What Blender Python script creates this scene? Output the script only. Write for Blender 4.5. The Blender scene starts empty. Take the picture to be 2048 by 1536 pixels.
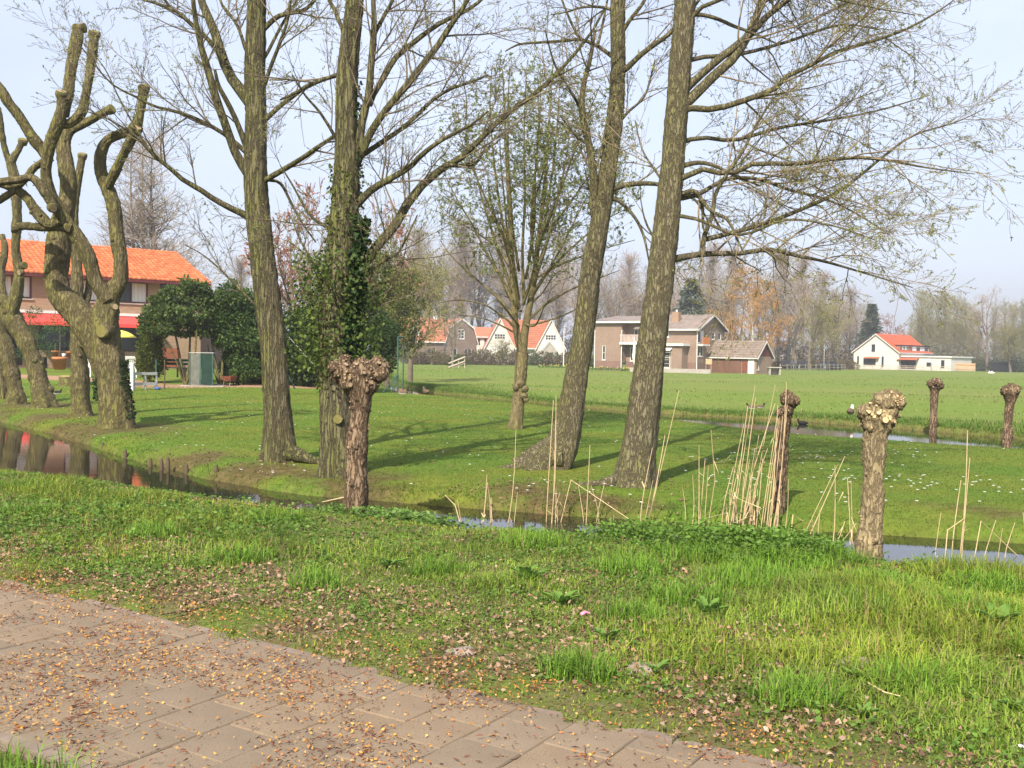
import bpy, math, random
import numpy as np
from mathutils import Vector, Matrix

# ------------------------------------------------------------------ camera, sky, sun, exposure
SC = bpy.context.scene
COL = SC.collection
F = 2050.0                       # focal length in units of a 2048 px wide frame
EYE = 1.6
PITCH, ROLL = math.radians(1.62), math.radians(1.0)
cam_d = bpy.data.cameras.new('camera'); cam = bpy.data.objects.new('camera', cam_d); COL.objects.link(cam)
cam_d.sensor_width = 36.0; cam_d.lens = 36.0 * F / 2048.0
cam_d.clip_start = 0.05; cam_d.clip_end = 6000
CR = Matrix.Rotation(math.pi / 2 - PITCH, 3, 'X') @ Matrix.Rotation(ROLL, 3, 'Z')
cam.matrix_world = Matrix.Translation((0, 0, EYE)) @ CR.to_4x4()
SC.camera = cam

SUN_AZ = math.radians(-20.0)      # sun stands behind the viewer, a little to the left
SUN_EL = math.radians(43.0)
sun_from = Vector((math.sin(SUN_AZ) * math.cos(SUN_EL), -math.cos(SUN_AZ) * math.cos(SUN_EL), math.sin(SUN_EL)))
W = bpy.data.worlds.new('World'); SC.world = W; W.use_nodes = True
wt = W.node_tree; wt.nodes.clear()
w_out = wt.nodes.new('ShaderNodeOutputWorld'); w_bg = wt.nodes.new('ShaderNodeBackground')
w_sky = wt.nodes.new('ShaderNodeTexSky'); w_sky.sky_type = 'NISHITA'; w_sky.sun_disc = False
w_sky.sun_elevation = SUN_EL
w_sky.sun_rotation = math.atan2(sun_from.x, sun_from.y)
w_sky.air_density = 1.0; w_sky.dust_density = 3.0; w_sky.ozone_density = 1.0; w_sky.altitude = 0
# thin spring veil: pale cloud over the clear sky, the same in every direction
w_tc = wt.nodes.new('ShaderNodeTexCoord'); w_map = wt.nodes.new('ShaderNodeMapping')
w_map.inputs['Scale'].default_value = (1.0, 1.0, 2.2)
w_no = wt.nodes.new('ShaderNodeTexNoise'); w_no.inputs['Scale'].default_value = 1.6
w_no.inputs['Detail'].default_value = 7; w_no.inputs['Roughness'].default_value = 0.55
w_mr = wt.nodes.new('ShaderNodeMapRange'); w_mr.inputs['From Min'].default_value = 0.3; w_mr.inputs['From Max'].default_value = 0.75
w_mr.inputs['To Min'].default_value = 0.36; w_mr.inputs['To Max'].default_value = 0.72
w_mx = wt.nodes.new('ShaderNodeMix'); w_mx.data_type = 'RGBA'
w_mx.inputs['B'].default_value = (6.4, 7.0, 8.7, 1)
wt.links.new(w_tc.outputs['Generated'], w_map.inputs['Vector']); wt.links.new(w_map.outputs['Vector'], w_no.inputs['Vector'])
wt.links.new(w_no.outputs['Fac'], w_mr.inputs['Value']); wt.links.new(w_mr.outputs['Result'], w_mx.inputs['Factor'])
wt.links.new(w_sky.outputs['Color'], w_mx.inputs['A']); wt.links.new(w_mx.outputs['Result'], w_bg.inputs['Color'])
w_bg.inputs['Strength'].default_value = 0.1
wt.links.new(w_bg.outputs['Background'], w_out.inputs['Surface'])

sun_d = bpy.data.lights.new('sun', 'SUN'); sun = bpy.data.objects.new('sun', sun_d); COL.objects.link(sun)
sun_d.energy = 4.8; sun_d.angle = math.radians(0.6); sun_d.color = (1.0, 0.90, 0.75)
sun.rotation_euler = sun_from.to_track_quat('Z', 'Y').to_euler()
SC.view_settings.view_transform = 'Standard'; SC.view_settings.look = 'None'
SC.view_settings.gamma = 1.0; SC.view_settings.exposure = 0.8
SC.cycles.use_denoising = True
SC.cycles.max_bounces = 6; SC.cycles.diffuse_bounces = 3; SC.cycles.glossy_bounces = 3
SC.cycles.transmission_bounces = 3; SC.cycles.volume_bounces = 0; SC.cycles.transparent_max_bounces = 8
SC.cycles.caustics_reflective = False; SC.cycles.caustics_refractive = False

# ------------------------------------------------------------------ helpers
rng = np.random.default_rng(11); random.seed(11)
_CR = np.array(CR)

def ray(px, py):
    d = _CR @ np.array([(px - 1024) / F, -(py - 768) / F, -1.0])
    return d

def at(px, py, Y):
    """world point seen at a photo position, at depth Y metres"""
    d = ray(px, py); s = Y / d[1]
    return np.array([d[0] * s, Y, EYE + d[2] * s])

def gp(px, py, z=0.0):
    d = ray(px, py); s = (z - EYE) / d[2]
    return np.array([d[0] * s, d[1] * s, z])

_lat = np.random.default_rng(5).random((256, 256))
def vnoise(x, y, s=1.0, k=0):
    x = np.asarray(x) / s + 37.3 * k; y = np.asarray(y) / s + 11.7 * k
    xi = np.floor(x).astype(int); yi = np.floor(y).astype(int); fx = x - xi; fy = y - yi
    fx = fx * fx * (3 - 2 * fx); fy = fy * fy * (3 - 2 * fy)
    g = lambda a, b: _lat[a & 255, b & 255]
    return (g(xi, yi) * (1 - fx) + g(xi + 1, yi) * fx) * (1 - fy) + (g(xi, yi + 1) * (1 - fx) + g(xi + 1, yi + 1) * fx) * fy
def fnoise(x, y, s=1.0, k=0):
    return (vnoise(x, y, s, k) + .5 * vnoise(x, y, s / 2.1, k + 1) + .25 * vnoise(x, y, s / 4.3, k + 2)) / 1.75
def sstep(a, b, x):
    t = np.clip((np.asarray(x) - a) / (b - a), 0, 1); return t * t * (3 - 2 * t)

def tag(o, label=None, cat=None, group=None, kind=None):
    if label: o['label'] = label
    if cat: o['category'] = cat
    if group: o['group'] = group
    if kind: o['kind'] = kind
    return o
def thing(name, label, cat, loc=(0, 0, 0), rz=0.0, group=None):
    o = bpy.data.objects.new(name, None); COL.objects.link(o); o.empty_display_size = 0.2
    o.location = tuple(float(v) for v in loc); o.rotation_euler = (0, 0, rz)
    return tag(o, label, cat, group)
def link(name, me, parent=None, kind=None):
    o = bpy.data.objects.new(name, me); COL.objects.link(o)
    if parent: o.parent = parent
    if kind: o['kind'] = kind
    return o

def np_mesh(name, V, quads=None, tris=None, mats=(), col=None, smooth=True, mi=None):
    me = bpy.data.meshes.new(name)
    V = np.asarray(V, dtype=np.float32)
    q = np.zeros((0, 4), np.int32) if quads is None else np.asarray(quads, np.int32)
    t = np.zeros((0, 3), np.int32) if tris is None else np.asarray(tris, np.int32)
    nl = q.size + t.size; nf = len(q) + len(t)
    me.vertices.add(len(V)); me.vertices.foreach_set('co', V.ravel())
    me.loops.add(nl); me.loops.foreach_set('vertex_index', np.concatenate([q.ravel(), t.ravel()]))
    st = np.concatenate([np.arange(len(q)) * 4, len(q) * 4 + np.arange(len(t)) * 3]).astype(np.int32)
    me.polygons.add(nf); me.polygons.foreach_set('loop_start', st)
    if smooth: me.polygons.foreach_set('use_smooth', np.ones(nf, bool))
    for m in mats: me.materials.append(m)
    if mi is not None: me.polygons.foreach_set('material_index', np.asarray(mi, np.int32))
    if col is not None:
        c = np.asarray(col, np.float32)
        if c.shape[1] == 3: c = np.concatenate([c, np.ones((len(c), 1), np.float32)], 1)
        a = me.color_attributes.new('col', 'FLOAT_COLOR', 'POINT'); a.data.foreach_set('color', c.ravel())
    me.update(calc_edges=True); me.validate()
    return me

class MB:
    """collects boxes, quads, prisms and tubes for one mesh"""
    def __init__(s): s.v = []; s.f = []; s.m = []; s.sm = []
    def add(s, vs, fs, m=0, sm=False):
        b = len(s.v); s.v += [tuple(map(float, v)) for v in vs]
        for f in fs: s.f.append(tuple(i + b for i in f)); s.m.append(m); s.sm.append(sm)
        return s
    def box(s, x0, x1, y0, y1, z0, z1, m=0):
        vs = [(x, y, z) for z in (z0, z1) for y in (y0, y1) for x in (x0, x1)]
        return s.add(vs, [(0, 2, 3, 1), (4, 5, 7, 6), (0, 1, 5, 4), (2, 6, 7, 3), (0, 4, 6, 2), (1, 3, 7, 5)], m)
    def obox(s, o, u, n, ur, nr, zr, m=0):
        o = np.array(o, float); u = np.array(u, float); n = np.array(n, float); z = np.array([0, 0, 1.])
        vs = [o + u * a + n * b + z * c for c in zr for b in nr for a in ur]
        return s.add(vs, [(0, 2, 3, 1), (4, 5, 7, 6), (0, 1, 5, 4), (2, 6, 7, 3), (0, 4, 6, 2), (1, 3, 7, 5)], m)
    def slab(s, quad, t, m=0):
        q = [np.array(p, float) for p in quad]; n = np.cross(q[1] - q[0], q[3] - q[0]); n /= np.linalg.norm(n)
        vs = q + [p - n * t for p in q]
        return s.add(vs, [(0, 1, 2, 3), (7, 6, 5, 4), (0, 4, 5, 1), (1, 5, 6, 2), (2, 6, 7, 3), (3, 7, 4, 0)], m)
    def tube(s, pts, rad, k=8, m=0, cap=True, capm=None, sm=True):
        P = np.array(pts, float); n = len(P); rad = np.broadcast_to(np.array(rad, float), (n,))
        T = np.gradient(P, axis=0); T /= np.linalg.norm(T, axis=1)[:, None] + 1e-9
        d = P[-1] - P[0]; ref = np.array([1., 0, 0]) if abs(d[0]) < .6 * np.linalg.norm(d) else np.array([0, 1., 0])
        U = np.cross(T, ref); U /= np.linalg.norm(U, axis=1)[:, None] + 1e-9; Vv = np.cross(T, U)
        a = np.arange(k) * 2 * np.pi / k
        ring = P[:, None] + rad[:, None, None] * (np.cos(a)[None, :, None] * U[:, None] + np.sin(a)[None, :, None] * Vv[:, None])
        fs = [(i * k + j, i * k + (j + 1) % k, (i + 1) * k + (j + 1) % k, (i + 1) * k + j) for i in range(n - 1) for j in range(k)]
        s.add(ring.reshape(-1, 3), fs, m, sm)
        if cap:
            s.add(ring[0], [tuple(range(k))[::-1]], m); s.add(ring[-1], [tuple(range(k))], m if capm is None else capm)
        return s
    def mesh(s, name, mats):
        me = bpy.data.meshes.new(name); me.from_pydata(s.v, [], s.f)
        for m in (mats if isinstance(mats, (list, tuple)) else [mats]): me.materials.append(m)
        me.polygons.foreach_set('material_index', np.array(s.m, np.int32))
        me.polygons.foreach_set('use_smooth', np.array(s.sm, bool)); me.update()
        return me
    def build(s, name, mats, parent=None, kind=None): return link(name, s.mesh(name, mats), parent, kind)

# vectorised tubes: P (m,n,3) R (m,n)
def tubes(P, R, k=3):
    m, n, _ = P.shape
    T = np.gradient(P, axis=1); T /= np.linalg.norm(T, axis=2, keepdims=True) + 1e-9
    d = P[:, -1] - P[:, 0]; d = d / (np.linalg.norm(d, axis=1, keepdims=True) + 1e-9)
    ref = np.where((np.abs(d[:, :1]) < .6), np.array([[1., 0, 0]]), np.array([[0, 1., 0]]))
    U = np.cross(T, ref[:, None, :]); U /= np.linalg.norm(U, axis=2, keepdims=True) + 1e-9; Vv = np.cross(T, U)
    a = np.arange(k) * 2 * np.pi / k
    ring = P[:, :, None] + R[:, :, None, None] * (np.cos(a)[None, None, :, None] * U[:, :, None] + np.sin(a)[None, None, :, None] * Vv[:, :, None])
    V = ring.reshape(-1, 3)
    base = (np.arange(m) * n * k)[:, None, None] + (np.arange(n - 1) * k)[None, :, None]
    j = np.arange(k)[None, None, :]; j2 = (np.arange(k) + 1)[None, None, :] % k
    Q = np.stack([base + j, base + j2, base + k + j2, base + k + j], -1).reshape(-1, 4)
    return V, Q
class Acc:
    def __init__(s): s.V = []; s.Q = []; s.C = []; s.n = 0
    def add(s, V, Q, c=None):
        s.V.append(V); s.Q.append(Q + s.n); s.n += len(V)
        if c is not None: s.C.append(np.broadcast_to(c, (len(V), 3)))
    def mesh(s, name, mat, off=(0, 0, 0), smooth=True):
        return np_mesh(name, np.concatenate(s.V) - np.array(off), np.concatenate(s.Q), mats=[mat],
                       col=np.concatenate(s.C) if s.C else None, smooth=smooth)
def resample(pts, rad, n):
    p = np.array(pts, float); r = np.array(rad, float)
    m = len(p); tt = np.arange(m); seg = np.linspace(0, m - 1, max(n * 3, m * 5))
    i = np.clip(seg.astype(int), 0, m - 2); f = (seg - i)[:, None]
    p0 = p[np.maximum(i - 1, 0)]; p1 = p[i]; p2 = p[i + 1]; p3 = p[np.minimum(i + 2, m - 1)]
    c = .5 * (2 * p1 + (p2 - p0) * f + (2 * p0 - 5 * p1 + 4 * p2 - p3) * f ** 2 + (3 * p1 - p0 - 3 * p2 + p3) * f ** 3)
    rr = np.interp(seg, tt, r)
    L = np.concatenate([[0], np.cumsum(np.linalg.norm(np.diff(c, axis=0), axis=1))])
    s = np.linspace(0, L[-1], n)
    return np.stack([np.interp(s, L, c[:, k]) for k in range(3)], 1), np.interp(s, L, rr)
def spawn(P, R, g, dens, t0, t1, ang, ln, nseg=4, up=0.0, wig=.15, droop=0.0, rr=.5, rmax=.02, tip=.25, taper_len=.4, lenfrac=None):
    """child shoots along parent shoots"""
    m, n, _ = P.shape
    L = np.linalg.norm(np.diff(P, axis=1), axis=2).sum(1)
    cnt = g.poisson(dens * L * (t1 - t0)); idx = np.repeat(np.arange(m), cnt); q = len(idx)
    if q == 0: return np.zeros((0, nseg + 1, 3)), np.zeros((0, nseg + 1))
    t = t0 + (t1 - t0) * g.random(q); x = t * (n - 1); i = np.clip(x.astype(int), 0, n - 2); f = (x - i)[:, None]
    A = P[idx, i]; B = P[idx, i + 1]; base = A * (1 - f) + B * f
    T = B - A; T /= np.linalg.norm(T, axis=1, keepdims=True) + 1e-9
    pr = R[idx, i] * (1 - f[:, 0]) + R[idx, i + 1] * f[:, 0]
    rv = g.normal(size=(q, 3)); rv -= (rv * T).sum(1, keepdims=True) * T; rv /= np.linalg.norm(rv, axis=1, keepdims=True) + 1e-9
    a = np.radians(ang[0] + (ang[1] - ang[0]) * g.random(q))[:, None]
    d = np.cos(a) * T + np.sin(a) * rv; d[:, 2] += up; d /= np.linalg.norm(d, axis=1, keepdims=True) + 1e-9
    ll = (ln[0] + (ln[1] - ln[0]) * g.random(q)) * (1 - taper_len * t)
    if lenfrac: ll = np.minimum(ll, lenfrac * L[idx])
    pts = [base]; p = base.copy()
    for s in range(nseg):
        d = d + g.normal(size=(q, 3)) * wig; d[:, 2] += up * .15 - droop * (s + 1) / nseg
        d /= np.linalg.norm(d, axis=1, keepdims=True) + 1e-9
        p = p + d * (ll / nseg)[:, None]; pts.append(p)
    r0 = np.minimum(pr * rr, rmax)
    R2 = r0[:, None] * np.linspace(1, tip, nseg + 1)[None]
    return np.stack(pts, 1), R2
def along(P, g, q, t0=0., t1=1.):
    m, n, _ = P.shape
    idx = g.integers(0, m, q); x = (t0 + (t1 - t0) * g.random(q)) * (n - 1); i = np.clip(x.astype(int), 0, n - 2); f = (x - i)[:, None]
    A = P[idx, i]; B = P[idx, i + 1]; T = B - A
    return A * (1 - f) + B * f, T / (np.linalg.norm(T, axis=1, keepdims=True) + 1e-9)
def leaf_quads(pos, d, size, width, g, bend=.15):
    """one four-cornered leaf for each position, pointing along d"""
    q = len(pos); d = d / (np.linalg.norm(d, axis=1, keepdims=True) + 1e-9)
    rv = g.normal(size=(q, 3)); s = np.cross(d, rv); s /= np.linalg.norm(s, axis=1, keepdims=True) + 1e-9
    nrm = np.cross(s, d); size = np.asarray(size).reshape(-1, 1) * np.ones((q, 1)); w = np.asarray(width).reshape(-1, 1) * np.ones((q, 1))
    V = np.stack([pos, pos + d * size * .5 + s * w * .5 + nrm * bend * size, pos + d * size, pos + d * size * .5 - s * w * .5 + nrm * bend * size], 1).reshape(-1, 3)
    Q = np.arange(q * 4).reshape(q, 4)
    return V, Q
def rnd_dir(g, q, zb=0.):
    d = g.normal(size=(q, 3)); d[:, 2] += zb; return d / np.linalg.norm(d, axis=1, keepdims=True)

# ------------------------------------------------------------------ materials
def nodes(m):
    m.use_nodes = True; nt = m.node_tree
    return nt, nt.nodes, nt.nodes['Principled BSDF']
def mat(name, c1, c2=None, scale=6., detail=6., rough=.85, bump=0., bscale=None, moss=None, mossamt=.5, mscale=1.5, attr=False,
        transl=0., spec=.25, stretch=(1, 1, 1), coord='Object', metal=0., bdist=.02, speck=None):
    m = bpy.data.materials.new(name); nt, N, b = nodes(m); L = nt.links
    b.inputs['Roughness'].default_value = rough; b.inputs['Specular IOR Level'].default_value = spec; b.inputs['Metallic'].default_value = metal
    c2 = c2 or tuple(v * .75 for v in c1)
    tc = N.new('ShaderNodeTexCoord'); mp = N.new('ShaderNodeMapping'); mp.inputs['Scale'].default_value = stretch
    L.new(tc.outputs[coord], mp.inputs['Vector'])
    no = N.new('ShaderNodeTexNoise'); no.inputs['Scale'].default_value = scale; no.inputs['Detail'].default_value = detail; no.inputs['Roughness'].default_value = .65
    L.new(mp.outputs['Vector'], no.inputs['Vector'])
    rp = N.new('ShaderNodeValToRGB'); rp.color_ramp.elements[0].position = .32; rp.color_ramp.elements[1].position = .68
    rp.color_ramp.elements[0].color = (*c2, 1); rp.color_ramp.elements[1].color = (*c1, 1)
    L.new(no.outputs['Fac'], rp.inputs['Fac']); out = rp.outputs['Color']
    def mix(fac, A, B, mode='MIX'):
        x = N.new('ShaderNodeMix'); x.data_type = 'RGBA'; x.blend_type = mode
        for s, v in (('Factor', fac), ('A', A), ('B', B)):
            if hasattr(v, 'is_output'): L.new(v, x.inputs[s])
            elif s == 'Factor': x.inputs[s].default_value = v
            else: x.inputs[s].default_value = (*v, 1)
        return x.outputs['Result']
    if moss:
        n2 = N.new('ShaderNodeTexNoise'); n2.inputs['Scale'].default_value = mscale; n2.inputs['Detail'].default_value = 8; n2.inputs['Roughness'].default_value = .7
        L.new(tc.outputs[coord], n2.inputs['Vector'])
        r2 = N.new('ShaderNodeMapRange'); r2.inputs['From Min'].default_value = .62 - mossamt * .4; r2.inputs['From Max'].default_value = .78 - mossamt * .4
        L.new(n2.outputs['Fac'], r2.inputs['Value'])
        out = mix(r2.outputs['Result'], out, moss)
    if speck:
        n3 = N.new('ShaderNodeTexNoise'); n3.inputs['Scale'].default_value = speck[1]; n3.inputs['Detail'].default_value = 3
        L.new(tc.outputs[coord], n3.inputs['Vector'])
        r3 = N.new('ShaderNodeMapRange'); r3.inputs['From Min'].default_value = speck[2]; r3.inputs['From Max'].default_value = speck[2] + .06
        L.new(n3.outputs['Fac'], r3.inputs['Value']); out = mix(r3.outputs['Result'], out, speck[0])
    if attr:
        at_ = N.new('ShaderNodeAttribute'); at_.attribute_name = 'col'
        out = mix(1.0, out, at_.outputs['Color'], 'MULTIPLY')
    L.new(out, b.inputs['Base Color'])
    if bump:
        nb = N.new('ShaderNodeTexNoise'); nb.inputs['Scale'].default_value = bscale or scale * 2; nb.inputs['Detail'].default_value = 8; nb.inputs['Roughness'].default_value = .7
        L.new(mp.outputs['Vector'], nb.inputs['Vector'])
        bp = N.new('ShaderNodeBump'); bp.inputs['Strength'].default_value = bump; bp.inputs['Distance'].default_value = bdist
        L.new(nb.outputs['Fac'], bp.inputs['Height']); L.new(bp.outputs['Normal'], b.inputs['Normal'])
    if transl:
        tr = N.new('ShaderNodeBsdfTranslucent'); L.new(out, tr.inputs['Color']); ms = N.new('ShaderNodeMixShader'); ms.inputs['Fac'].default_value = transl
        o = N['Material Output']; L.new(b.outputs['BSDF'], ms.inputs[1]); L.new(tr.outputs['BSDF'], ms.inputs[2]); L.new(ms.outputs['Shader'], o.inputs['Surface'])
    return m
def brick_mat(name, c1, c2, mortar, bw=.22, bh=.065):
    m = bpy.data.materials.new(name); nt, N, b = nodes(m); L = nt.links; b.inputs['Roughness'].default_value = .9
    tc = N.new('ShaderNodeTexCoord'); sx = N.new('ShaderNodeSeparateXYZ'); L.new(tc.outputs['Object'], sx.inputs[0])
    ad = N.new('ShaderNodeMath'); L.new(sx.outputs['X'], ad.inputs[0]); L.new(sx.outputs['Y'], ad.inputs[1])
    cx = N.new('ShaderNodeCombineXYZ'); L.new(ad.outputs[0], cx.inputs['X']); L.new(sx.outputs['Z'], cx.inputs['Y'])
    br = N.new('ShaderNodeTexBrick'); L.new(cx.outputs[0], br.inputs['Vector']); br.inputs['Scale'].default_value = 1
    br.inputs['Brick Width'].default_value = bw; br.inputs['Row Height'].default_value = bh; br.inputs['Mortar Size'].default_value = .008
    br.inputs['Color1'].default_value = (*c1, 1); br.inputs['Color2'].default_value = (*c2, 1); br.inputs['Mortar'].default_value = (*mortar, 1)
    no = N.new('ShaderNodeTexNoise'); no.inputs['Scale'].default_value = .9; no.inputs['Detail'].default_value = 6; L.new(tc.outputs['Object'], no.inputs['Vector'])
    mr = N.new('ShaderNodeMapRange'); mr.inputs['To Min'].default_value = .75; mr.inputs['To Max'].default_value = 1.2; L.new(no.outputs['Fac'], mr.inputs['Value'])
    mx = N.new('ShaderNodeMix'); mx.data_type = 'RGBA'; mx.blend_type = 'MULTIPLY'; mx.inputs['Factor'].default_value = 1
    L.new(br.outputs['Color'], mx.inputs['A']); L.new(mr.outputs['Result'], mx.inputs['B']); L.new(mx.outputs['Result'], b.inputs['Base Color'])
    bp = N.new('ShaderNodeBump'); bp.inputs['Strength'].default_value = .4; bp.inputs['Distance'].default_value = .006; bp.invert = True
    L.new(br.outputs['Fac'], bp.inputs['Height']); L.new(bp.outputs['Normal'], b.inputs['Normal'])
    return m
def glass_mat(name, tint=(.02, .025, .03)):
    m = bpy.data.materials.new(name); nt, N, b = nodes(m)
    no = N.new('ShaderNodeTexNoise'); no.inputs['Scale'].default_value = .6; rp = N.new('ShaderNodeValToRGB')
    rp.color_ramp.elements[0].color = (*[v * .6 for v in tint], 1); rp.color_ramp.elements[1].color = (*[v * 1.7 for v in tint], 1)
    tc = N.new('ShaderNodeTexCoord'); nt.links.new(tc.outputs['Object'], no.inputs['Vector'])
    nt.links.new(no.outputs['Fac'], rp.inputs['Fac']); nt.links.new(rp.outputs['Color'], b.inputs['Base Color'])
    b.inputs['Roughness'].default_value = .06; b.inputs['Specular IOR Level'].default_value = .5
    return m

def bark_mat(name, light, dark, moss=None, mossamt=.4, lichen=None, fs=16., zst=.16, bd=.035, mscale=1.3, rough=.92, cf=.7, side=.0, lich=.58):
    """furrowed bark: dark fissures between plates, moss in patches, lichen specks"""
    m = bpy.data.materials.new(name); nt, N, b = nodes(m); L = nt.links; b.inputs['Roughness'].default_value = rough; b.inputs['Specular IOR Level'].default_value = .12
    tc = N.new('ShaderNodeTexCoord')
    def nz(scale, det, st=(1, 1, 1), ro=.6):
        mp = N.new('ShaderNodeMapping'); mp.inputs['Scale'].default_value = st; L.new(tc.outputs['Object'], mp.inputs['Vector']); n = N.new('ShaderNodeTexNoise')
        n.inputs['Scale'].default_value = scale; n.inputs['Detail'].default_value = det; n.inputs['Roughness'].default_value = ro; L.new(mp.outputs['Vector'], n.inputs['Vector']); return n.outputs['Fac']
    def mth(op, a, c=None):
        x = N.new('ShaderNodeMath'); x.operation = op
        for i, v in enumerate((a, c)):
            if v is None: continue
            if hasattr(v, 'is_output'): L.new(v, x.inputs[i])
            else: x.inputs[i].default_value = v
        return x.outputs[0]
    def rng_(v, a, c, lo=0., hi=1.):
        x = N.new('ShaderNodeMapRange'); x.inputs['From Min'].default_value = a; x.inputs['From Max'].default_value = c; x.inputs['To Min'].default_value = lo; x.inputs['To Max'].default_value = hi; L.new(v, x.inputs['Value']); return x.outputs['Result']
    def mix(f, A, B, mode='MIX'):
        x = N.new('ShaderNodeMix'); x.data_type = 'RGBA'; x.blend_type = mode
        for s, v in (('Factor', f), ('A', A), ('B', B)):
            if hasattr(v, 'is_output'): L.new(v, x.inputs[s])
            elif s == 'Factor': x.inputs[s].default_value = v
            else: x.inputs[s].default_value = (*v, 1)
        return x.outputs['Result']
    f1 = mth('ABSOLUTE', mth('SUBTRACT', nz(fs, 4, (1, 1, zst)), .5)); fis = rng_(f1, .0, .085)
    fine = nz(fs * 3.2, 6, (1, 1, .5), .75); plate = nz(fs * .45, 5, (1, 1, .5), .6)
    col = mix(rng_(plate, .3, .7), tuple(v * .84 for v in light), tuple(v * 1.16 for v in light)); col = mix(rng_(fine, .38, .62), mix(1., col, (cf, cf, cf), 'MULTIPLY'), col)
    if moss:
        ge = N.new('ShaderNodeNewGeometry'); sx = N.new('ShaderNodeSeparateXYZ'); L.new(ge.outputs['True Normal'], sx.inputs[0]); moss_side = mth('ADD', nz(mscale, 7, (1, 1, .45), .72), mth('MULTIPLY', sx.outputs['X'], -side))  # moss amount: noise patches, raised on left-facing bark
        mk = mth('MULTIPLY', rng_(moss_side, .60 - mossamt * .4, .86 - mossamt * .36), rng_(nz(fs * 1.6, 5, (1, 1, .25), .7), .30, .60)); col = mix(mk, col, mix(rng_(fine, .35, .65), tuple(v * .66 for v in moss), moss))
    if lichen: col = mix(mth('MULTIPLY', rng_(nz(34, 4), lich, lich + .06), rng_(nz(2.2, 4), .4, .55)), col, lichen)
    col = mix(fis, dark, col); L.new(col, b.inputs['Base Color'])
    hgt = mth('ADD', mth('MULTIPLY', fis, .75), mth('MULTIPLY', fine, .45)); bp = N.new('ShaderNodeBump'); bp.inputs['Strength'].default_value = 1.; bp.inputs['Distance'].default_value = bd; L.new(hgt, bp.inputs['Height']); L.new(bp.outputs['Normal'], b.inputs['Normal'])
    return m

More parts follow.
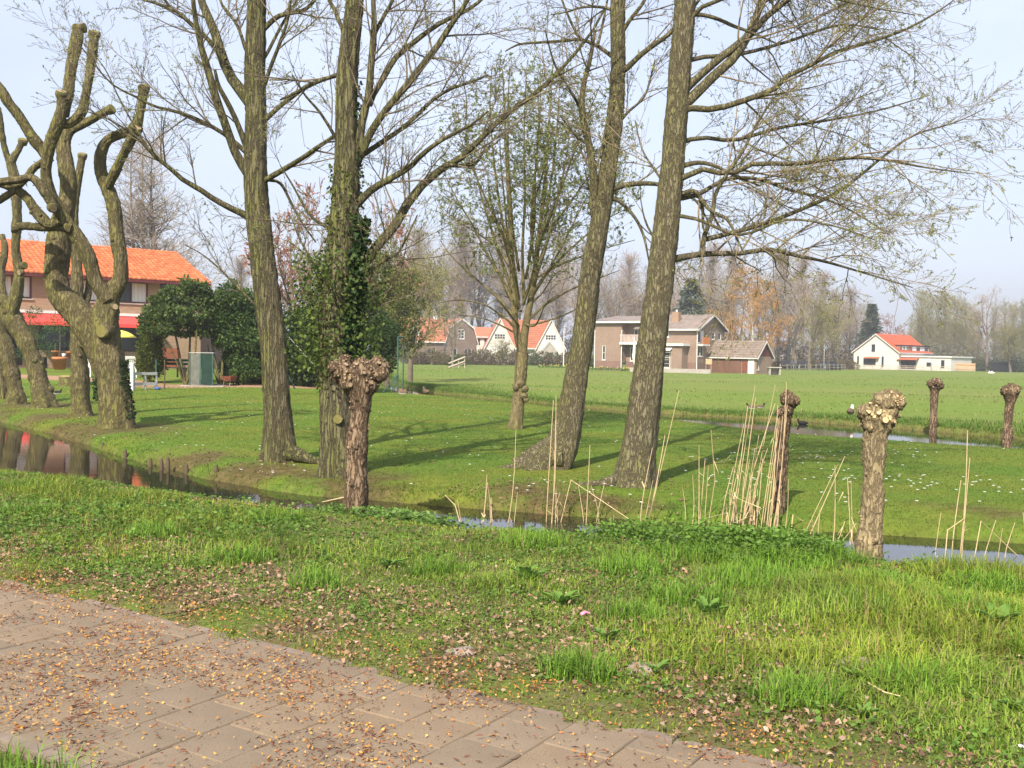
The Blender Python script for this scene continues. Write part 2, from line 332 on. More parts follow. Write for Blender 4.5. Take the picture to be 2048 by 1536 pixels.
M = dict(
    bark_poplar=bark_mat('bark_poplar', (.225, .195, .14), (.125, .105, .07), (.185, .19, .055), .62, (.30, .25, .09), fs=30, zst=.2, bd=.025, side=.12, lich=.60, cf=.8),
    bark_willow=bark_mat('bark_willow', (.20, .172, .118), (.095, .08, .052), (.17, .185, .042), .74, None, fs=22, zst=.10, bd=.035, side=.13, cf=.82),
    bark_brown=bark_mat('bark_brown', (.33, .235, .155), (.12, .08, .052), (.25, .2, .09), .25, None, fs=24, zst=.2, cf=.8),
    bark_lime=bark_mat('bark_lime', (.205, .168, .10), (.105, .086, .05), (.20, .21, .038), .74, None, fs=20, zst=.2, bd=.022, mscale=1.0, side=.16, cf=.75),
    bark_smooth=bark_mat('bark_smooth', (.25, .205, .115), (.14, .112, .065), (.205, .205, .055), .55, None, fs=18, zst=.3, bd=.008, mscale=1.6),
    twig_dark=mat('twig_dark', (.19, .155, .105), (.11, .088, .062), 5, 2),
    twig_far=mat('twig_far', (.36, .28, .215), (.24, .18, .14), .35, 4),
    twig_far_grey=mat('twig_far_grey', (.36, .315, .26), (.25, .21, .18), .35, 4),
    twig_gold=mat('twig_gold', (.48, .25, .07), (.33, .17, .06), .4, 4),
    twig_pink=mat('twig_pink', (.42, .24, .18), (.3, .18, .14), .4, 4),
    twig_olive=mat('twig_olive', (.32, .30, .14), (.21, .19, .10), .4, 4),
    bark_far=mat('bark_far', (.2, .165, .125), (.12, .10, .08), 2, 4),
    bark_birch=mat('bark_birch', (.7, .66, .6), (.45, .42, .38), 4, 4),
    cut_wood=mat('cut_wood', (.66, .47, .26), (.48, .31, .16), 30, 4, rough=.8, bump=.3),
    cut_wood_old=mat('cut_wood_old', (.36, .27, .16), (.2, .15, .09), 25, 4, rough=.9, bump=.4),
    cut_mossy=mat('cut_mossy', (.20, .17, .06), (.12, .12, .03), 20, 4),
    leaf=mat('leaf', (1, 1, 1), (.72, .75, .7), 3, 3, rough=.55, attr=True, transl=.35),
    grass=mat('grass', (1, 1, 1), (.78, .8, .75), 2, 3, rough=.6, attr=True, transl=.35),
    litter=mat('litter', (1, 1, 1), (.7, .7, .7), 20, 3, rough=.8, attr=True),
    scales=mat('scales', (1, 1, 1), (.75, .7, .7), 60, 2, rough=.65, attr=True),
    reed=mat('reed', (.58, .455, .27), (.42, .32, .18), 14, 4, rough=.6),
    daisy=mat('daisy', (.82, .82, .8), (.7, .7, .68), 8, 2, rough=.6),
    tile=mat('tile', (.222, .172, .118), (.172, .132, .09), 3.2, 8, rough=.92, bump=.35, bscale=90, bdist=.003, speck=((.27, .215, .19), 130, .6), coord='Object'),
    tile_b=mat('tile_b', (.21, .163, .115), (.162, .126, .088), 2.6, 8, rough=.92, bump=.35, bscale=90, bdist=.003, speck=((.12, .09, .07), 120, .6)),
    tile_c=mat('tile_c', (.232, .176, .118), (.182, .136, .09), 3, 8, rough=.92, bump=.35, bscale=90, bdist=.003, speck=((.15, .10, .07), 110, .58)),
    joint=mat('joint', (.18, .136, .092), (.125, .094, .063), 14, 6, rough=1, bump=.5),
    edging=mat('edging', (.24, .19, .15), (.15, .115, .085), 6, 6, rough=.9, bump=.3),
    roof_orange=mat('roof_orange', (.60, .18, .075), (.47, .13, .055), 3.5, 6, rough=.8, attr=True),
    roof_orange_plain=mat('roof_orange_plain', (.50, .115, .045), (.38, .08, .033), 3.5, 6, rough=.8),
    roof_orange_far=mat('roof_orange_far', (.45, .175, .10), (.33, .125, .075), 1.2, 5, rough=.85),
    roof_red=mat('roof_red', (.62, .14, .065), (.46, .10, .05), .9, 5, rough=.85),
    roof_grey=mat('roof_grey', (.25, .205, .185), (.16, .132, .12), 1.2, 6, rough=.9),
    roof_shed=mat('roof_shed', (.25, .2, .165), (.15, .12, .10), 2.2, 6, rough=.95, speck=((.42, .38, .33), 5, .64)),
    brick_tan=brick_mat('brick_tan', (.345, .215, .125), (.275, .165, .10), (.31, .25, .19)),
    brick_brown=brick_mat('brick_brown', (.265, .175, .125), (.21, .135, .095), (.30, .25, .21)),
    brick_plinth=brick_mat('brick_plinth', (.22, .12, .095), (.18, .095, .075), (.2, .16, .14)),
    brick_dark=brick_mat('brick_dark', (.16, .10, .075), (.12, .075, .06), (.2, .17, .15)),
    white=mat('white_paint', (.7, .69, .66), (.58, .57, .54), 3, 4, rough=.6),
    render_white=mat('render_white', (.64, .62, .58), (.52, .50, .465), .5, 5, rough=.85),
    frame_brown=mat('frame_brown', (.13, .03, .03), (.08, .02, .02), 4, 3, rough=.5),
    frame_dark=mat('frame_dark', (.05, .035, .03), (.03, .022, .02), 4, 3, rough=.6),
    wood_brown=mat('wood_brown', (.17, .09, .06), (.11, .06, .04), 3, 5, rough=.85, stretch=(1, 1, .2)),
    wood_red=mat('wood_red', (.16, .05, .045), (.11, .035, .03), 3, 5, rough=.8),
    wood_grey=mat('wood_grey', (.42, .36, .28), (.28, .24, .19), 6, 6, rough=.9, stretch=(.3, 1, 1)),
    wood_tan=mat('wood_tan', (.55, .38, .22), (.42, .28, .16), 3, 5, rough=.85),
    wood_post=mat('wood_post', (.12, .09, .06), (.06, .045, .03), 8, 5, rough=.9),
    glass=glass_mat('glass'), glass_green=mat('glass_green', (.025, .055, .042), (.014, .032, .025), 3, 4, rough=.25), glass_grey=mat('glass_grey', (.17, .18, .155), (.10, .11, .095), 4, 5, rough=.3),
    curtain=mat('curtain', (.72, .70, .68), (.5, .49, .5), 5, 3, rough=.9, stretch=(4, 4, .15)),
    awning=mat('awning', (.80, .085, .075), (.70, .065, .06), 1, 3, rough=.8),
    awning_rust=mat('awning_rust', (.42, .13, .06), (.32, .10, .05), 1, 3, rough=.8),
    orange_panel=mat('orange_panel', (.62, .22, .06), (.5, .17, .05), 2, 3, rough=.6),
    terracotta=mat('terracotta', (.58, .21, .09), (.46, .16, .07), 8, 4, rough=.85),
    yellow=mat('yellow_cloth', (.72, .62, .12), (.6, .5, .09), 4, 3, rough=.8),
    plastic_white=mat('plastic_white', (.8, .8, .8), (.72, .72, .72), 3, 2, rough=.4),
    metal_green=mat('metal_green', (.05, .12, .10), (.03, .08, .07), 6, 3, rough=.5),
    metal_grey=mat('metal_grey', (.42, .43, .42), (.32, .33, .32), 6, 3, rough=.5),
    green_paint=mat('green_paint', (.03, .13, .08), (.02, .09, .06), 4, 3, rough=.5),
    rope=mat('rope', (.38, .36, .30), (.28, .26, .22), 20, 2),
    car_black=mat('car_black', (.02, .022, .026), (.016, .018, .022), 2, 2, rough=.25, spec=.5),
    car_blue=mat('car_blue', (.03, .04, .07), (.025, .03, .055), 2, 2, rough=.25, spec=.5),
    rubber=mat('rubber', (.02, .02, .02), (.012, .012, .012), 10, 2), red_lamp=mat('red_lamp', (.4, .02, .015), None, 5, 2, rough=.3),
    concrete=mat('concrete', (.40, .37, .33), (.28, .26, .23), 3, 6, rough=.9, bump=.2),
    black_cloth=mat('black_fence', (.02, .022, .025), (.012, .013, .015), 3, 3),
    feather_brown=mat('feather_brown', (.16, .11, .07), (.07, .05, .035), 25, 3), feather_white=mat('feather_white', (.75, .73, .7), (.6, .58, .55), 20, 3),
    feather_black=mat('feather_black', (.02, .02, .022), (.012, .012, .013), 20, 3), bill=mat('bill', (.5, .3, .06), None, 20, 2),
    brick_bit=mat('brick_bit', (.45, .14, .07), (.32, .10, .05), 14, 5, rough=.95, bump=.4),
    pink=mat('pink_paper', (.75, .12, .3), (.7, .3, .4), 12, 2), paper=mat('paper', (.8, .8, .8), (.7, .7, .7), 10, 2),
    stone=mat('stone', (.33, .26, .22), (.22, .175, .15), 9, 6, rough=.95, bump=.5), blue_plastic=mat('blue_plastic', (.06, .14, .4), None, 4, 2, rough=.4),
    metal_rust=mat('metal_rust', (.22, .075, .04), (.14, .05, .03), 8, 4, rough=.8),
)
# ------------------------------------------------------------------ ground
WATER = -0.22
NX = np.array([-60, -30, -13, -7.1, -5.6, -3.4, -1.8, -.47, 1.24, 2.57, 3.13, 4.2, 10, 40.])
NY = np.array([52, 30, 18.2, 14.1, 13.4, 12.0, 11.1, 10.3, 9.75, 9.15, 8.95, 8.4, 5.6, -9.])
FX = np.array([-60, -30, -20, -13.3, -9.8, -6.6, -4.26, -2.6, -.5, 1.6, 3.5, 5.2, 12, 40.])
FY = np.array([72, 46, 34, 25.7, 21.5, 17.1, 14.2, 12.75, 12.0, 11.2, 10.7, 10.2, 7.2, -6.5])
GX = np.array([-30, -12, -9, -4.8, 2.7, 6.5, 10.1, 16, 40.]); GY = np.array([120, 80, 62, 44, 31.2, 23.0, 20.2, 16.0, 0.])
HX = np.array([-30, -12, -8, -3.5, 3.6, 6.6, 8.4, 10.8, 12.4, 18, 42.]); HY = np.array([125, 84, 65, 46.3, 34.2, 31.2, 30.0, 26.9, 23.6, 17.7, 2.])
PN = np.array([.543, .84]); PU = np.array([.84, -.543])        # footpath: across and along
def ditch1(x, y):
    """>0 inside the near ditch (metres from its edge)"""
    a = np.interp(x, NX, NY) + .12 * (fnoise(x, y, .9, 3) - .5); b = np.interp(x, FX, FY) + .22 * (fnoise(x, y, .8, 4) - .5)
    return np.minimum(y - a, b - y) * .88
def ditch2(x, y):
    a = np.interp(x, GX, GY) + .3 * (fnoise(x, y, 1.5, 5) - .5); b = np.interp(x, HX, HY) + .5 * (fnoise(x, y, 1.6, 6) - .5)
    return np.minimum(y - a, b - y) * .8
def path_edge(x, y):
    """ragged line where the verge creeps over the path's kerb"""
    return 4.0 - .17 * sstep(.36, .7, fnoise(x, y, .45, 33))
def H(x, y):
    x = np.asarray(x, float); y = np.asarray(y, float)
    v = x * PN[0] + y * PN[1]
    d1 = ditch1(x, y); d2 = ditch2(x, y)
    z = .05 * (fnoise(x, y, 3.0, 7) - .5) + .025 * (fnoise(x, y, .6, 9) - .5)
    near = v < 30
    z = z * sstep(3.95, 4.6, v)
    # island lawn is low at the water's edge, garden of the row house lies higher
    z = z + .36 * sstep(28, 46, y) * sstep(-5, -11, x) * sstep(110, 70, y)
    # meadow beyond the far ditch: flat with shallow furrows
    far = sstep(0, 2.5, y - np.interp(x, HX, HY))
    z = z - .04 * far + far * .10 * (np.sin((y + .18 * x) / 3.4) * sstep(160, 40, y)) * sstep(110, 60, y)
    pe = path_edge(x, y); z = z - .045 * sstep(2.2, 2.34, v) * sstep(.06, -.05, v - pe) + .024 * sstep(-.04, .07, v - pe) * sstep(4.8, 4.2, v)
    z = z - .14 * sstep(-1.0, -.1, d1) * (y < np.interp(x, NX, NY) + .5)
    z = z - .5 * sstep(-.26, .26, d1) - .10 * sstep(-1.1, -.1, d1) * (y > np.interp(x, NX, NY) + .5)
    z = z - .5 * sstep(-.35, .5, d2) - .05 * sstep(-2, 0, d2)
    return z
def axis(knots):
    out = []
    for a, b, s in knots: out += list(np.arange(a, b, s))
    return np.array(out + [knots[-1][1]])
gx = np.unique(np.concatenate([-np.geomspace(22, 2600, 34)[::-1], axis([(-21.5, -9, .3), (-9, 9, .15), (9, 21.5, .3)]), np.geomspace(22, 2600, 34)]))
gy = np.unique(np.concatenate([-np.geomspace(2.4, 300, 14)[::-1], axis([(-2, 2.8, .4), (2.8, 16, .12), (16, 32, .22), (32, 60, .45)]), np.geomspace(61, 4200, 60)]))
XX, YY = np.meshgrid(gx, gy); ZZ = H(XX, YY)
vv = XX * PN[0] + YY * PN[1]
d1 = ditch1(XX, YY); d2 = ditch2(XX, YY); nearside = YY < np.interp(XX, NX, NY) + .3
w_verge = sstep(.9, .4, (YY - np.interp(XX, NX, NY))) * nearside
w_mud = np.maximum(sstep(-.16, .02, d1), sstep(-.4, .1, d2))
far_bank = np.clip(1.25 - np.abs(d1 + .45) / .8, 0, 1) * (~nearside) * (.0 + .9 * sstep(.5, .68, fnoise(XX, YY, 1.1, 12)))
w_mud = np.clip(np.maximum(w_mud, far_bank), 0, 1)
# wood-chip path before the hedge
cp = [(-26, 46.5), (-17, 41.5), (-13.2, 38.3), (-10.2, 39.5), (-7.6, 42.5)]
cyv = np.interp(XX, [p[0] for p in cp], [p[1] for p in cp])
w_chip = sstep(1.7, 1.0, np.abs(YY - cyv + .8 * (fnoise(XX, YY, 1.3, 14) - .5))) * (XX > -26) * (XX < -7.2)
w_lawn = (YY < np.interp(XX, GX, GY)) * 1.0
# bare, litter-strewn earth round the trunks on the far bank
for (bx, by, br) in ((-5.0, 15.6, 1.2), (-8.1, 20.4, 1.9), (-3.6, 14.2, .9), (-10.5, 24, 1.5), (-13, 28, 1.8)):
    rr_ = np.hypot((XX - bx), (YY - by)) / br
    w_mud = np.maximum(w_mud, sstep(1.0, .35, rr_ + 1.1 * (fnoise(XX, YY, .5, 21) - .5)) * .8)
gcol = np.stack([w_verge, w_mud, w_chip, w_lawn], -1).reshape(-1, 4)
ny_, nx_ = XX.shape
ii = (np.arange(ny_ - 1)[:, None] * nx_ + np.arange(nx_ - 1)[None]).ravel()
gq = np.stack([ii, ii + 1, ii + nx_ + 1, ii + nx_], 1)

gm = bpy.data.materials.new('ground'); nt, N, b = nodes(gm); L = nt.links; b.inputs['Roughness'].default_value = .95; b.inputs['Specular IOR Level'].default_value = .1
tc = N.new('ShaderNodeTexCoord')
def noise(s, d=6, r=.6, k=(0, 0, 0), st=(1, 1, 1)):
    mp = N.new('ShaderNodeMapping'); mp.inputs['Location'].default_value = k; mp.inputs['Scale'].default_value = st; L.new(tc.outputs['Object'], mp.inputs['Vector'])
    n = N.new('ShaderNodeTexNoise'); n.inputs['Scale'].default_value = s; n.inputs['Detail'].default_value = d; n.inputs['Roughness'].default_value = r
    L.new(mp.outputs['Vector'], n.inputs['Vector']); return n.outputs['Fac']
def ramp(f, stops):
    r = N.new('ShaderNodeValToRGB'); e = r.color_ramp.elements
    while len(e) < len(stops): e.new(.5)
    for i, (p, c) in enumerate(stops): e[i].position = p; e[i].color = (*c, 1)
    L.new(f, r.inputs['Fac']); return r.outputs['Color']
def mixc(f, A, B, mode='MIX'):
    x = N.new('ShaderNodeMix'); x.data_type = 'RGBA'; x.blend_type = mode
    for s, v in (('Factor', f), ('A', A), ('B', B)):
        if hasattr(v, 'is_output'): L.new(v, x.inputs[s])
        elif s == 'Factor': x.inputs[s].default_value = v
        else: x.inputs[s].default_value = (*v, 1)
    return x.outputs['Result']
lawn = mixc(ramp(noise(.55, 6), [(.40, (0, 0, 0)), (.64, (1, 1, 1))]), ramp(noise(9, 8, .75), [(.3, (.05, .095, .013)), (.5, (.095, .165, .021)), (.7, (.145, .22, .033))]),
            ramp(noise(7, 8, .75, (4, 2, 1)), [(.3, (.075, .095, .015)), (.5, (.145, .175, .025)), (.72, (.215, .22, .042))]))
mead = mixc(ramp(noise(.10, 5, .6, st=(.35, 1, 1)), [(.42, (0, 0, 0)), (.6, (1, 1, 1))]), ramp(noise(3.5, 9, .8), [(.3, (.075, .115, .02)), (.5, (.125, .185, .03)), (.7, (.175, .235, .05))]),
            ramp(noise(4, 9, .8, (9, 1, 0)), [(.3, (.095, .13, .03)), (.55, (.165, .195, .045)), (.75, (.27, .25, .10))]))
soil = ramp(noise(26, 9, .8), [(.28, (.05, .036, .022)), (.45, (.12, .085, .052)), (.6, (.21, .15, .10)), (.75, (.33, .24, .165))])
soil = mixc(ramp(noise(2.2, 6), [(.36, (0, 0, 0)), (.56, (1, 1, 1))]), soil, ramp(noise(30, 8, .8), [(.3, (.065, .095, .018)), (.7, (.18, .235, .05))]))
mud = ramp(noise(9, 9, .75), [(.3, (.035, .025, .014)), (.5, (.10, .066, .035)), (.72, (.20, .13, .08))])
chip = ramp(noise(14, 6, .8), [(.3, (.14, .08, .05)), (.5, (.33, .20, .13)), (.7, (.5, .33, .22))])
ga = N.new('ShaderNodeAttribute'); ga.attribute_name = 'col'; sp = N.new('ShaderNodeSeparateColor'); L.new(ga.outputs['Color'], sp.inputs[0])
c = mixc(ga.outputs['Alpha'], mead, lawn); c = mixc(sp.outputs['Red'], c, soil); c = mixc(sp.outputs['Green'], c, mud); c = mixc(sp.outputs['Blue'], c, chip)
L.new(c, b.inputs['Base Color'])
bp = N.new('ShaderNodeBump'); bp.inputs['Strength'].default_value = .8; bp.inputs['Distance'].default_value = .03; L.new(noise(20, 8, .8), bp.inputs['Height']); L.new(bp.outputs['Normal'], b.inputs['Normal'])
ground = link('ground', np_mesh('ground', np.stack([XX, YY, ZZ], -1).reshape(-1, 3), gq, mats=[gm], col=gcol)); ground['kind'] = 'structure'

# water in both ditches
wm = bpy.data.materials.new('water'); nt, N, b = nodes(wm); L = nt.links
b.inputs['Base Color'].default_value = (.018, .016, .010, 1); b.inputs['Roughness'].default_value = .03; b.inputs['IOR'].default_value = 1.33; b.inputs['Specular IOR Level'].default_value = .9
tc = N.new('ShaderNodeTexCoord'); L.new(ramp(noise(2.5, 4), [(.3, (.012, .011, .007)), (.7, (.03, .026, .016))]), b.inputs['Base Color'])
bp = N.new('ShaderNodeBump'); bp.inputs['Strength'].default_value = .07; bp.inputs['Distance'].default_value = .01; L.new(noise(4, 3, .5, st=(1, 2.2, 1)), bp.inputs['Height']); L.new(bp.outputs['Normal'], b.inputs['Normal'])
def strip(name, ax, ay, bx, by, x0, x1, z):
    xs = np.linspace(x0, x1, 90); a = np.interp(xs, ax, ay) - .5; c_ = np.interp(xs, bx, by) + .6
    V = np.concatenate([np.stack([xs, a, xs * 0 + z], 1), np.stack([xs, c_, xs * 0 + z], 1)]); n = len(xs); i = np.arange(n - 1)
    o = link(name, np_mesh(name, V, np.stack([i, i + 1, i + n + 1, i + n], 1), mats=[wm])); o['kind'] = 'structure'
strip('ditch_water', NX, NY, FX, FY, -38, 20, WATER)
strip('meadow_ditch_water', GX, GY, HX, HY, -20, 30, -.2)

# ------------------------------------------------------------------ footpath: single concrete tiles
def uv(u, v, z=0.): p = PU * u + PN * v; return np.array([p[0], p[1], z])
pm = MB()
P_A = math.atan2(PU[1], PU[0])
path = thing('footpath', None, None); path['kind'] = 'structure'; path.rotation_euler = (0, 0, P_A)
# local frame: x along the path, y across (towards the ditch)
pm.box(-30, 30, 2.36, 3.97, -.12, -.005); pm.build('path_bed', M['joint'], path)['kind'] = 'structure'
def tile_mesh(w, d, m):
    h = .004; x, y = w / 2 - .0025, d / 2 - .0025; mb = MB()
    vs = [(-x, -y, -.05), (x, -y, -.05), (x, y, -.05), (-x, y, -.05), (-x, -y, -.007), (x, -y, -.007), (x, y, -.007), (-x, y, -.007),
          (-x + h, -y + h, 0), (x - h, -y + h, 0), (x - h, y - h, 0), (-x + h, y - h, 0)]
    fs = [(0, 1, 5, 4), (1, 2, 6, 5), (2, 3, 7, 6), (3, 0, 4, 7), (4, 5, 9, 8), (5, 6, 10, 9), (6, 7, 11, 10), (7, 4, 8, 11), (8, 9, 10, 11)]
    return mb.add(vs, fs).mesh('paving_tile', m)
TM = [tile_mesh(.3, .3, M[k]) for k in ('tile', 'tile_b', 'tile_c')]; TH = [tile_mesh(.3, .15, M[k]) for k in ('tile', 'tile_b', 'tile_c')]
g = np.random.default_rng(3)
def put_tile(me, u, v):
    o = link('paving_tile', me, path); o.location = (u, v, .004 + g.normal() * .0018); o.rotation_euler = (g.normal() * .004, g.normal() * .004, g.normal() * .006)
nrow = 46
for r in range(nrow):
    u = -8.6 + r * .3; k = lambda: int(g.integers(0, 3))
    if r % 2 == 0:
        for c_ in range(5): put_tile(TM[k()], u, 2.55 + c_ * .3)
    else:
        put_tile(TH[k()], u, 2.475)
        for c_ in range(4): put_tile(TM[k()], u, 2.70 + c_ * .3)
        put_tile(TH[k()], u, 3.825)
em = MB(); em.box(-.497, .497, -.03, .03, -.16, .018); EM = em.mesh('edging_stone', M['edging'])
for s_ in (2.368, 3.932):
    for i in range(14):
        o = link('edging_stone', EM, path); o.location = (-8.2 + i, s_, g.normal() * .004 - .014); o.rotation_euler = (g.normal() * .006, g.normal() * .02, g.normal() * .004)
# carriageway on the viewer's side
rm = MB(); rm.box(-40, 40, -3.6, 1.75, -.05, .03); ro = rm.build('road', mat('asphalt', (.06, .058, .055), (.04, .04, .038), 40, 6, rough=.95, bump=.4, bdist=.005)); ro.rotation_euler = (0, 0, P_A); ro['kind'] = 'structure'

# fallen bud scales and catkins on the path
q = 52000
u = g.uniform(-9, 5.2, q); v = g.uniform(2.4, 4.4, q)
keep = g.random(q) < (.13 + 1.2 * sstep(.40, .64, fnoise(u, v, .42, 31))) * (1 - .75 * sstep(4.0, 4.4, v)) + .35 * sstep(.16, .0, np.abs(v - 3.93)); u, v = u[keep], v[keep]; q = len(u)
pos = np.outer(u, np.append(PU, 0)) + np.outer(v, np.append(PN, 0)); pos[:, 2] = np.maximum(.004, H(pos[:, 0], pos[:, 1])) + .008 + .008 * g.random(q)
d = rnd_dir(g, q); d[:, 2] *= .25; cat = g.random(q) < .3
sz = np.where(cat, g.uniform(.02, .055, q), g.uniform(.009, .021, q)); wd = np.where(cat, .007, sz * .6)
V, Q = leaf_quads(pos, d, sz, wd, g, .12)
pal = np.array([(.52, .24, .045), (.62, .36, .08), (.40, .16, .04), (.50, .30, .11)]); pal2 = np.array([(.17, .06, .035), (.24, .09, .05), (.12, .05, .035)])
cc = np.where(cat[:, None], pal2[g.integers(0, 3, q)], pal[g.integers(0, 4, q)]) * g.uniform(.75, 1.15, (q, 1))
o = link('fallen_bud_scales', np_mesh('fallen_bud_scales', V, Q, mats=[M['scales']], col=np.repeat(cc, 4, 0), smooth=False))
tag(o, 'orange bud scales and dark catkins scattered over the tiled footpath', 'bud scales', kind='stuff')

# ------------------------------------------------------------------ grass, weeds and litter on the verge
def blades(n, xy, h, w, lean, colr, g, wind=(0, 0)):
    """tapered bent blades: 5 corners each"""
    z = H(xy[:, 0], xy[:, 1]) - .004
    a = g.uniform(0, 2 * np.pi, n); s = np.stack([np.cos(a), np.sin(a), 0 * a], 1); ld = np.stack([-np.sin(a), np.cos(a), 0 * a], 1)
    ln = (g.normal(size=n) * lean)[:, None]; base = np.stack([xy[:, 0], xy[:, 1], z], 1); up = np.array([0, 0, 1.])
    h = h[:, None]; w = (w * np.ones(n))[:, None]
    mid = base + up * h * .55 + ld * ln * h * .35; tip = base + up * h * (1 - .25 * np.abs(ln)) + ld * ln * h * 1.05
    V = np.stack([base - s * w * .5, base + s * w * .5, mid + s * w * .42, mid - s * w * .42, tip], 1).reshape(-1, 3)
    i = np.arange(n)[:, None] * 5
    return V, i + np.array([[0, 1, 2, 3]]), i + np.array([[3, 2, 4]]), np.repeat(colr, 5, 0)
def short_blades(n, xy, h, w, lean, colr, g):
    """mown blades: one leaning triangle each"""
    z = H(xy[:, 0], xy[:, 1]) - .004; a = g.uniform(0, 2 * np.pi, n); s = np.stack([np.cos(a), np.sin(a), 0 * a], 1); ld = np.stack([-np.sin(a), np.cos(a), 0 * a], 1)
    base = np.stack([xy[:, 0], xy[:, 1], z], 1); w = (w * np.ones(n))[:, None]; tip = base + np.array([0, 0, 1.]) * h[:, None] + ld * (g.normal(size=n) * lean * h)[:, None]
    return np.stack([base - s * w * .5, base + s * w * .5, tip], 1).reshape(-1, 3), np.zeros((0, 4), int), np.arange(n * 3).reshape(-1, 3), np.repeat(colr, 3, 0)
class Grass:
    def __init__(s): s.V = []; s.Q = []; s.T = []; s.C = []; s.n = 0
    def add(s, V, Q, T, C):
        s.V.append(V); s.Q.append(Q + s.n); s.T.append(T + s.n); s.C.append(C); s.n += len(V)
    def build(s, name, m):
        return link(name, np_mesh(name, np.concatenate(s.V), np.concatenate(s.Q), np.concatenate(s.T), mats=[m], col=np.concatenate(s.C), smooth=False))
def view_keep(x, y, m=.06):
    t = np.abs(x) / np.maximum(y, .5); return (t < .52 + m) & (y > 3.2)
def green(g, n, a=(.075, .15, .02), b=(.16, .26, .04), dry=.06, dryc=(.30, .25, .11)):
    t = g.random((n, 1)); c = np.array(a) * (1 - t) + np.array(b) * t
    c = c * np.array([1.18, 1.22, 1.1]); k = g.random(n) < dry; c[k] = np.array(dryc) * g.uniform(.7, 1.2, (k.sum(), 1)); return c
def verge_pts(n, g, vmax=None):
    x = g.uniform(-10.5, 8.5, n); y = g.uniform(2.5, 16, n); v = x * PN[0] + y * PN[1]
    edge_ = path_edge(x, y) + .01; k = view_keep(x, y, .34) & (v > edge_) & (y < np.interp(x, NX, NY) + .12)
    return x[k], y[k], v[k]
g = np.random.default_rng(21)
G = Grass()
def dens(x, y, v):
    """0..1 grass cover on the verge"""
    d = sstep(.26, .5, fnoise(x, y, .85, 40) + .16 * sstep(4.5, 6.0, v) + .10 * sstep(-.5, 3.0, x) - .02)
    bare = sstep(.5, .66, fnoise(x, y, 1.1, 43)) * sstep(6.1, 5.2, v)      # worn, litter-covered patches nearer the path
    return d * (.55 + .45 * sstep(3.95, 4.35, v)) * (1 - .6 * bare) + .06
x, y, v = verge_pts(1050000, g)
k = g.random(len(x)) < dens(x, y, v) * (.5 + .5 * vnoise(x, y, .12, 44)); x, y, v = x[k], y[k], v[k]
k = g.random(len(x)) < np.clip(11.0 / y ** 1.35, 0, 1); x, y, v = x[k], y[k], v[k]
n = len(x); tall = fnoise(x, y, 1.3, 47)
h = g.uniform(.025, .07, n) * (.6 + 1.4 * sstep(.42, .75, tall)) * (.5 + .5 * sstep(4.2, 5.6, v)) * (1 + .6 * sstep(.8, 2.2, x) * sstep(5.0, 5.8, v))
h = h * (1 - .6 * sstep(-.7, -.1, ditch1(x, y)))
cg = green(g, n, (.105, .175, .02), (.25, .325, .055), .12) * (.72 + .6 * vnoise(x, y, .5, 52))[:, None] * np.where(fnoise(x, y, 1.6, 57)[:, None] > .5, np.array([1.12, 1.02, .9]), 1.)
G.add(*blades(n, np.stack([x, y], 1), h, g.uniform(.005, .009, n), 1.0, cg, g))
# tussocks of longer grass
tc_ = [(2.55, 7.1, .42, 900), (1.75, 7.3, .40, 800), (2.2, 6.5, .34, 700), (1.2, 6.7, .30, 500), (2.9, 6.5, .36, 700), (3.4, 7.2, .34, 600), (1.5, 8.2, .35, 600), (.9, 7.6, .3, 500), (2.1, 7.9, .4, 700), (3.0, 5.6, .25, 300),
       (-2.0, 7.7, .24, 380), (.35, 5.05, .2, 420), (.75, 6.2, .2, 300), (1.35, 4.75, .22, 380), (2.0, 5.0, .22, 350), (-1.3, 6.9, .2, 260), (-3.0, 8.6, .25, 350), (-.5, 7.4, .22, 300), (-4.6, 9.6, .3, 380), (3.6, 6.1, .3, 400),
       (-1.75, 4.05 - .3, .3, 160), (-2.3, 4.15, .2, 300), (.2, 8.6, .3, 400), (-2.2, 9.6, .3, 350), (-5.5, 11.5, .35, 400), (2.6, 8.2, .3, 500)]
for (tx, ty, tr, tn) in tc_:
    r_ = tr * np.sqrt(g.random(tn)); a_ = g.uniform(0, 6.283, tn); px_ = tx + r_ * np.cos(a_); py_ = ty + r_ * np.sin(a_) * .8
    vq = px_ * PN[0] + py_ * PN[1]; kk = ((vq > 4.0) | (vq < 2.33)) & (py_ < np.interp(px_, NX, NY) + .05); px_, py_ = px_[kk], py_[kk]; m_ = len(px_)
    if not m_: continue
    cg = green(g, m_, (.10, .20, .02), (.21, .34, .05), .04) * g.uniform(.85, 1.1)
    G.add(*blades(m_, np.stack([px_, py_], 1), g.uniform(.09, .22, m_) * (1.15 - .5 * r_[kk] / tr), .0065, .8, cg, g))
# strip of grass on the viewer's side of the path
m_ = 2600; u = g.uniform(-6, 1, m_); v = g.uniform(1.8, 2.36, m_); pxy = np.outer(u, PU) + np.outer(v, PN)
kk = g.random(m_) < sstep(.3, .55, fnoise(pxy[:, 0], pxy[:, 1], .4, 61)); pxy = pxy[kk]
G.add(*blades(len(pxy), pxy, g.uniform(.03, .10, len(pxy)), .006, .8, green(g, len(pxy), (.07, .12, .02), (.14, .2, .04), .1), g))
tag(G.build('verge_grass', M['grass']), 'uneven bright green spring grass on the verge between footpath and ditch', 'grass', kind='stuff')

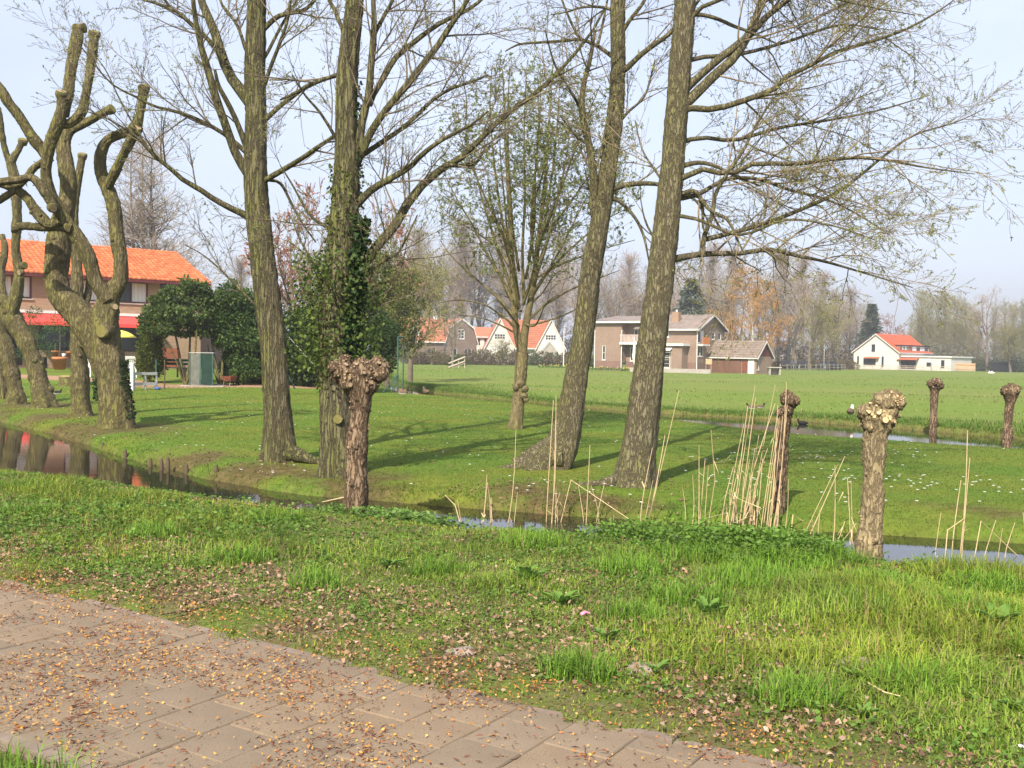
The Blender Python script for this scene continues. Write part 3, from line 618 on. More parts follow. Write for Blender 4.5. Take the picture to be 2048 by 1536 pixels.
# low broad-leaved weeds (ground elder, nettle, speedwell)
def weed_mass(name, label, pts, hmax, size, ca, cb, g, per=7):
    n = len(pts); rep = np.repeat(np.arange(n), per); m = len(rep); p = pts[rep]
    off = g.normal(size=(m, 2)) * .035; x = p[:, 0] + off[:, 0]; y = p[:, 1] + off[:, 1]
    hh = hmax[rep] * g.random(m) ** .7; z = H(x, y) + hh
    d = rnd_dir(g, m); d[:, 2] = np.abs(d[:, 2]) * .35 - .05
    sz = size * g.uniform(.6, 1.35, m); V, Q = leaf_quads(np.stack([x, y, z], 1), d, sz, sz * .62, g, .1)
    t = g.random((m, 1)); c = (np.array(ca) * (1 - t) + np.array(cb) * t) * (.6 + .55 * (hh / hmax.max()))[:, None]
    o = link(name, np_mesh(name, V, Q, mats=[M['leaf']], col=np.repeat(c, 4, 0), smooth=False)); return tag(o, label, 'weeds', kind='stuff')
x, y, v = verge_pts(62000, g)
k = g.random(len(x)) < (.12 + sstep(.42, .6, fnoise(x, y, .9, 70))) * sstep(4.0, 4.5, v) * (1 - .7 * sstep(.5, .66, fnoise(x, y, 1.1, 43)) * sstep(6.1, 5.2, v)); pts = np.stack([x, y], 1)[k]
weed_mass('low_weeds', 'patches of low broad-leaved weeds among the verge grass', pts, g.uniform(.02, .075, len(pts)), .027, (.085, .18, .025), (.20, .34, .06), g, 5)
# lush nettles on the bank by the reeds
n = 5200; x = g.normal(2.0, .48, n); y = np.interp(x, NX, NY) - .1 - np.abs(g.normal(0, .5, n)); pts = np.stack([x, y], 1)
k = (y > 7.6) & (g.random(n) < sstep(.3, .5, fnoise(x, y, .5, 77))) & (np.abs(x - 3.13) > .25); pts = pts[k]
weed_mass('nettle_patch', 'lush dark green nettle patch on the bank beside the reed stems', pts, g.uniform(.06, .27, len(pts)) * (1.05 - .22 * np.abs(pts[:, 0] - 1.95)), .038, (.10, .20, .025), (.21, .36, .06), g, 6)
n = 1100; x = g.normal(-1.2, .3, n); y = np.interp(x, NX, NY) - .12 - np.abs(g.normal(0, .22, n))
weed_mass('ground_elder', 'pale green ground elder at the foot of the knobbly willow stump', np.stack([x, y], 1), g.uniform(.05, .13, n), .05, (.13, .24, .05), (.22, .34, .09), g, 6)
n = 900; x = np.concatenate([g.normal(-4.3, .8, 450), g.normal(-2.3, 1.0, 450)]); y = np.concatenate([g.normal(9.3, .6, 450), g.normal(8.9, .7, 450)])
weed_mass('celandine_patch', 'dark glossy green leaf patch on the verge near the pond', np.stack([x, y], 1), g.uniform(.05, .15, n), .036, (.09, .185, .025), (.19, .32, .06), g, 6)

# dead leaves
x, y, v = verge_pts(300000, g)
k = g.random(len(x)) < (.12 + .8 * sstep(.48, .66, fnoise(x, y, .8, 81)) + sstep(.46, .62, fnoise(x, y, 1.1, 43)) * sstep(6.3, 5.2, v)) * (.35 + .65 * sstep(7.6, 5.4, v)); x, y, v = x[k], y[k], v[k]
q = len(x); pos = np.stack([x, y, H(x, y) + .012 + .022 * g.random(q)], 1); d = rnd_dir(g, q); d[:, 2] *= .4
sz = .014 + .026 * g.random(q) ** 1.7; V, Q = leaf_quads(pos, d, sz, sz * g.uniform(.3, .8, q), g, .25)
pal = np.array([(.40, .26, .17), (.30, .18, .11), (.46, .33, .24), (.19, .11, .07), (.37, .21, .12)])
o = link('leaf_litter', np_mesh('leaf_litter', V, Q, mats=[M['litter']], col=np.repeat(pal[g.integers(0, 5, q)] * g.uniform(.6, 1.1, (q, 1)), 4, 0), smooth=False))
tag(o, 'dry brown dead leaves lying among the verge grass', 'dead leaves', kind='stuff')
# wisps of litter and bark on the far bank under the trees
n = 3600; x = g.uniform(-13, 4, n); y = np.interp(x, FX, FY) + np.abs(g.normal(0, 1.3, n)); k = g.random(n) < sstep(.45, .65, fnoise(x, y, 1.0, 85)); x, y = x[k], y[k]; q = len(x)
pos = np.stack([x, y, H(x, y) + .012 + .02 * g.random(q)], 1); d = rnd_dir(g, q); d[:, 2] *= .3; sz = g.uniform(.015, .05, q); V, Q = leaf_quads(pos, d, sz, sz * .6, g, .2)
o = link('bank_litter', np_mesh('bank_litter', V, Q, mats=[M['litter']], col=np.repeat(pal[g.integers(0, 5, q)] * g.uniform(.35, .75, (q, 1)), 4, 0), smooth=False))
tag(o, 'brown leaf litter under the trees along the far bank', 'dead leaves', kind='stuff')

# lawn: short mown blades, longer at the water's edge
G = Grass()
n = 350000; t_ = g.random(n); y = 7.2 + 31 * t_ ** 1.5; x = g.uniform(-.58, .58, n) * y
k = (y > np.interp(x, FX, FY) - .28) & (y < np.interp(x, GX, GY) + .2); x, y = x[k], y[k]
mudk = np.clip(sstep(-.16, -.0, ditch1(x, y)), 0, 1); k = g.random(len(x)) > .97 * mudk; x, y = x[k], y[k]; n = len(x)
edge = sstep(1.0, .1, -ditch1(x, y))
for (bx, by, br) in ((-5.0, 16.0, 1.5), (-8.1, 20.6, 2.0), (-3.2, 14.6, 1.0), (-10.5, 24, 1.4), (-13, 28, 1.6)):
    k = (np.hypot(x - bx, y - by) / br + 1.1 * (fnoise(x, y, .5, 21) - .5) > .7) | (g.random(len(x)) < .25); x, y, edge = x[k], y[k], edge[k]
n = len(x)
h = g.uniform(.008, .02, n) * (1 + y / 40) + edge * g.uniform(0, .05, n) * sstep(.4, .6, fnoise(x, y, .5, 90))
t = sstep(.38, .62, fnoise(x, y, 2.6, 92))[:, None]
cl = (green(g, n, (.075, .14, .017), (.115, .185, .026), .02) * (1 - t) + green(g, n, (.11, .14, .02), (.17, .19, .035), .03) * t) * (.76 + .3 * vnoise(x, y, .35, 95))[:, None]
G.add(*short_blades(n, np.stack([x, y], 1), h, .006 + y * .00035, .9, cl, g))
# fringe along the meadow ditch and dry tufts in the meadow
n = 60000; x = g.uniform(-10, 20, n); y = np.where(g.random(n) < .5, np.interp(x, HX, HY) + .25 + np.abs(g.normal(0, .9, n)), np.interp(x, HX, HY) + np.abs(g.normal(0, 2.5, n)))
k = np.abs(x) < .6 * y; x, y = x[k], y[k]; n = len(x)
G.add(*blades(n, np.stack([x, y], 1), g.uniform(.03, .12, n), .014, .6, green(g, n, (.06, .12, .018), (.13, .22, .04), .12), g))
n = 26000; y = 24 + 100 * g.random(n) ** 1.5; x = g.uniform(-.25, .6, n) * y; k = (y > np.interp(x, HX, HY) + .3) & (g.random(n) < sstep(.48, .62, fnoise(x * .35, y, 2.2, 97))); x, y = x[k], y[k]; n = len(x)
G.add(*blades(n, np.stack([x, y], 1), g.uniform(.04, .12, n), .010 + y * .0005, .9, green(g, n, (.085, .13, .02), (.15, .20, .045), .14, (.36, .32, .15)), g))
tag(G.build('lawn_grass', M['grass']), 'short mown grass of the lawn and the meadow beyond it', 'grass', kind='stuff')
# daisies
n = 4200; y = 11.5 + 30 * g.random(n) ** 1.3; x = g.uniform(-.5, .56, n) * y
k = (y > np.interp(x, FX, FY) + .4) & (y < np.interp(x, GX, GY) - .2) & (g.random(n) < .05 + .95 * sstep(.52, .64, fnoise(x, y, 1.5, 101)) * (.35 + .65 * sstep(2, 6, x))); x, y = x[k], y[k]; n = len(x)
pos = np.stack([x, y, H(x, y) + .045], 1); a = np.arange(6) * np.pi / 3
V = pos[:, None] + .021 * np.stack([np.cos(a), np.sin(a), .25 + 0 * a], 1)[None]; V[:, :, 2] += -.005
Vc = np.concatenate([V.reshape(-1, 3), pos + [0, 0, .004]]); i = np.arange(n)[:, None] * 6; j = np.arange(6)[None]
T = np.stack([(i + j), (i + (j + 1) % 6), np.broadcast_to(n * 6 + np.arange(n)[:, None], (n, 6))], -1).reshape(-1, 3)
o = link('daisies', np_mesh('daisies', Vc, None, T, mats=[M['daisy']], smooth=False)); tag(o, 'tiny white daisies dotted over the mown lawn', 'daisies', kind='stuff')
# ------------------------------------------------------------------ near trees, traced limb by limb
def rough_tube(P, R, k, g, amp=.05, flare=0., fh=.3, lob=5, ridge=0.):
    if ridge:      # furrowed bark as real relief
        P, R = resample(P, R, max(120, int(np.linalg.norm(np.diff(P, axis=0), axis=1).sum() / .05))); k = 44
    n = len(P); T = np.gradient(P, axis=0); T /= np.linalg.norm(T, axis=1)[:, None] + 1e-9
    d = P[-1] - P[0]; ref = np.array([1., 0, 0]) if abs(d[0]) < .6 * np.linalg.norm(d) else np.array([0, 1., 0])
    U = np.cross(T, ref); U /= np.linalg.norm(U, axis=1)[:, None] + 1e-9; Vv = np.cross(T, U)
    a = np.arange(k) * 2 * np.pi / k
    S = np.concatenate([[0], np.cumsum(np.linalg.norm(np.diff(P, axis=0), axis=1))])
    ph = g.uniform(0, 6.28, 4)
    rr = R[:, None] * (1 + amp * (np.sin(3 * a + ph[0] + S[:, None] * 1.1) * .6 + np.sin(5 * a + ph[1] - S[:, None] * 1.7) * .5 + np.sin(2 * a + ph[2] + S[:, None] * 3.1) * .5) + g.normal(size=(n, k)) * amp * .45)
    if ridge:
        sd = g.uniform(0, 50); cx, cy = np.cos(a)[None] * 3.4, np.sin(a)[None] * 3.4
        rd = np.abs(vnoise(cx + sd + S[:, None] * .5, cy + sd + S[:, None] * .35, .42, 2) - .5) + .6 * np.abs(vnoise(cx + S[:, None] * 1.3, cy + sd - S[:, None] * .9, .2, 5) - .5) + .5 * vnoise(cx * 2 + S[:, None] * 9, cy * 2 + S[:, None] * 7, .5, 8)
        rr = rr + ridge * (rd - .5)
    if flare: rr = rr * (1 + flare * np.exp(-S / fh)[:, None] * (.55 + .6 * np.cos(lob * a + ph[3])))
    ring = P[:, None] + rr[..., None] * (np.cos(a)[None, :, None] * U[:, None] + np.sin(a)[None, :, None] * Vv[:, None])
    V = ring.reshape(-1, 3); i = np.arange(n - 1)[:, None] * k; j = np.arange(k)[None]; j2 = (j + 1) % k
    Q = np.stack([i + j, i + j2, i + k + j2, i + k + j], -1).reshape(-1, 4)
    return V, Q, ring
def px_path(pts, Y0, dY=0., n=14, base_dY=0.):
    m = len(pts); L_ = np.concatenate([[0], np.cumsum([math.hypot(pts[i + 1][0] - pts[i][0], pts[i + 1][1] - pts[i][1]) for i in range(m - 1)])]); L_ /= L_[-1]
    P = np.array([at(p[0], p[1], Y0 + base_dY + dY * L_[i]) for i, p in enumerate(pts)]); R = np.array([p[2] * (Y0 + base_dY + dY * L_[i]) / F for i, p in enumerate(pts)])
    return resample(P, R, n)
def near_tree(name, label, Y0, trunk, limbs, bark, seed, ntr=60, k=22, flare=.5, amp=.045, twig=None, leaf=None, extra=None, top=None, fh=.35, group=None, cat='tree', dscale=.45, sub=None, lthin=.88):
    g = np.random.default_rng(seed)
    TP, TR = px_path(trunk, Y0, 0, ntr)
    base = TP[0].copy(); base[2] = float(H(base[0], base[1])) ; TP[0, 2] = min(TP[0, 2], base[2]) - .12
    root = thing(name, label, cat, base, 0, group)
    V, Q, ring = rough_tube(TP, TR, k, g, amp * .6, flare, fh, ridge=.028)
    link('trunk', np_mesh('trunk', V - base, Q, mats=[bark]), root)
    LP, LR = [], []
    for li, l in enumerate(limbs):
        pts, opt = (l, {}) if isinstance(l, list) else l
        Lpx = sum(math.hypot(pts[i + 1][0] - pts[i][0], pts[i + 1][1] - pts[i][1]) for i in range(len(pts) - 1))
        dY = opt.get('dY', g.uniform(-1, 1) * dscale * Lpx * Y0 / F); pts = [(a_, b_, c_ * lthin) for (a_, b_, c_) in pts]
        P, R = px_path(pts, Y0, dY, 18, opt.get('b', 0.))
        V, Q, rg = rough_tube(P, R, max(6, int(min(16, 5 + pts[0][2]))), g, amp)
        link('limb', np_mesh('limb', V - base, Q, mats=[bark]), root)
        LP.append(P); LR.append(R)
    if top:      # crown above the picture's edge
        P, R = spawn(TP[None], TR[None], g, top[0], top[1], .98, (30, 65), top[2], 17, up=.35, wig=.10, rr=.5, rmax=.09, tip=.12)
        a = Acc(); V, Q = tubes(P, R, 6); a.add(V, Q); link('upper_limbs', a.mesh('upper_limbs', bark, base), root)
        for i in range(len(P)): LP.append(P[i]); LR.append(R[i])
    LP = np.array(LP); LR = np.array(LR)
    if sub is None: sub = (2.6, (.6, 1.7), 9, (.25, .8), 13, (.10, .35))
    P2, R2 = spawn(LP, LR, g, sub[0], .18, 1., (22, 62), (sub[1][0] * 1.1, sub[1][1] * 1.25), 7, up=sub[6] if len(sub) > 6 else .12, wig=.085, droop=sub[7] if len(sub) > 7 else 0., rr=.5, rmax=.014, tip=.25)
    P3, R3 = spawn(P2, R2, g, sub[2], .1, 1., (22, 55), (sub[3][0], sub[3][1] * 1.2), 5, up=.1, wig=.12, droop=sub[7] if len(sub) > 7 else 0., rr=.55, rmax=.0055, tip=.5)
    P4, R4 = spawn(P3, R3, g, sub[4], .1, 1., (25, 60), sub[5], 3, up=.05, wig=.16, rr=.7, rmax=.0042, tip=.6)
    R3 = np.maximum(R3, .0026); R4 = np.maximum(R4, .0019)
    a = Acc()
    for (P, R, kk) in ((P2, R2, 5), (P3, R3, 3), (P4, R4, 3)):
        if len(P): V, Q = tubes(P, R, kk); a.add(V, Q)
    tw = link('twigs', a.mesh('twigs', twig or M['twig_dark'], base), root, 'stuff')
    if leaf:
        ql, size, ca, cb, wid = leaf[:5]
        src = P4 if len(P4) else P3
        pos, d = along(src, g, ql, .3, 1.); dd = d + rnd_dir(g, ql) * .9; dd[:, 2] += leaf[5] if len(leaf) > 5 else 0
        sz = size * g.uniform(.5, 1.4, ql); V, Q = leaf_quads(pos, dd, sz, sz * wid, g)
        t = g.random((ql, 1)); c = np.array(ca) * (1 - t) + np.array(cb) * t
        link('young_leaves', np_mesh('young_leaves', V - base, Q, mats=[M['leaf']], col=np.repeat(c, 4, 0), smooth=False), root, 'stuff')
    root_data = dict(root=root, base=base, TP=TP, TR=TR, LP=LP, LR=LR, P2=P2, P3=P3, P4=P4, g=g)
    return root_data

budc = ((.20, .24, .05), (.34, .36, .11))
# A: tall grey-green willow by the bank
A = near_tree('willow_tree', 'tall mossy willow forking high up, its foot beside a mossy mound on the bank', 15.0,
  [(562, 926, 32), (560, 900, 31), (554, 800, 26), (546, 680, 25), (531, 560, 25), (518, 450, 24), (512, 380, 23), (510, 300, 22), (512, 220, 20), (510, 150, 20), (512, 80, 19), (514, 0, 18), (522, -200, 15), (535, -500, 10), (545, -900, 4)],
  [[(505, 210, 15), (490, 190, 14), (478, 178, 13), (458, 147, 12), (444, 113, 11), (431, 68, 10), (414, 27, 9), (403, 0, 9), (380, -120, 6), (350, -300, 3)],
   [(500, 352, 12), (488, 335, 11), (472, 308, 10), (455, 260, 9.5), (434, 202, 9), (417, 144, 8.5), (403, 96, 7), (393, 51, 6), (386, 0, 5), (375, -150, 3)],
   [(500, 305, 8), (491, 288, 7), (472, 240, 6), (455, 205, 6), (437, 171, 5), (430, 140, 3)],
   [(450, 120, 6), (441, 109, 5), (410, 72, 5), (386, 51, 4.5), (355, 24, 4), (314, 7, 3), (280, -5, 2.5), (230, -60, 1.2)],
   [(500, 436, 9), (487, 428, 8), (455, 413, 7), (420, 393, 6.5), (396, 376, 6), (369, 362, 5.5), (342, 338, 5), (308, 311, 4), (273, 273, 3.5), (246, 256, 2.5), (219, 239, 2), (171, 222, 1.2)],
   [(502, 312, 7), (492, 304, 6), (451, 270, 5), (410, 246, 4.5), (362, 226, 4), (308, 212, 3), (267, 191, 2.5), (219, 164, 2), (160, 90, 1.2)],
   [(308, 311, 3), (285, 280, 2.6), (262, 240, 2.2), (240, 200, 1.8), (205, 130, 1.4), (150, 70, 1)],
   [(520, 367, 8), (533, 359, 7), (574, 335, 6), (608, 314, 5.5), (636, 294, 5), (666, 273, 4), (700, 240, 3)],
   [(518, 250, 7), (531, 239, 6), (560, 212, 5.5), (588, 191, 5), (615, 171, 4.5), (649, 157, 4), (690, 148, 3)],
   [(516, 190, 6), (526, 178, 5), (540, 137, 4.5), (560, 85, 4), (574, 44, 3.5), (581, 0, 3), (590, -60, 2)],
   [(516, 70, 7), (528, 58, 6), (554, 34, 5.5), (581, 26, 5), (608, 20, 4.5), (629, 0, 4), (660, -50, 3)],
   [(522, 355, 5), (535, 360, 4), (560, 366, 3.5), (581, 403, 3), (601, 441, 2.5), (632, 485, 1.5)],
   [(520, 125, 5), (533, 109, 4), (554, 68, 3.5), (581, 20, 3), (608, -20, 2), (640, -80, 1)],
   [(503, 115, 5), (492, 102, 4), (485, 79, 4), (471, 44, 3.5), (444, 10, 3), (437, -20, 2.5), (420, -90, 1)],
   [(520, 615, 3.5), (505, 604, 3), (444, 542, 2.2), (403, 508, 1.5), (370, 490, .8)],
   [(515, 0, 8), (480, -60, 6), (440, -150, 4), (400, -260, 2)], [(520, -60, 8), (560, -140, 6), (600, -260, 4), (630, -380, 2)]],
  M['bark_willow'], 101, twig=M['twig_dark'], leaf=(22000, .026, *budc, .4), top=(2.2, .62, (2.2, 3.8)), sub=(3.2, (.5, 1.6), 7.5, (.25, .75), 7.5, (.10, .32), .14, 0.0))
# B: ivy-grown willow
B = near_tree('ivy_clad_tree', 'leaning rough-barked tree clad in dark ivy behind the knobbly willow stump', 13.6,
  [(682, 950, 38), (678, 900, 34), (675, 830, 35), (672, 760, 33), (668, 705, 32), (668, 650, 32), (674, 590, 34), (682, 520, 31), (688, 440, 28), (692, 350, 25), (692, 260, 22), (693, 175, 21), (700, 90, 19), (710, 0, 17), (716, -150, 15), (728, -500, 9), (735, -800, 4)],
  [[(700, 340, 11), (716, 318, 10), (723, 246, 9), (737, 191, 9), (742, 137, 8), (747, 79, 7.5), (749, 44, 6), (747, 0, 5), (745, -100, 3)],
   [(705, 335, 10), (722, 308, 9), (744, 260, 8.5), (778, 212, 8), (805, 181, 8), (832, 147, 7.5), (853, 120, 7), (880, 85, 6.5), (901, 51, 6), (918, 27, 5.5), (935, 0, 5), (960, -60, 3)],
   [(738, 210, 8), (742, 198, 7), (764, 161, 7), (791, 116, 6.5), (819, 92, 6), (853, 65, 5.5), (890, 41, 5), (928, 24, 4.5), (962, 0, 4), (1000, -40, 2.5)],
   [(705, 325, 7), (720, 314, 6), (764, 284, 5.5), (805, 256, 5), (846, 219, 4.5), (867, 198, 4.2), (901, 178, 3.5), (942, 164, 3), (976, 150, 2)],
   [(700, 425, 10), (718, 405, 9), (744, 379, 8), (785, 355, 7), (819, 335, 6.5), (839, 314, 6), (873, 287, 5), (908, 267, 4), (942, 250, 3), (976, 222, 2)],
   ([(690, 610, 16), (712, 560, 14), (737, 513, 13), (767, 478, 11), (798, 441, 10), (822, 396, 9.5), (853, 362, 9), (894, 331, 8), (928, 311, 7.5), (962, 277, 7), (1003, 236, 6), (1044, 205, 5.5), (1078, 181, 5), (1133, 126, 4), (1181, 68, 3), (1208, 20, 2.5)], dict(dY=.7)),
   [(880, 340, 6), (894, 331, 5), (928, 331, 4.5), (952, 325, 4), (969, 301, 3), (996, 284, 2)],
   [(685, 145, 6), (675, 150, 5), (641, 161, 4.5), (600, 181, 4), (560, 200, 2)],
   [(694, 70, 6), (682, 51, 5), (668, 17, 4.5), (658, 0, 4), (640, -60, 2)],
   [(748, 70, 6), (754, 58, 5), (771, 27, 4.5), (785, 0, 4), (805, -60, 2)],
   [(680, 300, 5), (668, 270, 4), (640, 225, 3.2), (610, 190, 2.4), (585, 150, 1.5)], [(678, 480, 5), (655, 455, 4), (620, 430, 3), (585, 370, 2.2), (560, 330, 1.2)],
   [(672, 640, 5), (650, 590, 4), (628, 530, 3), (600, 480, 2.2), (585, 440, 1.2)], [(668, 680, 3), (640, 640, 2.4), (610, 590, 2), (590, 520, 1.2)],
   [(690, 640, 4), (715, 610, 3.2), (745, 590, 2.4), (790, 575, 1.4)], [(688, 600, 4), (640, 540, 3), (600, 500, 2), (575, 480, 1.2)],
   [(690, 660, 4), (720, 640, 3), (765, 600, 2.4), (800, 540, 1.6), (815, 480, 1)], [(735, 540, 5), (770, 520, 3.6), (800, 500, 2.6), (835, 430, 1.5)],
   [(705, -20, 9), (740, -90, 6), (790, -200, 4), (820, -300, 2)], [(708, -60, 8), (660, -140, 6), (620, -250, 3)]],
  M['bark_willow'], 102, twig=M['twig_dark'], leaf=(17000, .026, *budc, .45), top=(2.2, .66, (2.2, 3.8)), amp=.07, sub=(3.4, (.5, 1.5), 7.5, (.25, .75), 7, (.10, .32), .12, 0.))
# ivy leaves on its trunk
g = B['g']
def ivy(root, base, TP, TR, t0, t1, q, a0, a1, size, ca, cb, g, out=(.0, .10), name='ivy'):
    n = len(TP); x = (t0 + (t1 - t0) * g.random(q)) * (n - 1); i = np.clip(x.astype(int), 0, n - 2); f = (x - i)[:, None]
    c = TP[i] * (1 - f) + TP[i + 1] * f; r = TR[i] * (1 - f[:, 0]) + TR[i + 1] * f[:, 0]
    a = np.radians(g.uniform(a0, a1, q)); d = np.stack([np.cos(a), -np.sin(a), 0 * a], 1)
    pos = c + d * (r + g.uniform(out[0], out[1], q))[:, None]; dd = d * .5 + rnd_dir(g, q); dd[:, 2] -= .6
    sz = size * g.uniform(.6, 1.3, q); V, Q = leaf_quads(pos, dd, sz, sz * .95, g, .12)
    t = g.random((q, 1)); cc = np.array(ca) * (1 - t) + np.array(cb) * t
    return link(name, np_mesh(name, V - base, Q, mats=[M['leaf']], col=np.repeat(cc, 4, 0), smooth=False), root, 'stuff')
ivy(B['root'], B['base'], B['TP'], B['TR'], .10, .30, 3000, -50, 52, .075, (.018, .05, .018), (.06, .12, .03), g, (0, .13))
ivy(B['root'], B['base'], B['TP'], B['TR'], .28, .46, 260, -40, 40, .045, (.02, .05, .015), (.07, .12, .03), g, (0, .05))
ivy(B['root'], B['base'], B['TP'], B['TR'], .10, .36, 800, 60, 215, .04, (.06, .10, .015), (.15, .19, .03), g, (0, .06), 'young_ivy')
ivy(B['root'], B['base'], B['TP'], B['TR'], .12, .26, 2600, -60, 240, .05, (.05, .09, .02), (.15, .20, .04), g, (.05, .42), 'ivy_bush')
# old pruning scar on its trunk
mb = MB(); c_ = at(676, 838, 13.6 - .27); mb.tube([c_ + [0, .1, 0] - B['base'], c_ + [0, -.02, 0] - B['base']], [.075, .06], 12, capm=1); mb.build('pruning_scar', [M['bark_willow'], M['cut_mossy']], B['root'])

# C: leaning poplar
C = near_tree('leaning_poplar_tree', 'poplar with a swept, leaning foot and mossy root on the lawn', 14.7,
  [(1082, 940, 52), (1112, 912, 38), (1132, 870, 29), (1142, 820, 25), (1150, 770, 23), (1162, 700, 22), (1172, 630, 21), (1181, 550, 20), (1193, 480, 19), (1207, 400, 18), (1220, 310, 17), (1231, 220, 15.5), (1236, 130, 14.5), (1236, 0, 14), (1246, -200, 11), (1258, -500, 7), (1266, -800, 3)],
  [[(1190, 430, 11), (1186, 407, 10), (1188, 359, 9), (1178, 290, 8), (1164, 222, 7.5), (1167, 171, 6), (1180, 120, 5), (1190, 60, 3)],
   [(1233, 118, 6), (1219, 109, 5), (1195, 92, 4.5), (1160, 79, 4), (1126, 82, 3.5), (1078, 85, 3), (1037, 89, 2.5), (1010, 103, 1.5)],
   [(1236, 26, 5), (1225, 20, 4), (1201, 14, 3.5), (1167, 14, 3), (1133, 24, 2), (1100, 30, 1)],
   [(1234, 155, 8), (1245, 142, 7), (1258, 133, 6.5), (1279, 112, 6), (1308, 90, 5.5), (1340, 67, 5), (1375, 30, 4), (1420, -30, 2.5)],
   [(1236, 75, 6), (1246, 62, 5), (1262, 37, 4.5), (1287, 4, 4), (1310, -50, 2)],
   [(1215, 385, 7), (1232, 376, 6), (1256, 369, 6), (1300, 367, 5), (1340, 375, 4), (1390, 400, 2.5), (1420, 450, 1.5)],
   [(1215, 395, 5), (1242, 405, 4), (1271, 437, 3.5), (1287, 471, 3), (1296, 512, 2), (1305, 560, 1)],
   [(1160, 79, 3.5), (1140, 40, 3), (1120, -10, 2)], [(1195, 92, 3.5), (1205, 50, 3), (1215, 0, 2)], [(1164, 222, 4), (1140, 180, 3), (1110, 130, 2.4), (1090, 60, 1.4)],
   [(1226, 260, 4), (1255, 225, 3.2), (1290, 190, 2.4), (1310, 120, 1.4)], [(1178, 290, 4), (1150, 270, 3), (1120, 230, 2)],
   [(1238, -20, 7), (1200, -80, 5), (1150, -160, 3)], [(1240, -60, 7), (1290, -130, 5), (1340, -250, 3)]],
  M['bark_poplar'], 103, flare=.35, twig=M['twig_dark'], leaf=(14000, .028, (.17, .19, .05), (.32, .32, .11), .4), top=(2.2, .6, (2.2, 3.6)), sub=(3.4, (.5, 1.5), 7.5, (.25, .75), 7, (.10, .32), .05, 0.02))
P, R = px_path([(1125, 915, 22), (1095, 918, 20), (1050, 930, 13), (1005, 940, 8), (950, 946, 4)], 14.5, .1, 20)
V, Q, _ = rough_tube(P, R, 14, g, .08); link('root', np_mesh('root', V - C['base'], Q, mats=[M['bark_poplar']]), C['root'])

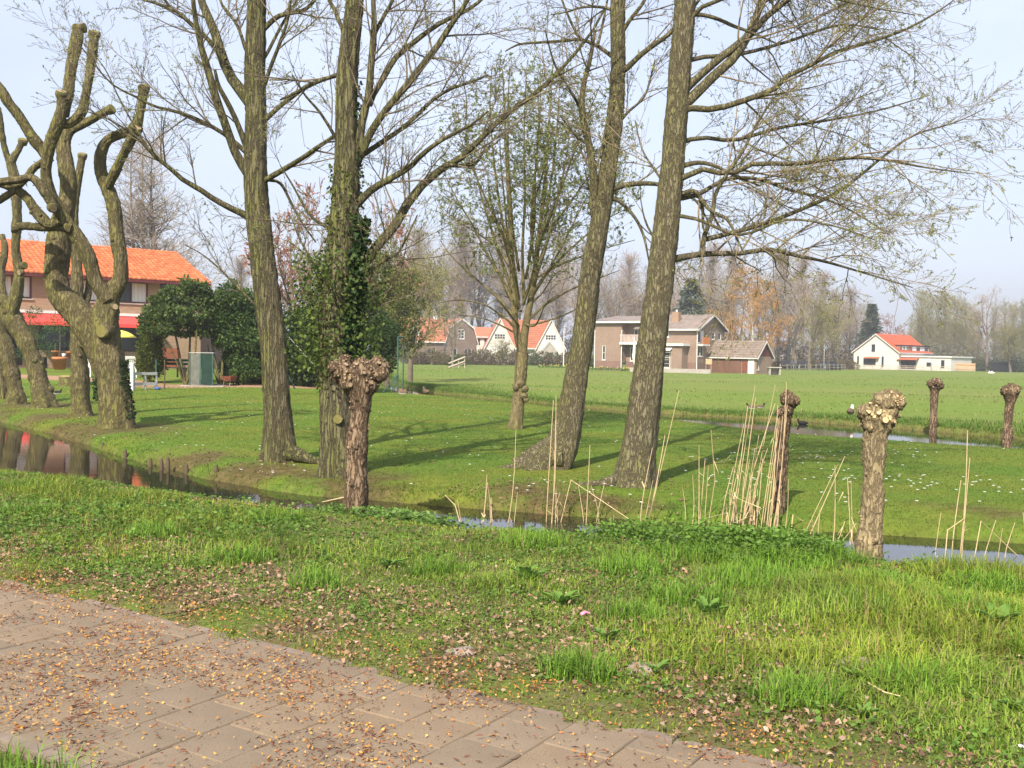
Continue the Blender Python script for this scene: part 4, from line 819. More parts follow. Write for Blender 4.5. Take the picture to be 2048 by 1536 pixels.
# D: big lichen-speckled poplar with long branches over the meadow
D = near_tree('poplar_tree', 'stout lichen-speckled poplar whose long branches sweep out over the meadow', 12.75,
  [(1268, 975, 42), (1272, 930, 35), (1282, 860, 32), (1292, 780, 30), (1302, 700, 29), (1314, 610, 27), (1325, 520, 26), (1336, 420, 24), (1346, 320, 23), (1354, 220, 22), (1362, 120, 21), (1371, 0, 20), (1378, -150, 19), (1390, -450, 12), (1400, -800, 5)],
  [([(1330, 524, 9), (1352, 517, 8), (1408, 508, 6.5), (1492, 506, 5.5), (1533, 498, 5), (1596, 512, 4), (1650, 523, 3.2), (1742, 550, 2), (1825, 575, 1)], dict(dY=.8)),
   [(1406, 512, 6), (1408, 475, 5.5), (1425, 429, 5), (1431, 388, 4.5), (1458, 342, 4), (1487, 300, 3.5), (1508, 258, 3), (1546, 196, 2)],
   [(1345, 395, 6), (1362, 388, 5.5), (1391, 383, 5), (1404, 408, 4), (1406, 458, 2.5)],
   ([(1342, 366, 8), (1362, 358, 7), (1408, 338, 6), (1458, 350, 5.5), (1500, 329, 5.5), (1596, 327, 5), (1658, 319, 4.5), (1725, 315, 4), (1792, 323, 3), (1850, 335, 2), (1950, 348, 1)], dict(dY=-1.0)),
   [(1345, 338, 7), (1367, 331, 6), (1400, 325, 5), (1433, 333, 4), (1467, 350, 3), (1520, 372, 2)],
   ([(1406, 480, 6), (1450, 469, 5.5), (1533, 446, 5), (1596, 421, 4.5), (1654, 396, 4.5), (1700, 367, 4), (1762, 317, 3), (1825, 271, 2.2), (1908, 246, 1.5), (1971, 217, .8)], dict(dY=1.3)),
   ([(1352, 222, 9), (1367, 215, 8), (1417, 219, 7), (1467, 208, 6.5), (1550, 177, 6), (1575, 152, 5.5), (1617, 133, 5), (1667, 106, 4.5), (1729, 87, 4), (1804, 62, 3), (1867, 29, 2), (1908, 0, 1.2)], dict(dY=-.6)),
   [(1358, 215, 13), (1379, 200, 12), (1425, 154, 11), (1471, 112, 10), (1500, 62, 9), (1521, 8, 8), (1540, -80, 5), (1560, -200, 2)],
   [(1362, 190, 9), (1383, 167, 9), (1429, 125, 8.5), (1492, 75, 8), (1533, 33, 7), (1575, 0, 6), (1640, -60, 4), (1720, -140, 2)],
   [(1366, 35, 6), (1396, 29, 5), (1433, 37, 4.5), (1467, 52, 4), (1500, 64, 3), (1560, 90, 1.5)],
   ([(1340, 400, 6), (1400, 388, 5), (1450, 358, 4.5), (1517, 358, 4), (1575, 379, 3.5), (1637, 394, 3), (1700, 420, 2), (1780, 470, 1)], dict(dY=1.6)),
   ([(1400, 395, 5), (1420, 420, 4), (1455, 440, 3.5), (1475, 480, 2.5), (1490, 510, 1.5)], dict(dY=-.5)),
   ([(1370, 60, 6), (1395, 20, 5), (1440, 0, 4.5), (1500, -20, 4), (1600, -20, 3), (1720, 10, 2), (1830, 30, 1)], dict(dY=-1.2)),
   ([(1360, 130, 6), (1400, 115, 5), (1480, 108, 4.5), (1570, 85, 3.5), (1680, 50, 2.5), (1760, 60, 1.4)], dict(dY=1.2)),
   ([(1345, 430, 5), (1400, 440, 4), (1480, 470, 3.4), (1570, 440, 3), (1660, 450, 2.2), (1750, 480, 1.2)], dict(dY=-1.4)),
   ([(1350, 290, 6), (1400, 275, 5), (1470, 280, 4.4), (1560, 255, 3.8), (1660, 240, 3), (1760, 220, 2), (1860, 190, 1)], dict(dY=1.5)),
   [(1330, 520, 4), (1310, 480, 3), (1290, 440, 2), (1280, 390, 1)], [(1338, 380, 4), (1310, 340, 3), (1285, 300, 2), (1270, 240, 1)],
   [(1373, -20, 9), (1330, -100, 6), (1290, -200, 4)], ([(1374, -60, 9), (1480, -120, 6), (1600, -170, 4), (1750, -180, 2)], dict(dY=-1.)), ([(1374, -40, 8), (1450, -60, 6), (1580, -60, 4), (1700, -60, 2.5), (1830, -20, 1.2)], dict(dY=.9))],
  M['bark_poplar'], 104, flare=.4, twig=mat('twig_poplar', (.26, .205, .13), (.15, .115, .075), 5, 2), leaf=(52000, .031, (.20, .23, .06), (.42, .43, .15), .32, -.4), top=(2.0, .60, (2.2, 3.6)),
  sub=(4.2, (.6, 1.9), 8., (.25, .75), 6.5, (.12, .36), .10, .03), dscale=.35)
P, R = px_path([(1262, 955, 18), (1235, 960, 15), (1200, 968, 9), (1150, 972, 5)], 12.7, .05, 16)
V, Q, _ = rough_tube(P, R, 12, g, .08); link('root', np_mesh('root', V - D['base'], Q, mats=[M['bark_poplar']]), D['root'])

# mossy mound by A's foot
mb = MB()
g = np.random.default_rng(8)
P, R = px_path([(575, 905, 24), (600, 912, 17), (630, 922, 10), (665, 928, 5)], 14.9, -.2, 14); R *= .8
V, Q, _ = rough_tube(P, R, 14, g, .1); link('root', np_mesh('root', V - A['base'], Q, mats=[M['bark_willow']]), A['root'])

# E: young chestnut, just in leaf
fan = [[(1033, 640, 5), (1000, 600, 4.2), (955, 560, 3.2), (905, 515, 2), (880, 480, 1)], [(1032, 620, 5.5), (1005, 560, 4.4), (975, 510, 3.6), (945, 450, 2.8), (915, 400, 2), (890, 350, 1)],
       [(1030, 600, 5.5), (1010, 540, 4.8), (990, 480, 4), (965, 400, 3), (945, 320, 2), (930, 250, 1)], [(1028, 540, 5), (1010, 470, 4.4), (995, 380, 3.4), (985, 290, 2.4), (980, 200, 1.6), (985, 130, 1)],
       [(1031, 655, 4), (1015, 640, 3.4), (970, 610, 2.6), (920, 600, 1.8), (880, 605, 1)], [(1034, 668, 3.4), (1000, 650, 2.6), (960, 635, 1.8), (915, 630, 1)],
       [(1060, 600, 5), (1085, 560, 4.2), (1120, 500, 3.2), (1150, 440, 2.2), (1180, 380, 1)], [(1066, 570, 5), (1090, 500, 4.4), (1110, 420, 3.4), (1130, 330, 2.4), (1140, 250, 1)],
       [(1072, 520, 5), (1090, 440, 4.2), (1105, 340, 3.2), (1115, 240, 2.2), (1120, 150, 1)], [(1058, 640, 4.4), (1090, 610, 3.8), (1140, 580, 2.8), (1190, 560, 2), (1240, 540, 1)],
       [(1055, 652, 3.6), (1100, 640, 3), (1150, 620, 2), (1200, 590, 1)], [(1062, 590, 5), (1100, 540, 4), (1150, 490, 3), (1210, 440, 2), (1270, 410, 1)],
       [(1075, 500, 4.6), (1110, 410, 3.8), (1150, 300, 2.8), (1180, 220, 2), (1200, 170, 1)], [(1048, 610, 5), (1045, 500, 4.4), (1050, 400, 3.6), (1048, 300, 2.6), (1050, 200, 1.8), (1055, 120, 1)],
       [(1070, 540, 4.6), (1062, 450, 4), (1070, 350, 3), (1080, 230, 2), (1080, 120, 1)], [(1029, 560, 4), (1000, 500, 3.4), (960, 470, 2.6), (910, 440, 1.8), (870, 420, 1)],
       [(1026, 520, 4), (990, 440, 3.4), (955, 360, 2.4), (930, 300, 1.6), (905, 230, 1)], [(1078, 480, 4), (1130, 420, 3), (1180, 350, 2.2), (1230, 310, 1.6), (1275, 290, 1)], [(1066, 560, 4), (1120, 530, 3), (1200, 500, 2), (1270, 480, 1)]]
stems = [([(1044, 705, 13), (1031, 656, 10.5), (1029, 622, 10), (1026, 573, 9), (1024, 524, 8), (1019, 420, 6.5), (1014, 330, 5), (1010, 240, 3.4), (1005, 140, 1.5)], dict(dY=-.25)),
         ([(1046, 705, 13), (1050, 659, 11.5), (1057, 622, 10.5), (1064, 585, 9.6), (1070, 537, 8.5), (1078, 470, 7), (1090, 360, 5), (1098, 250, 3.4), (1106, 130, 1.5)], dict(dY=.25))]
gE = np.random.default_rng(77)
limbsE = stems + [(f, dict(dY=float(gE.uniform(-1.7, 1.7)))) for f in fan]
for f in fan[:12]:   # branches towards and away from the viewer
    limbsE.append(([(1045 + (p[0] - 1045) * .45 + gE.normal() * 3, p[1] + gE.normal() * 8, p[2] * .9) for p in f], dict(dY=float(gE.choice([-1, 1]) * gE.uniform(1.4, 2.4)))))
E = near_tree('young_chestnut_tree', 'young fan-shaped chestnut tree coming into fresh green leaf on the lawn', 22.4,
  [(1030, 862, 14), (1034, 830, 12.5), (1038, 790, 12), (1041, 750, 12), (1044, 705, 12.5)], limbsE, M['bark_smooth'], 105, ntr=24, k=18, flare=.5, fh=.2, twig=M['bark_smooth'], sub=(1.6, (.35, .8), 2, (.15, .35), .01, (.1, .2), .14, 0.), lthin=.66)
g = E['g']; bE = E['base']
# fill the broad crown evenly: fine shoots from the nearest limb out to points all through it
cE = at(1072, 350, 22.4); q = 2500; d = rnd_dir(g, q); rr_ = g.random(q) ** .42
sp_ = cE + d * rr_[:, None] * np.array([2.38, 2.1, 2.75]); sp_[:, 2] += .35 * (fnoise(sp_[:, 0] * 2, sp_[:, 1] * 2, 1., 3) - .5)
low = (cE[2] - sp_[:, 2]) / 2.75; keep = (g.random(q) < np.clip(1.15 - .75 * np.clip(low, 0, 1), 0, 1)) & (np.hypot(sp_[:, 0] - bE[0], sp_[:, 1] - bE[1]) > .25 + .5 * np.clip(low, 0, 1)); sp_ = sp_[keep]; q = len(sp_)
cand = np.concatenate([E['LP'][:, 4:].reshape(-1, 3), E['P2'][:, 1:].reshape(-1, 3)])
src = np.empty_like(sp_)
for i0 in range(0, q, 200):
    df = sp_[i0:i0 + 200, None] - cand[None]; dist = np.linalg.norm(df, axis=2) + np.where(df[:, :, 2] < .05, 1.0, 0); src[i0:i0 + 200] = cand[dist.argmin(1)]
t5 = np.linspace(0, 1, 4)[None, :, None]; ln_ = np.linalg.norm(sp_ - src, axis=1)[:, None, None]; lift = -np.sin(t5 * np.pi) * .16 * ln_ * np.array([0, 0, 1.])
PT = src[:, None] * (1 - t5) + sp_[:, None] * t5 + lift + g.normal(size=(q, 1, 3)) * .07 * np.sin(t5 * np.pi); RT = np.linspace(.006, .003, 4)[None] * np.ones((q, 1))
V, Q = tubes(PT, RT, 3); a = Acc(); a.add(V, Q); link('shoots', a.mesh('shoots', M['bark_smooth'], bE), E['root'], 'stuff')
tips, dt = along(PT, g, 8500, .6, 1.); tips = np.concatenate([tips, sp_]); dt = np.concatenate([dt, PT[:, -1] - PT[:, -2]]); dt /= np.linalg.norm(dt, axis=1, keepdims=True) + 1e-9; q = len(tips)
rep = np.repeat(np.arange(q), 4); d = dt[rep] * .4 + rnd_dir(g, len(rep)) * .9; d[:, 2] -= .5
sz = np.repeat(g.uniform(.028, .07, q), 4) * g.uniform(.75, 1.1, len(rep)); V, Q = leaf_quads(tips[rep], d, sz, sz * .42, g, .16)
t = g.random((q, 1)); cc = np.repeat(np.array([[.16, .215, .06]]) * (1 - t) + np.array([[.32, .37, .13]]) * t, 4, 0)
link('young_leaves', np_mesh('young_leaves', V - bE, Q, mats=[M['leaf']], col=np.repeat(cc, 4, 0), smooth=False), E['root'], 'stuff')
mb = MB()
for (px_, py_, r_) in ((1040, 768, 10), (1050, 778, 8), (1048, 792, 8), (1032, 775, 7), (1052, 800, 6)):
    c_ = at(px_, py_, 22.4 - .12) - E['base']; rr_ = r_ * 22.4 / F; mb.tube([c_ + [0, .1, 0], c_ + [0, -.02, .0], c_ + [0, -.06, -.02]], [rr_, rr_ * .9, rr_ * .45], 8)
mb.build('burl', M['bark_smooth'], E['root'])

# ------------------------------------------------------------------ pollarded limes on the left bank
def lime(name, label, Y0, stems, stubs, seed, ivyopt=None, group=None):
    g = np.random.default_rng(seed)
    P0, R0 = px_path(stems[0][0], Y0, 0, 40); base = P0[0].copy(); base[2] = float(H(base[0], base[1])); root = thing(name, label, 'tree', base, 0, group)
    first = True; keep = []
    for pts, dY, b0 in stems:
        P, R = px_path(pts, Y0, dY, 44 if first else 30, b0)
        if first: P[0, 2] = base[2] - .15
        R = .88 * R * (1 + .07 * np.sin(np.linspace(0, 9, len(R)) + seed) + .22 * (vnoise(np.linspace(0, 14, len(R)), np.full(len(R), seed * 1.0), 1., 3) - .45))
        V, Q, ring = rough_tube(P, R, 18 if first else 14, g, .06, .4 if first else 0, .22, ridge=.03 if first else .018)
        me = np_mesh('trunk' if first else 'limb', V - base, Q, mats=[M['bark_lime']]); link('trunk' if first else 'limb', me, root); keep.append((P, R)); first = False
    for (px_, py_, r_, dY, ax, ay, fresh) in stubs:     # sawn ends
        c_ = at(px_, py_, Y0 + dY) - base; rr_ = r_ * Y0 / F; d = np.array([ax, -.45, -ay]); d = d / np.linalg.norm(d)
        mb = MB(); mb.tube([c_ - d * rr_ * 1.1, c_ - d * rr_ * .3, c_ + d * rr_ * .25, c_ + d * rr_ * .4], [rr_ * .95, rr_ * 1.18, rr_ * 1.12, rr_ * .9], 12, capm=1)
        mb.build('sawn_stub', [M['bark_lime'], M['cut_wood_old'] if fresh else M['cut_mossy']], root)
    # old pruning knuckles along the limbs
    for i in range(9 * len(keep)):
        P, R = keep[int(g.integers(0, len(keep)))]; j = int(g.integers(3, len(P) - 1)); a_ = g.uniform(-.6, 3.7); d = np.array([math.cos(a_), -math.sin(a_), g.normal() * .3]); rr_ = R[j] * g.uniform(.2, .42); c_ = P[j] + d * R[j] * .85 - base
        mb = MB(); mb.tube([c_ - d * rr_, c_, c_ + d * rr_ * .55, c_ + d * rr_ * .85], [rr_ * 1.1, rr_, rr_ * .8, rr_ * .4], 8); mb.build('knuckle', M['bark_lime'], root)
    # short sprouting spurs
    a = Acc(); PP = np.array([resample(P, R, 24)[0] for P, R in keep]); RR = np.array([resample(P, R, 24)[1] for P, R in keep])
    p, r = spawn(PP, RR * 1.0, g, 30, .05, 1., (60, 100), (.03, .16), 2, wig=.1, rr=.2, rmax=.012, tip=.6)
    d = p[:, 1] - p[:, 0]; d /= np.linalg.norm(d, axis=1, keepdims=True) + 1e-9
    L_ = np.concatenate([np.full(len(p), 0)]); V, Q = tubes(p, r, 4); a.add(V, Q); link('spurs', a.mesh('spurs', M['bark_lime'], base), root, 'stuff')
    return root, base, keep, g
r1 = lime('pollarded_lime_tree', 'twin-stemmed mossy lime with looping sawn limbs and ivy at its foot', 20.6,
  [([(234, 862, 40), (233, 830, 36), (226, 770, 33), (217, 710, 29), (212, 660, 26), (214, 618, 26), (222, 590, 22), (240, 562, 18), (241, 520, 15.5), (233, 470, 14.5), (228, 420, 14), (221, 392, 13.5), (207, 360, 13), (200, 332, 12), (203, 303, 10.5), (216, 280, 10), (240, 269, 9.5), (264, 262, 10.5)], 0, 0),
   ([(225, 790, 28), (206, 725, 27), (182, 662, 28), (150, 618, 27), (122, 592, 26), (112, 555, 26), (115, 510, 28), (117, 478, 26), (126, 430, 22), (137, 380, 18), (133, 335, 16), (128, 300, 14), (132, 268, 12), (150, 255, 10), (172, 246, 9), (195, 232, 8.5), (222, 218, 8.5)], .5, .25),
   ([(216, 372, 10), (232, 340, 9.5), (246, 310, 9.5), (262, 280, 10), (272, 262, 10)], -.35, -.1),
   ([(270, 266, 10), (279, 232, 9), (285, 200, 9), (288, 172, 9.5)], 0, -.15),
   ([(217, 600, 18), (192, 563, 15), (178, 518, 14.5), (161, 484, 14), (146, 462, 15), (126, 436, 15), (111, 408, 13), (97, 375, 12), (92, 340, 11.5), (100, 290, 12), (117, 245, 13), (124, 215, 10.5), (123, 186, 9)], -1.0, -.1),
   ([(142, 458, 12), (115, 452, 10), (90, 455, 9), (50, 452, 8), (26, 456, 8)], -.3, -.55),
   ([(118, 248, 11), (140, 246, 10), (163, 224, 9.5), (171, 191, 9), (181, 137, 9.5), (187, 85, 9.5), (189, 66, 9)], .2, -.9),
   ([(128, 232, 11), (136, 190, 10.5), (142, 140, 11.5), (152, 90, 12.5), (158, 52, 12)], .2, -.85),
   ([(98, 325, 12), (86, 302, 11.5), (62, 270, 11), (38, 232, 11), (17, 205, 10), (0, 178, 9.5), (-24, 150, 9)], -.4, -.7),
   ([(118, 440, 12), (98, 448, 11), (75, 427, 11), (51, 393, 10), (20, 373, 9.5), (-20, 360, 9)], -.2, -.7),
   ([(108, 415, 10), (88, 382, 9.5), (64, 356, 8.5), (34, 360, 8), (0, 364, 8), (-25, 372, 7)], -.4, -.8),
   ([(90, 322, 8), (68, 336, 7), (44, 366, 7), (15, 390, 7), (-20, 412, 6)], -.3, -.7)],
  [(206, 662, 14, -.33, -.15, 0, False), (288, 174, 10, -.15, .2, -1, False), (223, 218, 9, .75, 1, -.5, False), (123, 186, 9.5, -1.1, .3, -1, True), (26, 456, 8.5, -.85, -1, 0, True), (189, 66, 10, -.7, .3, -1, False), (158, 53, 12, -.65, -.2, -1, True), (272, 255, 12, -.2, .5, -.6, True), (105, 416, 8, -.9, .6, .2, True), (230, 614, 6, -.4, .3, -.1, True)], 201)
g = r1[3]; ivy(r1[0], r1[1], *r1[2][0], .04, .22, 320, -30, 40, .06, (.02, .05, .018), (.05, .1, .03), g, (0, .03)); ivy(r1[0], r1[1], *r1[2][0], .10, .17, 160, 150, 190, .07, (.03, .07, .02), (.1, .16, .05), g, (.0, .06), 'ivy_tuft')
lime('pollarded_lime_tree', 'slim straight mossy lime standing behind the twin-stemmed lime', 24.0,
  [([(162, 836, 26), (161, 800, 20), (159, 740, 17.5), (157, 670, 15.5), (155, 600, 13), (154, 540, 11), (151, 490, 10), (148, 440, 9), (150, 395, 8), (158, 350, 7), (165, 310, 7)], 0, 0), ([(157, 640, 9), (175, 590, 8), (180, 545, 7), (178, 500, 7)], .6, 0)],
  [(165, 310, 8, 0, .2, -1, False), (178, 500, 8, .6, 0, -1, False), (165, 688, 7, -.18, .4, 0, False)], 202)
lime('pollarded_lime_tree', 'left-leaning lime with a knobbly upright stem in front of the red awning', 27.0,
  [([(90, 818, 26), (84, 790, 21), (72, 740, 19), (55, 690, 19), (30, 645, 20), (8, 610, 18), (-20, 580, 15)], 0, 0),
   ([(22, 628, 14), (34, 582, 13), (38, 545, 11), (31, 500, 9.5), (34, 450, 9.5), (33, 400, 10), (28, 352, 10.5), (22, 325, 9), (35, 303, 7.5), (46, 281, 7.5)], -.4, -.1),
   ([(24, 335, 8), (12, 305, 7), (4, 270, 6.5), (-3, 215, 6)], -.3, -.4), ([(14, 640, 12), (6, 590, 9), (2, 545, 8), (10, 500, 7), (4, 470, 7)], .5, 0)],
  [(46, 281, 8, -.5, .3, -1, False), (48, 531, 7, -.35, 1, -.1, False), (40, 545, 6, -.45, -.3, .1, True)], 203)
lime('pollarded_lime_tree', 'outermost lime leaning left over the bank, its crown out of sight', 28.4,
  [([(34, 810, 19), (30, 780, 17.5), (22, 740, 17), (9, 695, 16.5), (-8, 650, 15), (-25, 600, 13)], 0, 0)], [], 204)
lime('pollarded_lime_tree', 'thin dark lime trunk beyond the outermost leaning lime', 30.5,
  [([(6, 795, 11), (3, 765, 9.5), (-3, 725, 9), (-14, 680, 8), (-24, 640, 8)], 0, 0)], [], 205)

# ------------------------------------------------------------------ pollard willow stumps
def pollard(label, px_, by, Y0, trunk, knobs, cuts, seed, bark, lumps=14, name='pollard_willow', cutm='cut_wood', bigf=.1):
    """trunk: px outline path; knobs: (px,py,rpx,dY) head lumps; cuts: number of sawn rods"""
    g = np.random.default_rng(seed); P, R = px_path(trunk, Y0, 0, 46); base = P[0].copy(); base[2] = float(H(base[0], base[1])); root = thing(name, label, 'tree', base)
    P[0, 2] = min(P[0, 2], base[2]) - .15
    R = .84 * R * (1 + .06 * np.sin(np.linspace(0, 17, 46) + seed)); knobs = [(a_, b_, c_ * .9, d_) for (a_, b_, c_, d_) in knobs]
    V, Q, _ = rough_tube(P, R, 24, g, .05, .12, .15, ridge=.024); link('trunk', np_mesh('trunk', V - base, Q, mats=[bark]), root)
    # burrs on the trunk
    for i in range(lumps):
        t = g.uniform(.08, .9); j = int(t * 45); a = g.uniform(-.4, 3.5); d = np.array([math.cos(a), -math.sin(a), 0]); c_ = P[j] + d * R[j] * .92 - base; rr_ = R[j] * g.uniform(.16, .34)
        mb = MB(); mb.tube([c_ - d * rr_, c_, c_ + d * rr_ * .5 + [0, 0, .2 * rr_], c_ + d * rr_ * .9], [rr_, rr_, rr_ * .75, rr_ * .3], 7, sm=False); mb.build('burr', bark, root)
    # head: lumpy knuckles
    cc_ = []
    V_, Q_ = [], []; nV = 0
    for (kx, ky, kr, dY) in knobs:
        c_ = at(kx, ky, Y0 + dY) - base; r_ = kr * Y0 / F; nu, nv = 22, 14
        th = np.linspace(.001, np.pi - .001, nv)[:, None]; ph = (np.arange(nu) * 2 * np.pi / nu)[None]
        dx, dy, dz = np.sin(th) * np.cos(ph), np.sin(th) * np.sin(ph), np.cos(th) + 0 * ph
        rr_ = r_ * (1 + .22 * (fnoise(dx * 2 + seed, dy * 2 + dz * 1.7, .5, int(kx) % 50) - .5) * 2 + .09 * g.normal(size=(nv, nu)) * (np.sin(th) > .1))
        S = np.stack([c_[0] + rr_ * dx, c_[1] + rr_ * dy, c_[2] + rr_ * dz], -1).reshape(-1, 3)
        i = np.arange(nv - 1)[:, None] * nu; j = np.arange(nu)[None]; j2 = (j + 1) % nu
        V_.append(S); Q_.append(np.stack([i + j, i + nu + j, i + nu + j2, i + j2], -1).reshape(-1, 4) + nV); nV += len(S); cc_.append((c_, r_))
    link('head', np_mesh('head', np.concatenate(V_), np.concatenate(Q_), mats=[bark]), root)
    # sawn rods standing out of the head
    small = MB()
    cuts = cuts * 2
    for i in range(cuts):
        c_, r_ = cc_[int(g.integers(0, len(cc_)))]; a = g.uniform(0, 6.283); el = math.asin(g.uniform(-.25, 1)); d = np.array([math.cos(a) * math.cos(el), math.sin(a) * math.cos(el), math.sin(el)])
        big = i < cuts * bigf; rad = r_ * (g.uniform(.14, .26) if big else g.uniform(.07, .16)); p0 = c_ + d * r_ * .8; p1 = c_ + d * r_ * g.uniform(1.02, 1.28) + np.array([0, 0, .2 * rad])
        mb = MB() if big else small; mb.tube([p0, (p0 + p1) / 2, p1], [rad * 1.35, rad * 1.1, rad], 9 if big else 6, capm=1, sm=True)
        if big: mb.build('sawn_rod', [bark, M[cutm]], root)
    small.build('sawn_twig_ends', [bark, M[cutm if cutm == 'cut_wood' else 'cut_wood_old']], root, 'stuff')
    return root, base, P, R
pollard('knobbly brown pollard willow stump with a wide shaggy head before the ivy-clad tree', 712, 1020, 10.5,
  [(711, 1022, 27), (713, 980, 25), (714, 930, 23), (715, 885, 24), (719, 840, 22), (722, 800, 24), (720, 770, 30), (722, 750, 34)],
  [(690, 745, 24, 0), (668, 735, 14, -.03), (720, 752, 30, 0), (748, 742, 24, .02), (762, 748, 17, -.03), (735, 772, 22, -.02), (700, 765, 22, -.03), (690, 722, 14, .02), (755, 728, 16, .05), (722, 735, 20, .08), (680, 752, 18, .1), (745, 755, 22, .12), (770, 735, 12, .05)],
  120, 301, M['bark_brown'], 26, cutm='cut_wood_old')
pollard('thin pollard willow stump with a ragged double head rising among the reeds', 1560, 1005, 11.3,
  [(1556, 1012, 16), (1560, 960, 14), (1564, 910, 14), (1566, 870, 13), (1570, 835, 13), (1574, 815, 17)],
  [(1577, 800, 17, 0), (1590, 802, 11, 0), (1574, 788, 9, .02), (1560, 826, 10, 0), (1572, 822, 13, -.02), (1580, 808, 15, .05)], 60, 302, M['bark_brown'], 14, cutm='cut_wood_old')
pollard('sturdy pollard willow stump with fresh pale saw cuts on its lopsided head', 1745, 1092, 8.88,
  [(1736, 1096, 30), (1742, 1050, 27), (1746, 1000, 25), (1747, 950, 24), (1748, 900, 25), (1752, 865, 29), (1756, 840, 38)],
  [(1745, 832, 27, 0), (1730, 824, 17, -.02), (1770, 830, 28, 0), (1770, 806, 26, 0), (1785, 796, 20, 0), (1797, 806, 15, -.02), (1760, 820, 26, .06), (1775, 815, 24, .08), (1728, 832, 14, .05), (1755, 846, 32, 0)], 90, 303, bark_mat('bark_pollard', (.33, .265, .155), (.16, .125, .075), (.30, .235, .09), .4, None, fs=22, zst=.3, bd=.012, cf=.85), 16, bigf=.16)
pollard('slender pollard willow stump with a round bushy head by the meadow ditch', 1866, 870, 25.6,
  [(1865, 874, 8.5), (1867, 840, 8), (1868, 810, 8), (1869, 785, 10), (1870, 776, 14)], [(1862, 768, 9, 0), (1874, 766, 11, 0), (1880, 772, 8, 0), (1868, 772, 12, .05), (1870, 764, 8, -.05)], 40, 304, M['bark_brown'], 8, cutm='cut_wood_old')
pollard('pollard willow stump with ringed swollen trunk standing in the meadow ditch', 2014, 888, 21.4,
  [(2013, 894, 11), (2014, 875, 12), (2016, 850, 9), (2018, 825, 9), (2020, 805, 11), (2021, 790, 17)], [(2012, 782, 12, 0), (2028, 780, 13, 0), (2020, 786, 14, 0), (2034, 778, 8, .03), (2022, 776, 10, .06)], 44, 305, M['bark_brown'], 9, cutm='cut_wood_old')
# ------------------------------------------------------------------ buildings
def wall(mb, o, u, n, prof, z0, ops=(), depth=.14, m=0):
    """upright wall in the plane (o,u,z), outward normal n, with openings (u0,u1,z0,z1) that have real reveals"""
    o = np.array(o, float); u = np.array(u, float); n = np.array(n, float); Z = np.array([0, 0, 1.])
    pt = lambda a, z, d=0.: o + u * a + Z * z - n * d
    us = sorted({p[0] for p in prof} | {v for q in ops for v in q[:2]}); top = lambda a: float(np.interp(a, [p[0] for p in prof], [p[1] for p in prof]))
    for a, b_ in zip(us[:-1], us[1:]):
        mid = (a + b_) / 2; cut = sorted([q for q in ops if q[0] <= mid <= q[1]], key=lambda q: q[2]); z = z0
        for q in cut:
            if q[2] > z + 1e-6: mb.add([pt(a, z), pt(b_, z), pt(b_, q[2]), pt(a, q[2])], [(0, 1, 2, 3)], m)
            z = q[3]
        mb.add([pt(a, z), pt(b_, z), pt(b_, top(b_)), pt(a, top(a))], [(0, 1, 2, 3)], m)
    for q in ops:
        a, b_, c_, e = q[:4]
        for (p1, p2) in (((a, c_), (b_, c_)), ((b_, c_), (b_, e)), ((b_, e), (a, e)), ((a, e), (a, c_))):
            mb.add([pt(*p1), pt(*p2), pt(*p2, depth + .05), pt(*p1, depth + .05)], [(0, 1, 2, 3)], m)
def window(root, o, u, n, a, b_, z0, z1, nu=1, nz=1, fm='white', pm='glass', cur=None, fw=.06, sill=True, name='window', rec=.07):
    mb = MB(); o = np.array(o, float); n = np.array(n, float)
    mb.obox(o, u, n, (a, a + fw), (-rec - .05, -rec + .03), (z0, z1)); mb.obox(o, u, n, (b_ - fw, b_), (-rec - .05, -rec + .03), (z0, z1))
    mb.obox(o, u, n, (a + fw, b_ - fw), (-rec - .05, -rec + .03), (z0, z0 + fw)); mb.obox(o, u, n, (a + fw, b_ - fw), (-rec - .05, -rec + .03), (z1 - fw, z1))
    us = np.linspace(a + fw / 2, b_ - fw / 2, nu + 1); zs = np.linspace(z0 + fw / 2, z1 - fw / 2, nz + 1)
    for x in us[1:-1]: mb.obox(o, u, n, (x - fw * .35, x + fw * .35), (-rec - .045, -rec + .022), (z0 + fw, z1 - fw))
    for z in zs[1:-1]: mb.obox(o, u, n, (a + fw, b_ - fw), (-rec - .04, -rec + .018), (z - fw * .3, z + fw * .3))
    w = mb.build(name, M[fm], root)
    for i in range(nu):
        p = MB(); p.obox(o, u, n, (us[i], us[i + 1]), (-rec - .032, -rec - .02), (z0 + fw / 2, z1 - fw / 2)); p.build('pane', M['curtain' if cur and cur[i % len(cur)] else pm], w)
    if sill:
        s = MB(); s.obox(o, u, n, (a - .05, b_ + .05), (-.02, .06), (z0 - .06, z0 - .004)); s.build('sill', M['concrete' if fm == 'frame_brown' else 'white'], w)
    return w
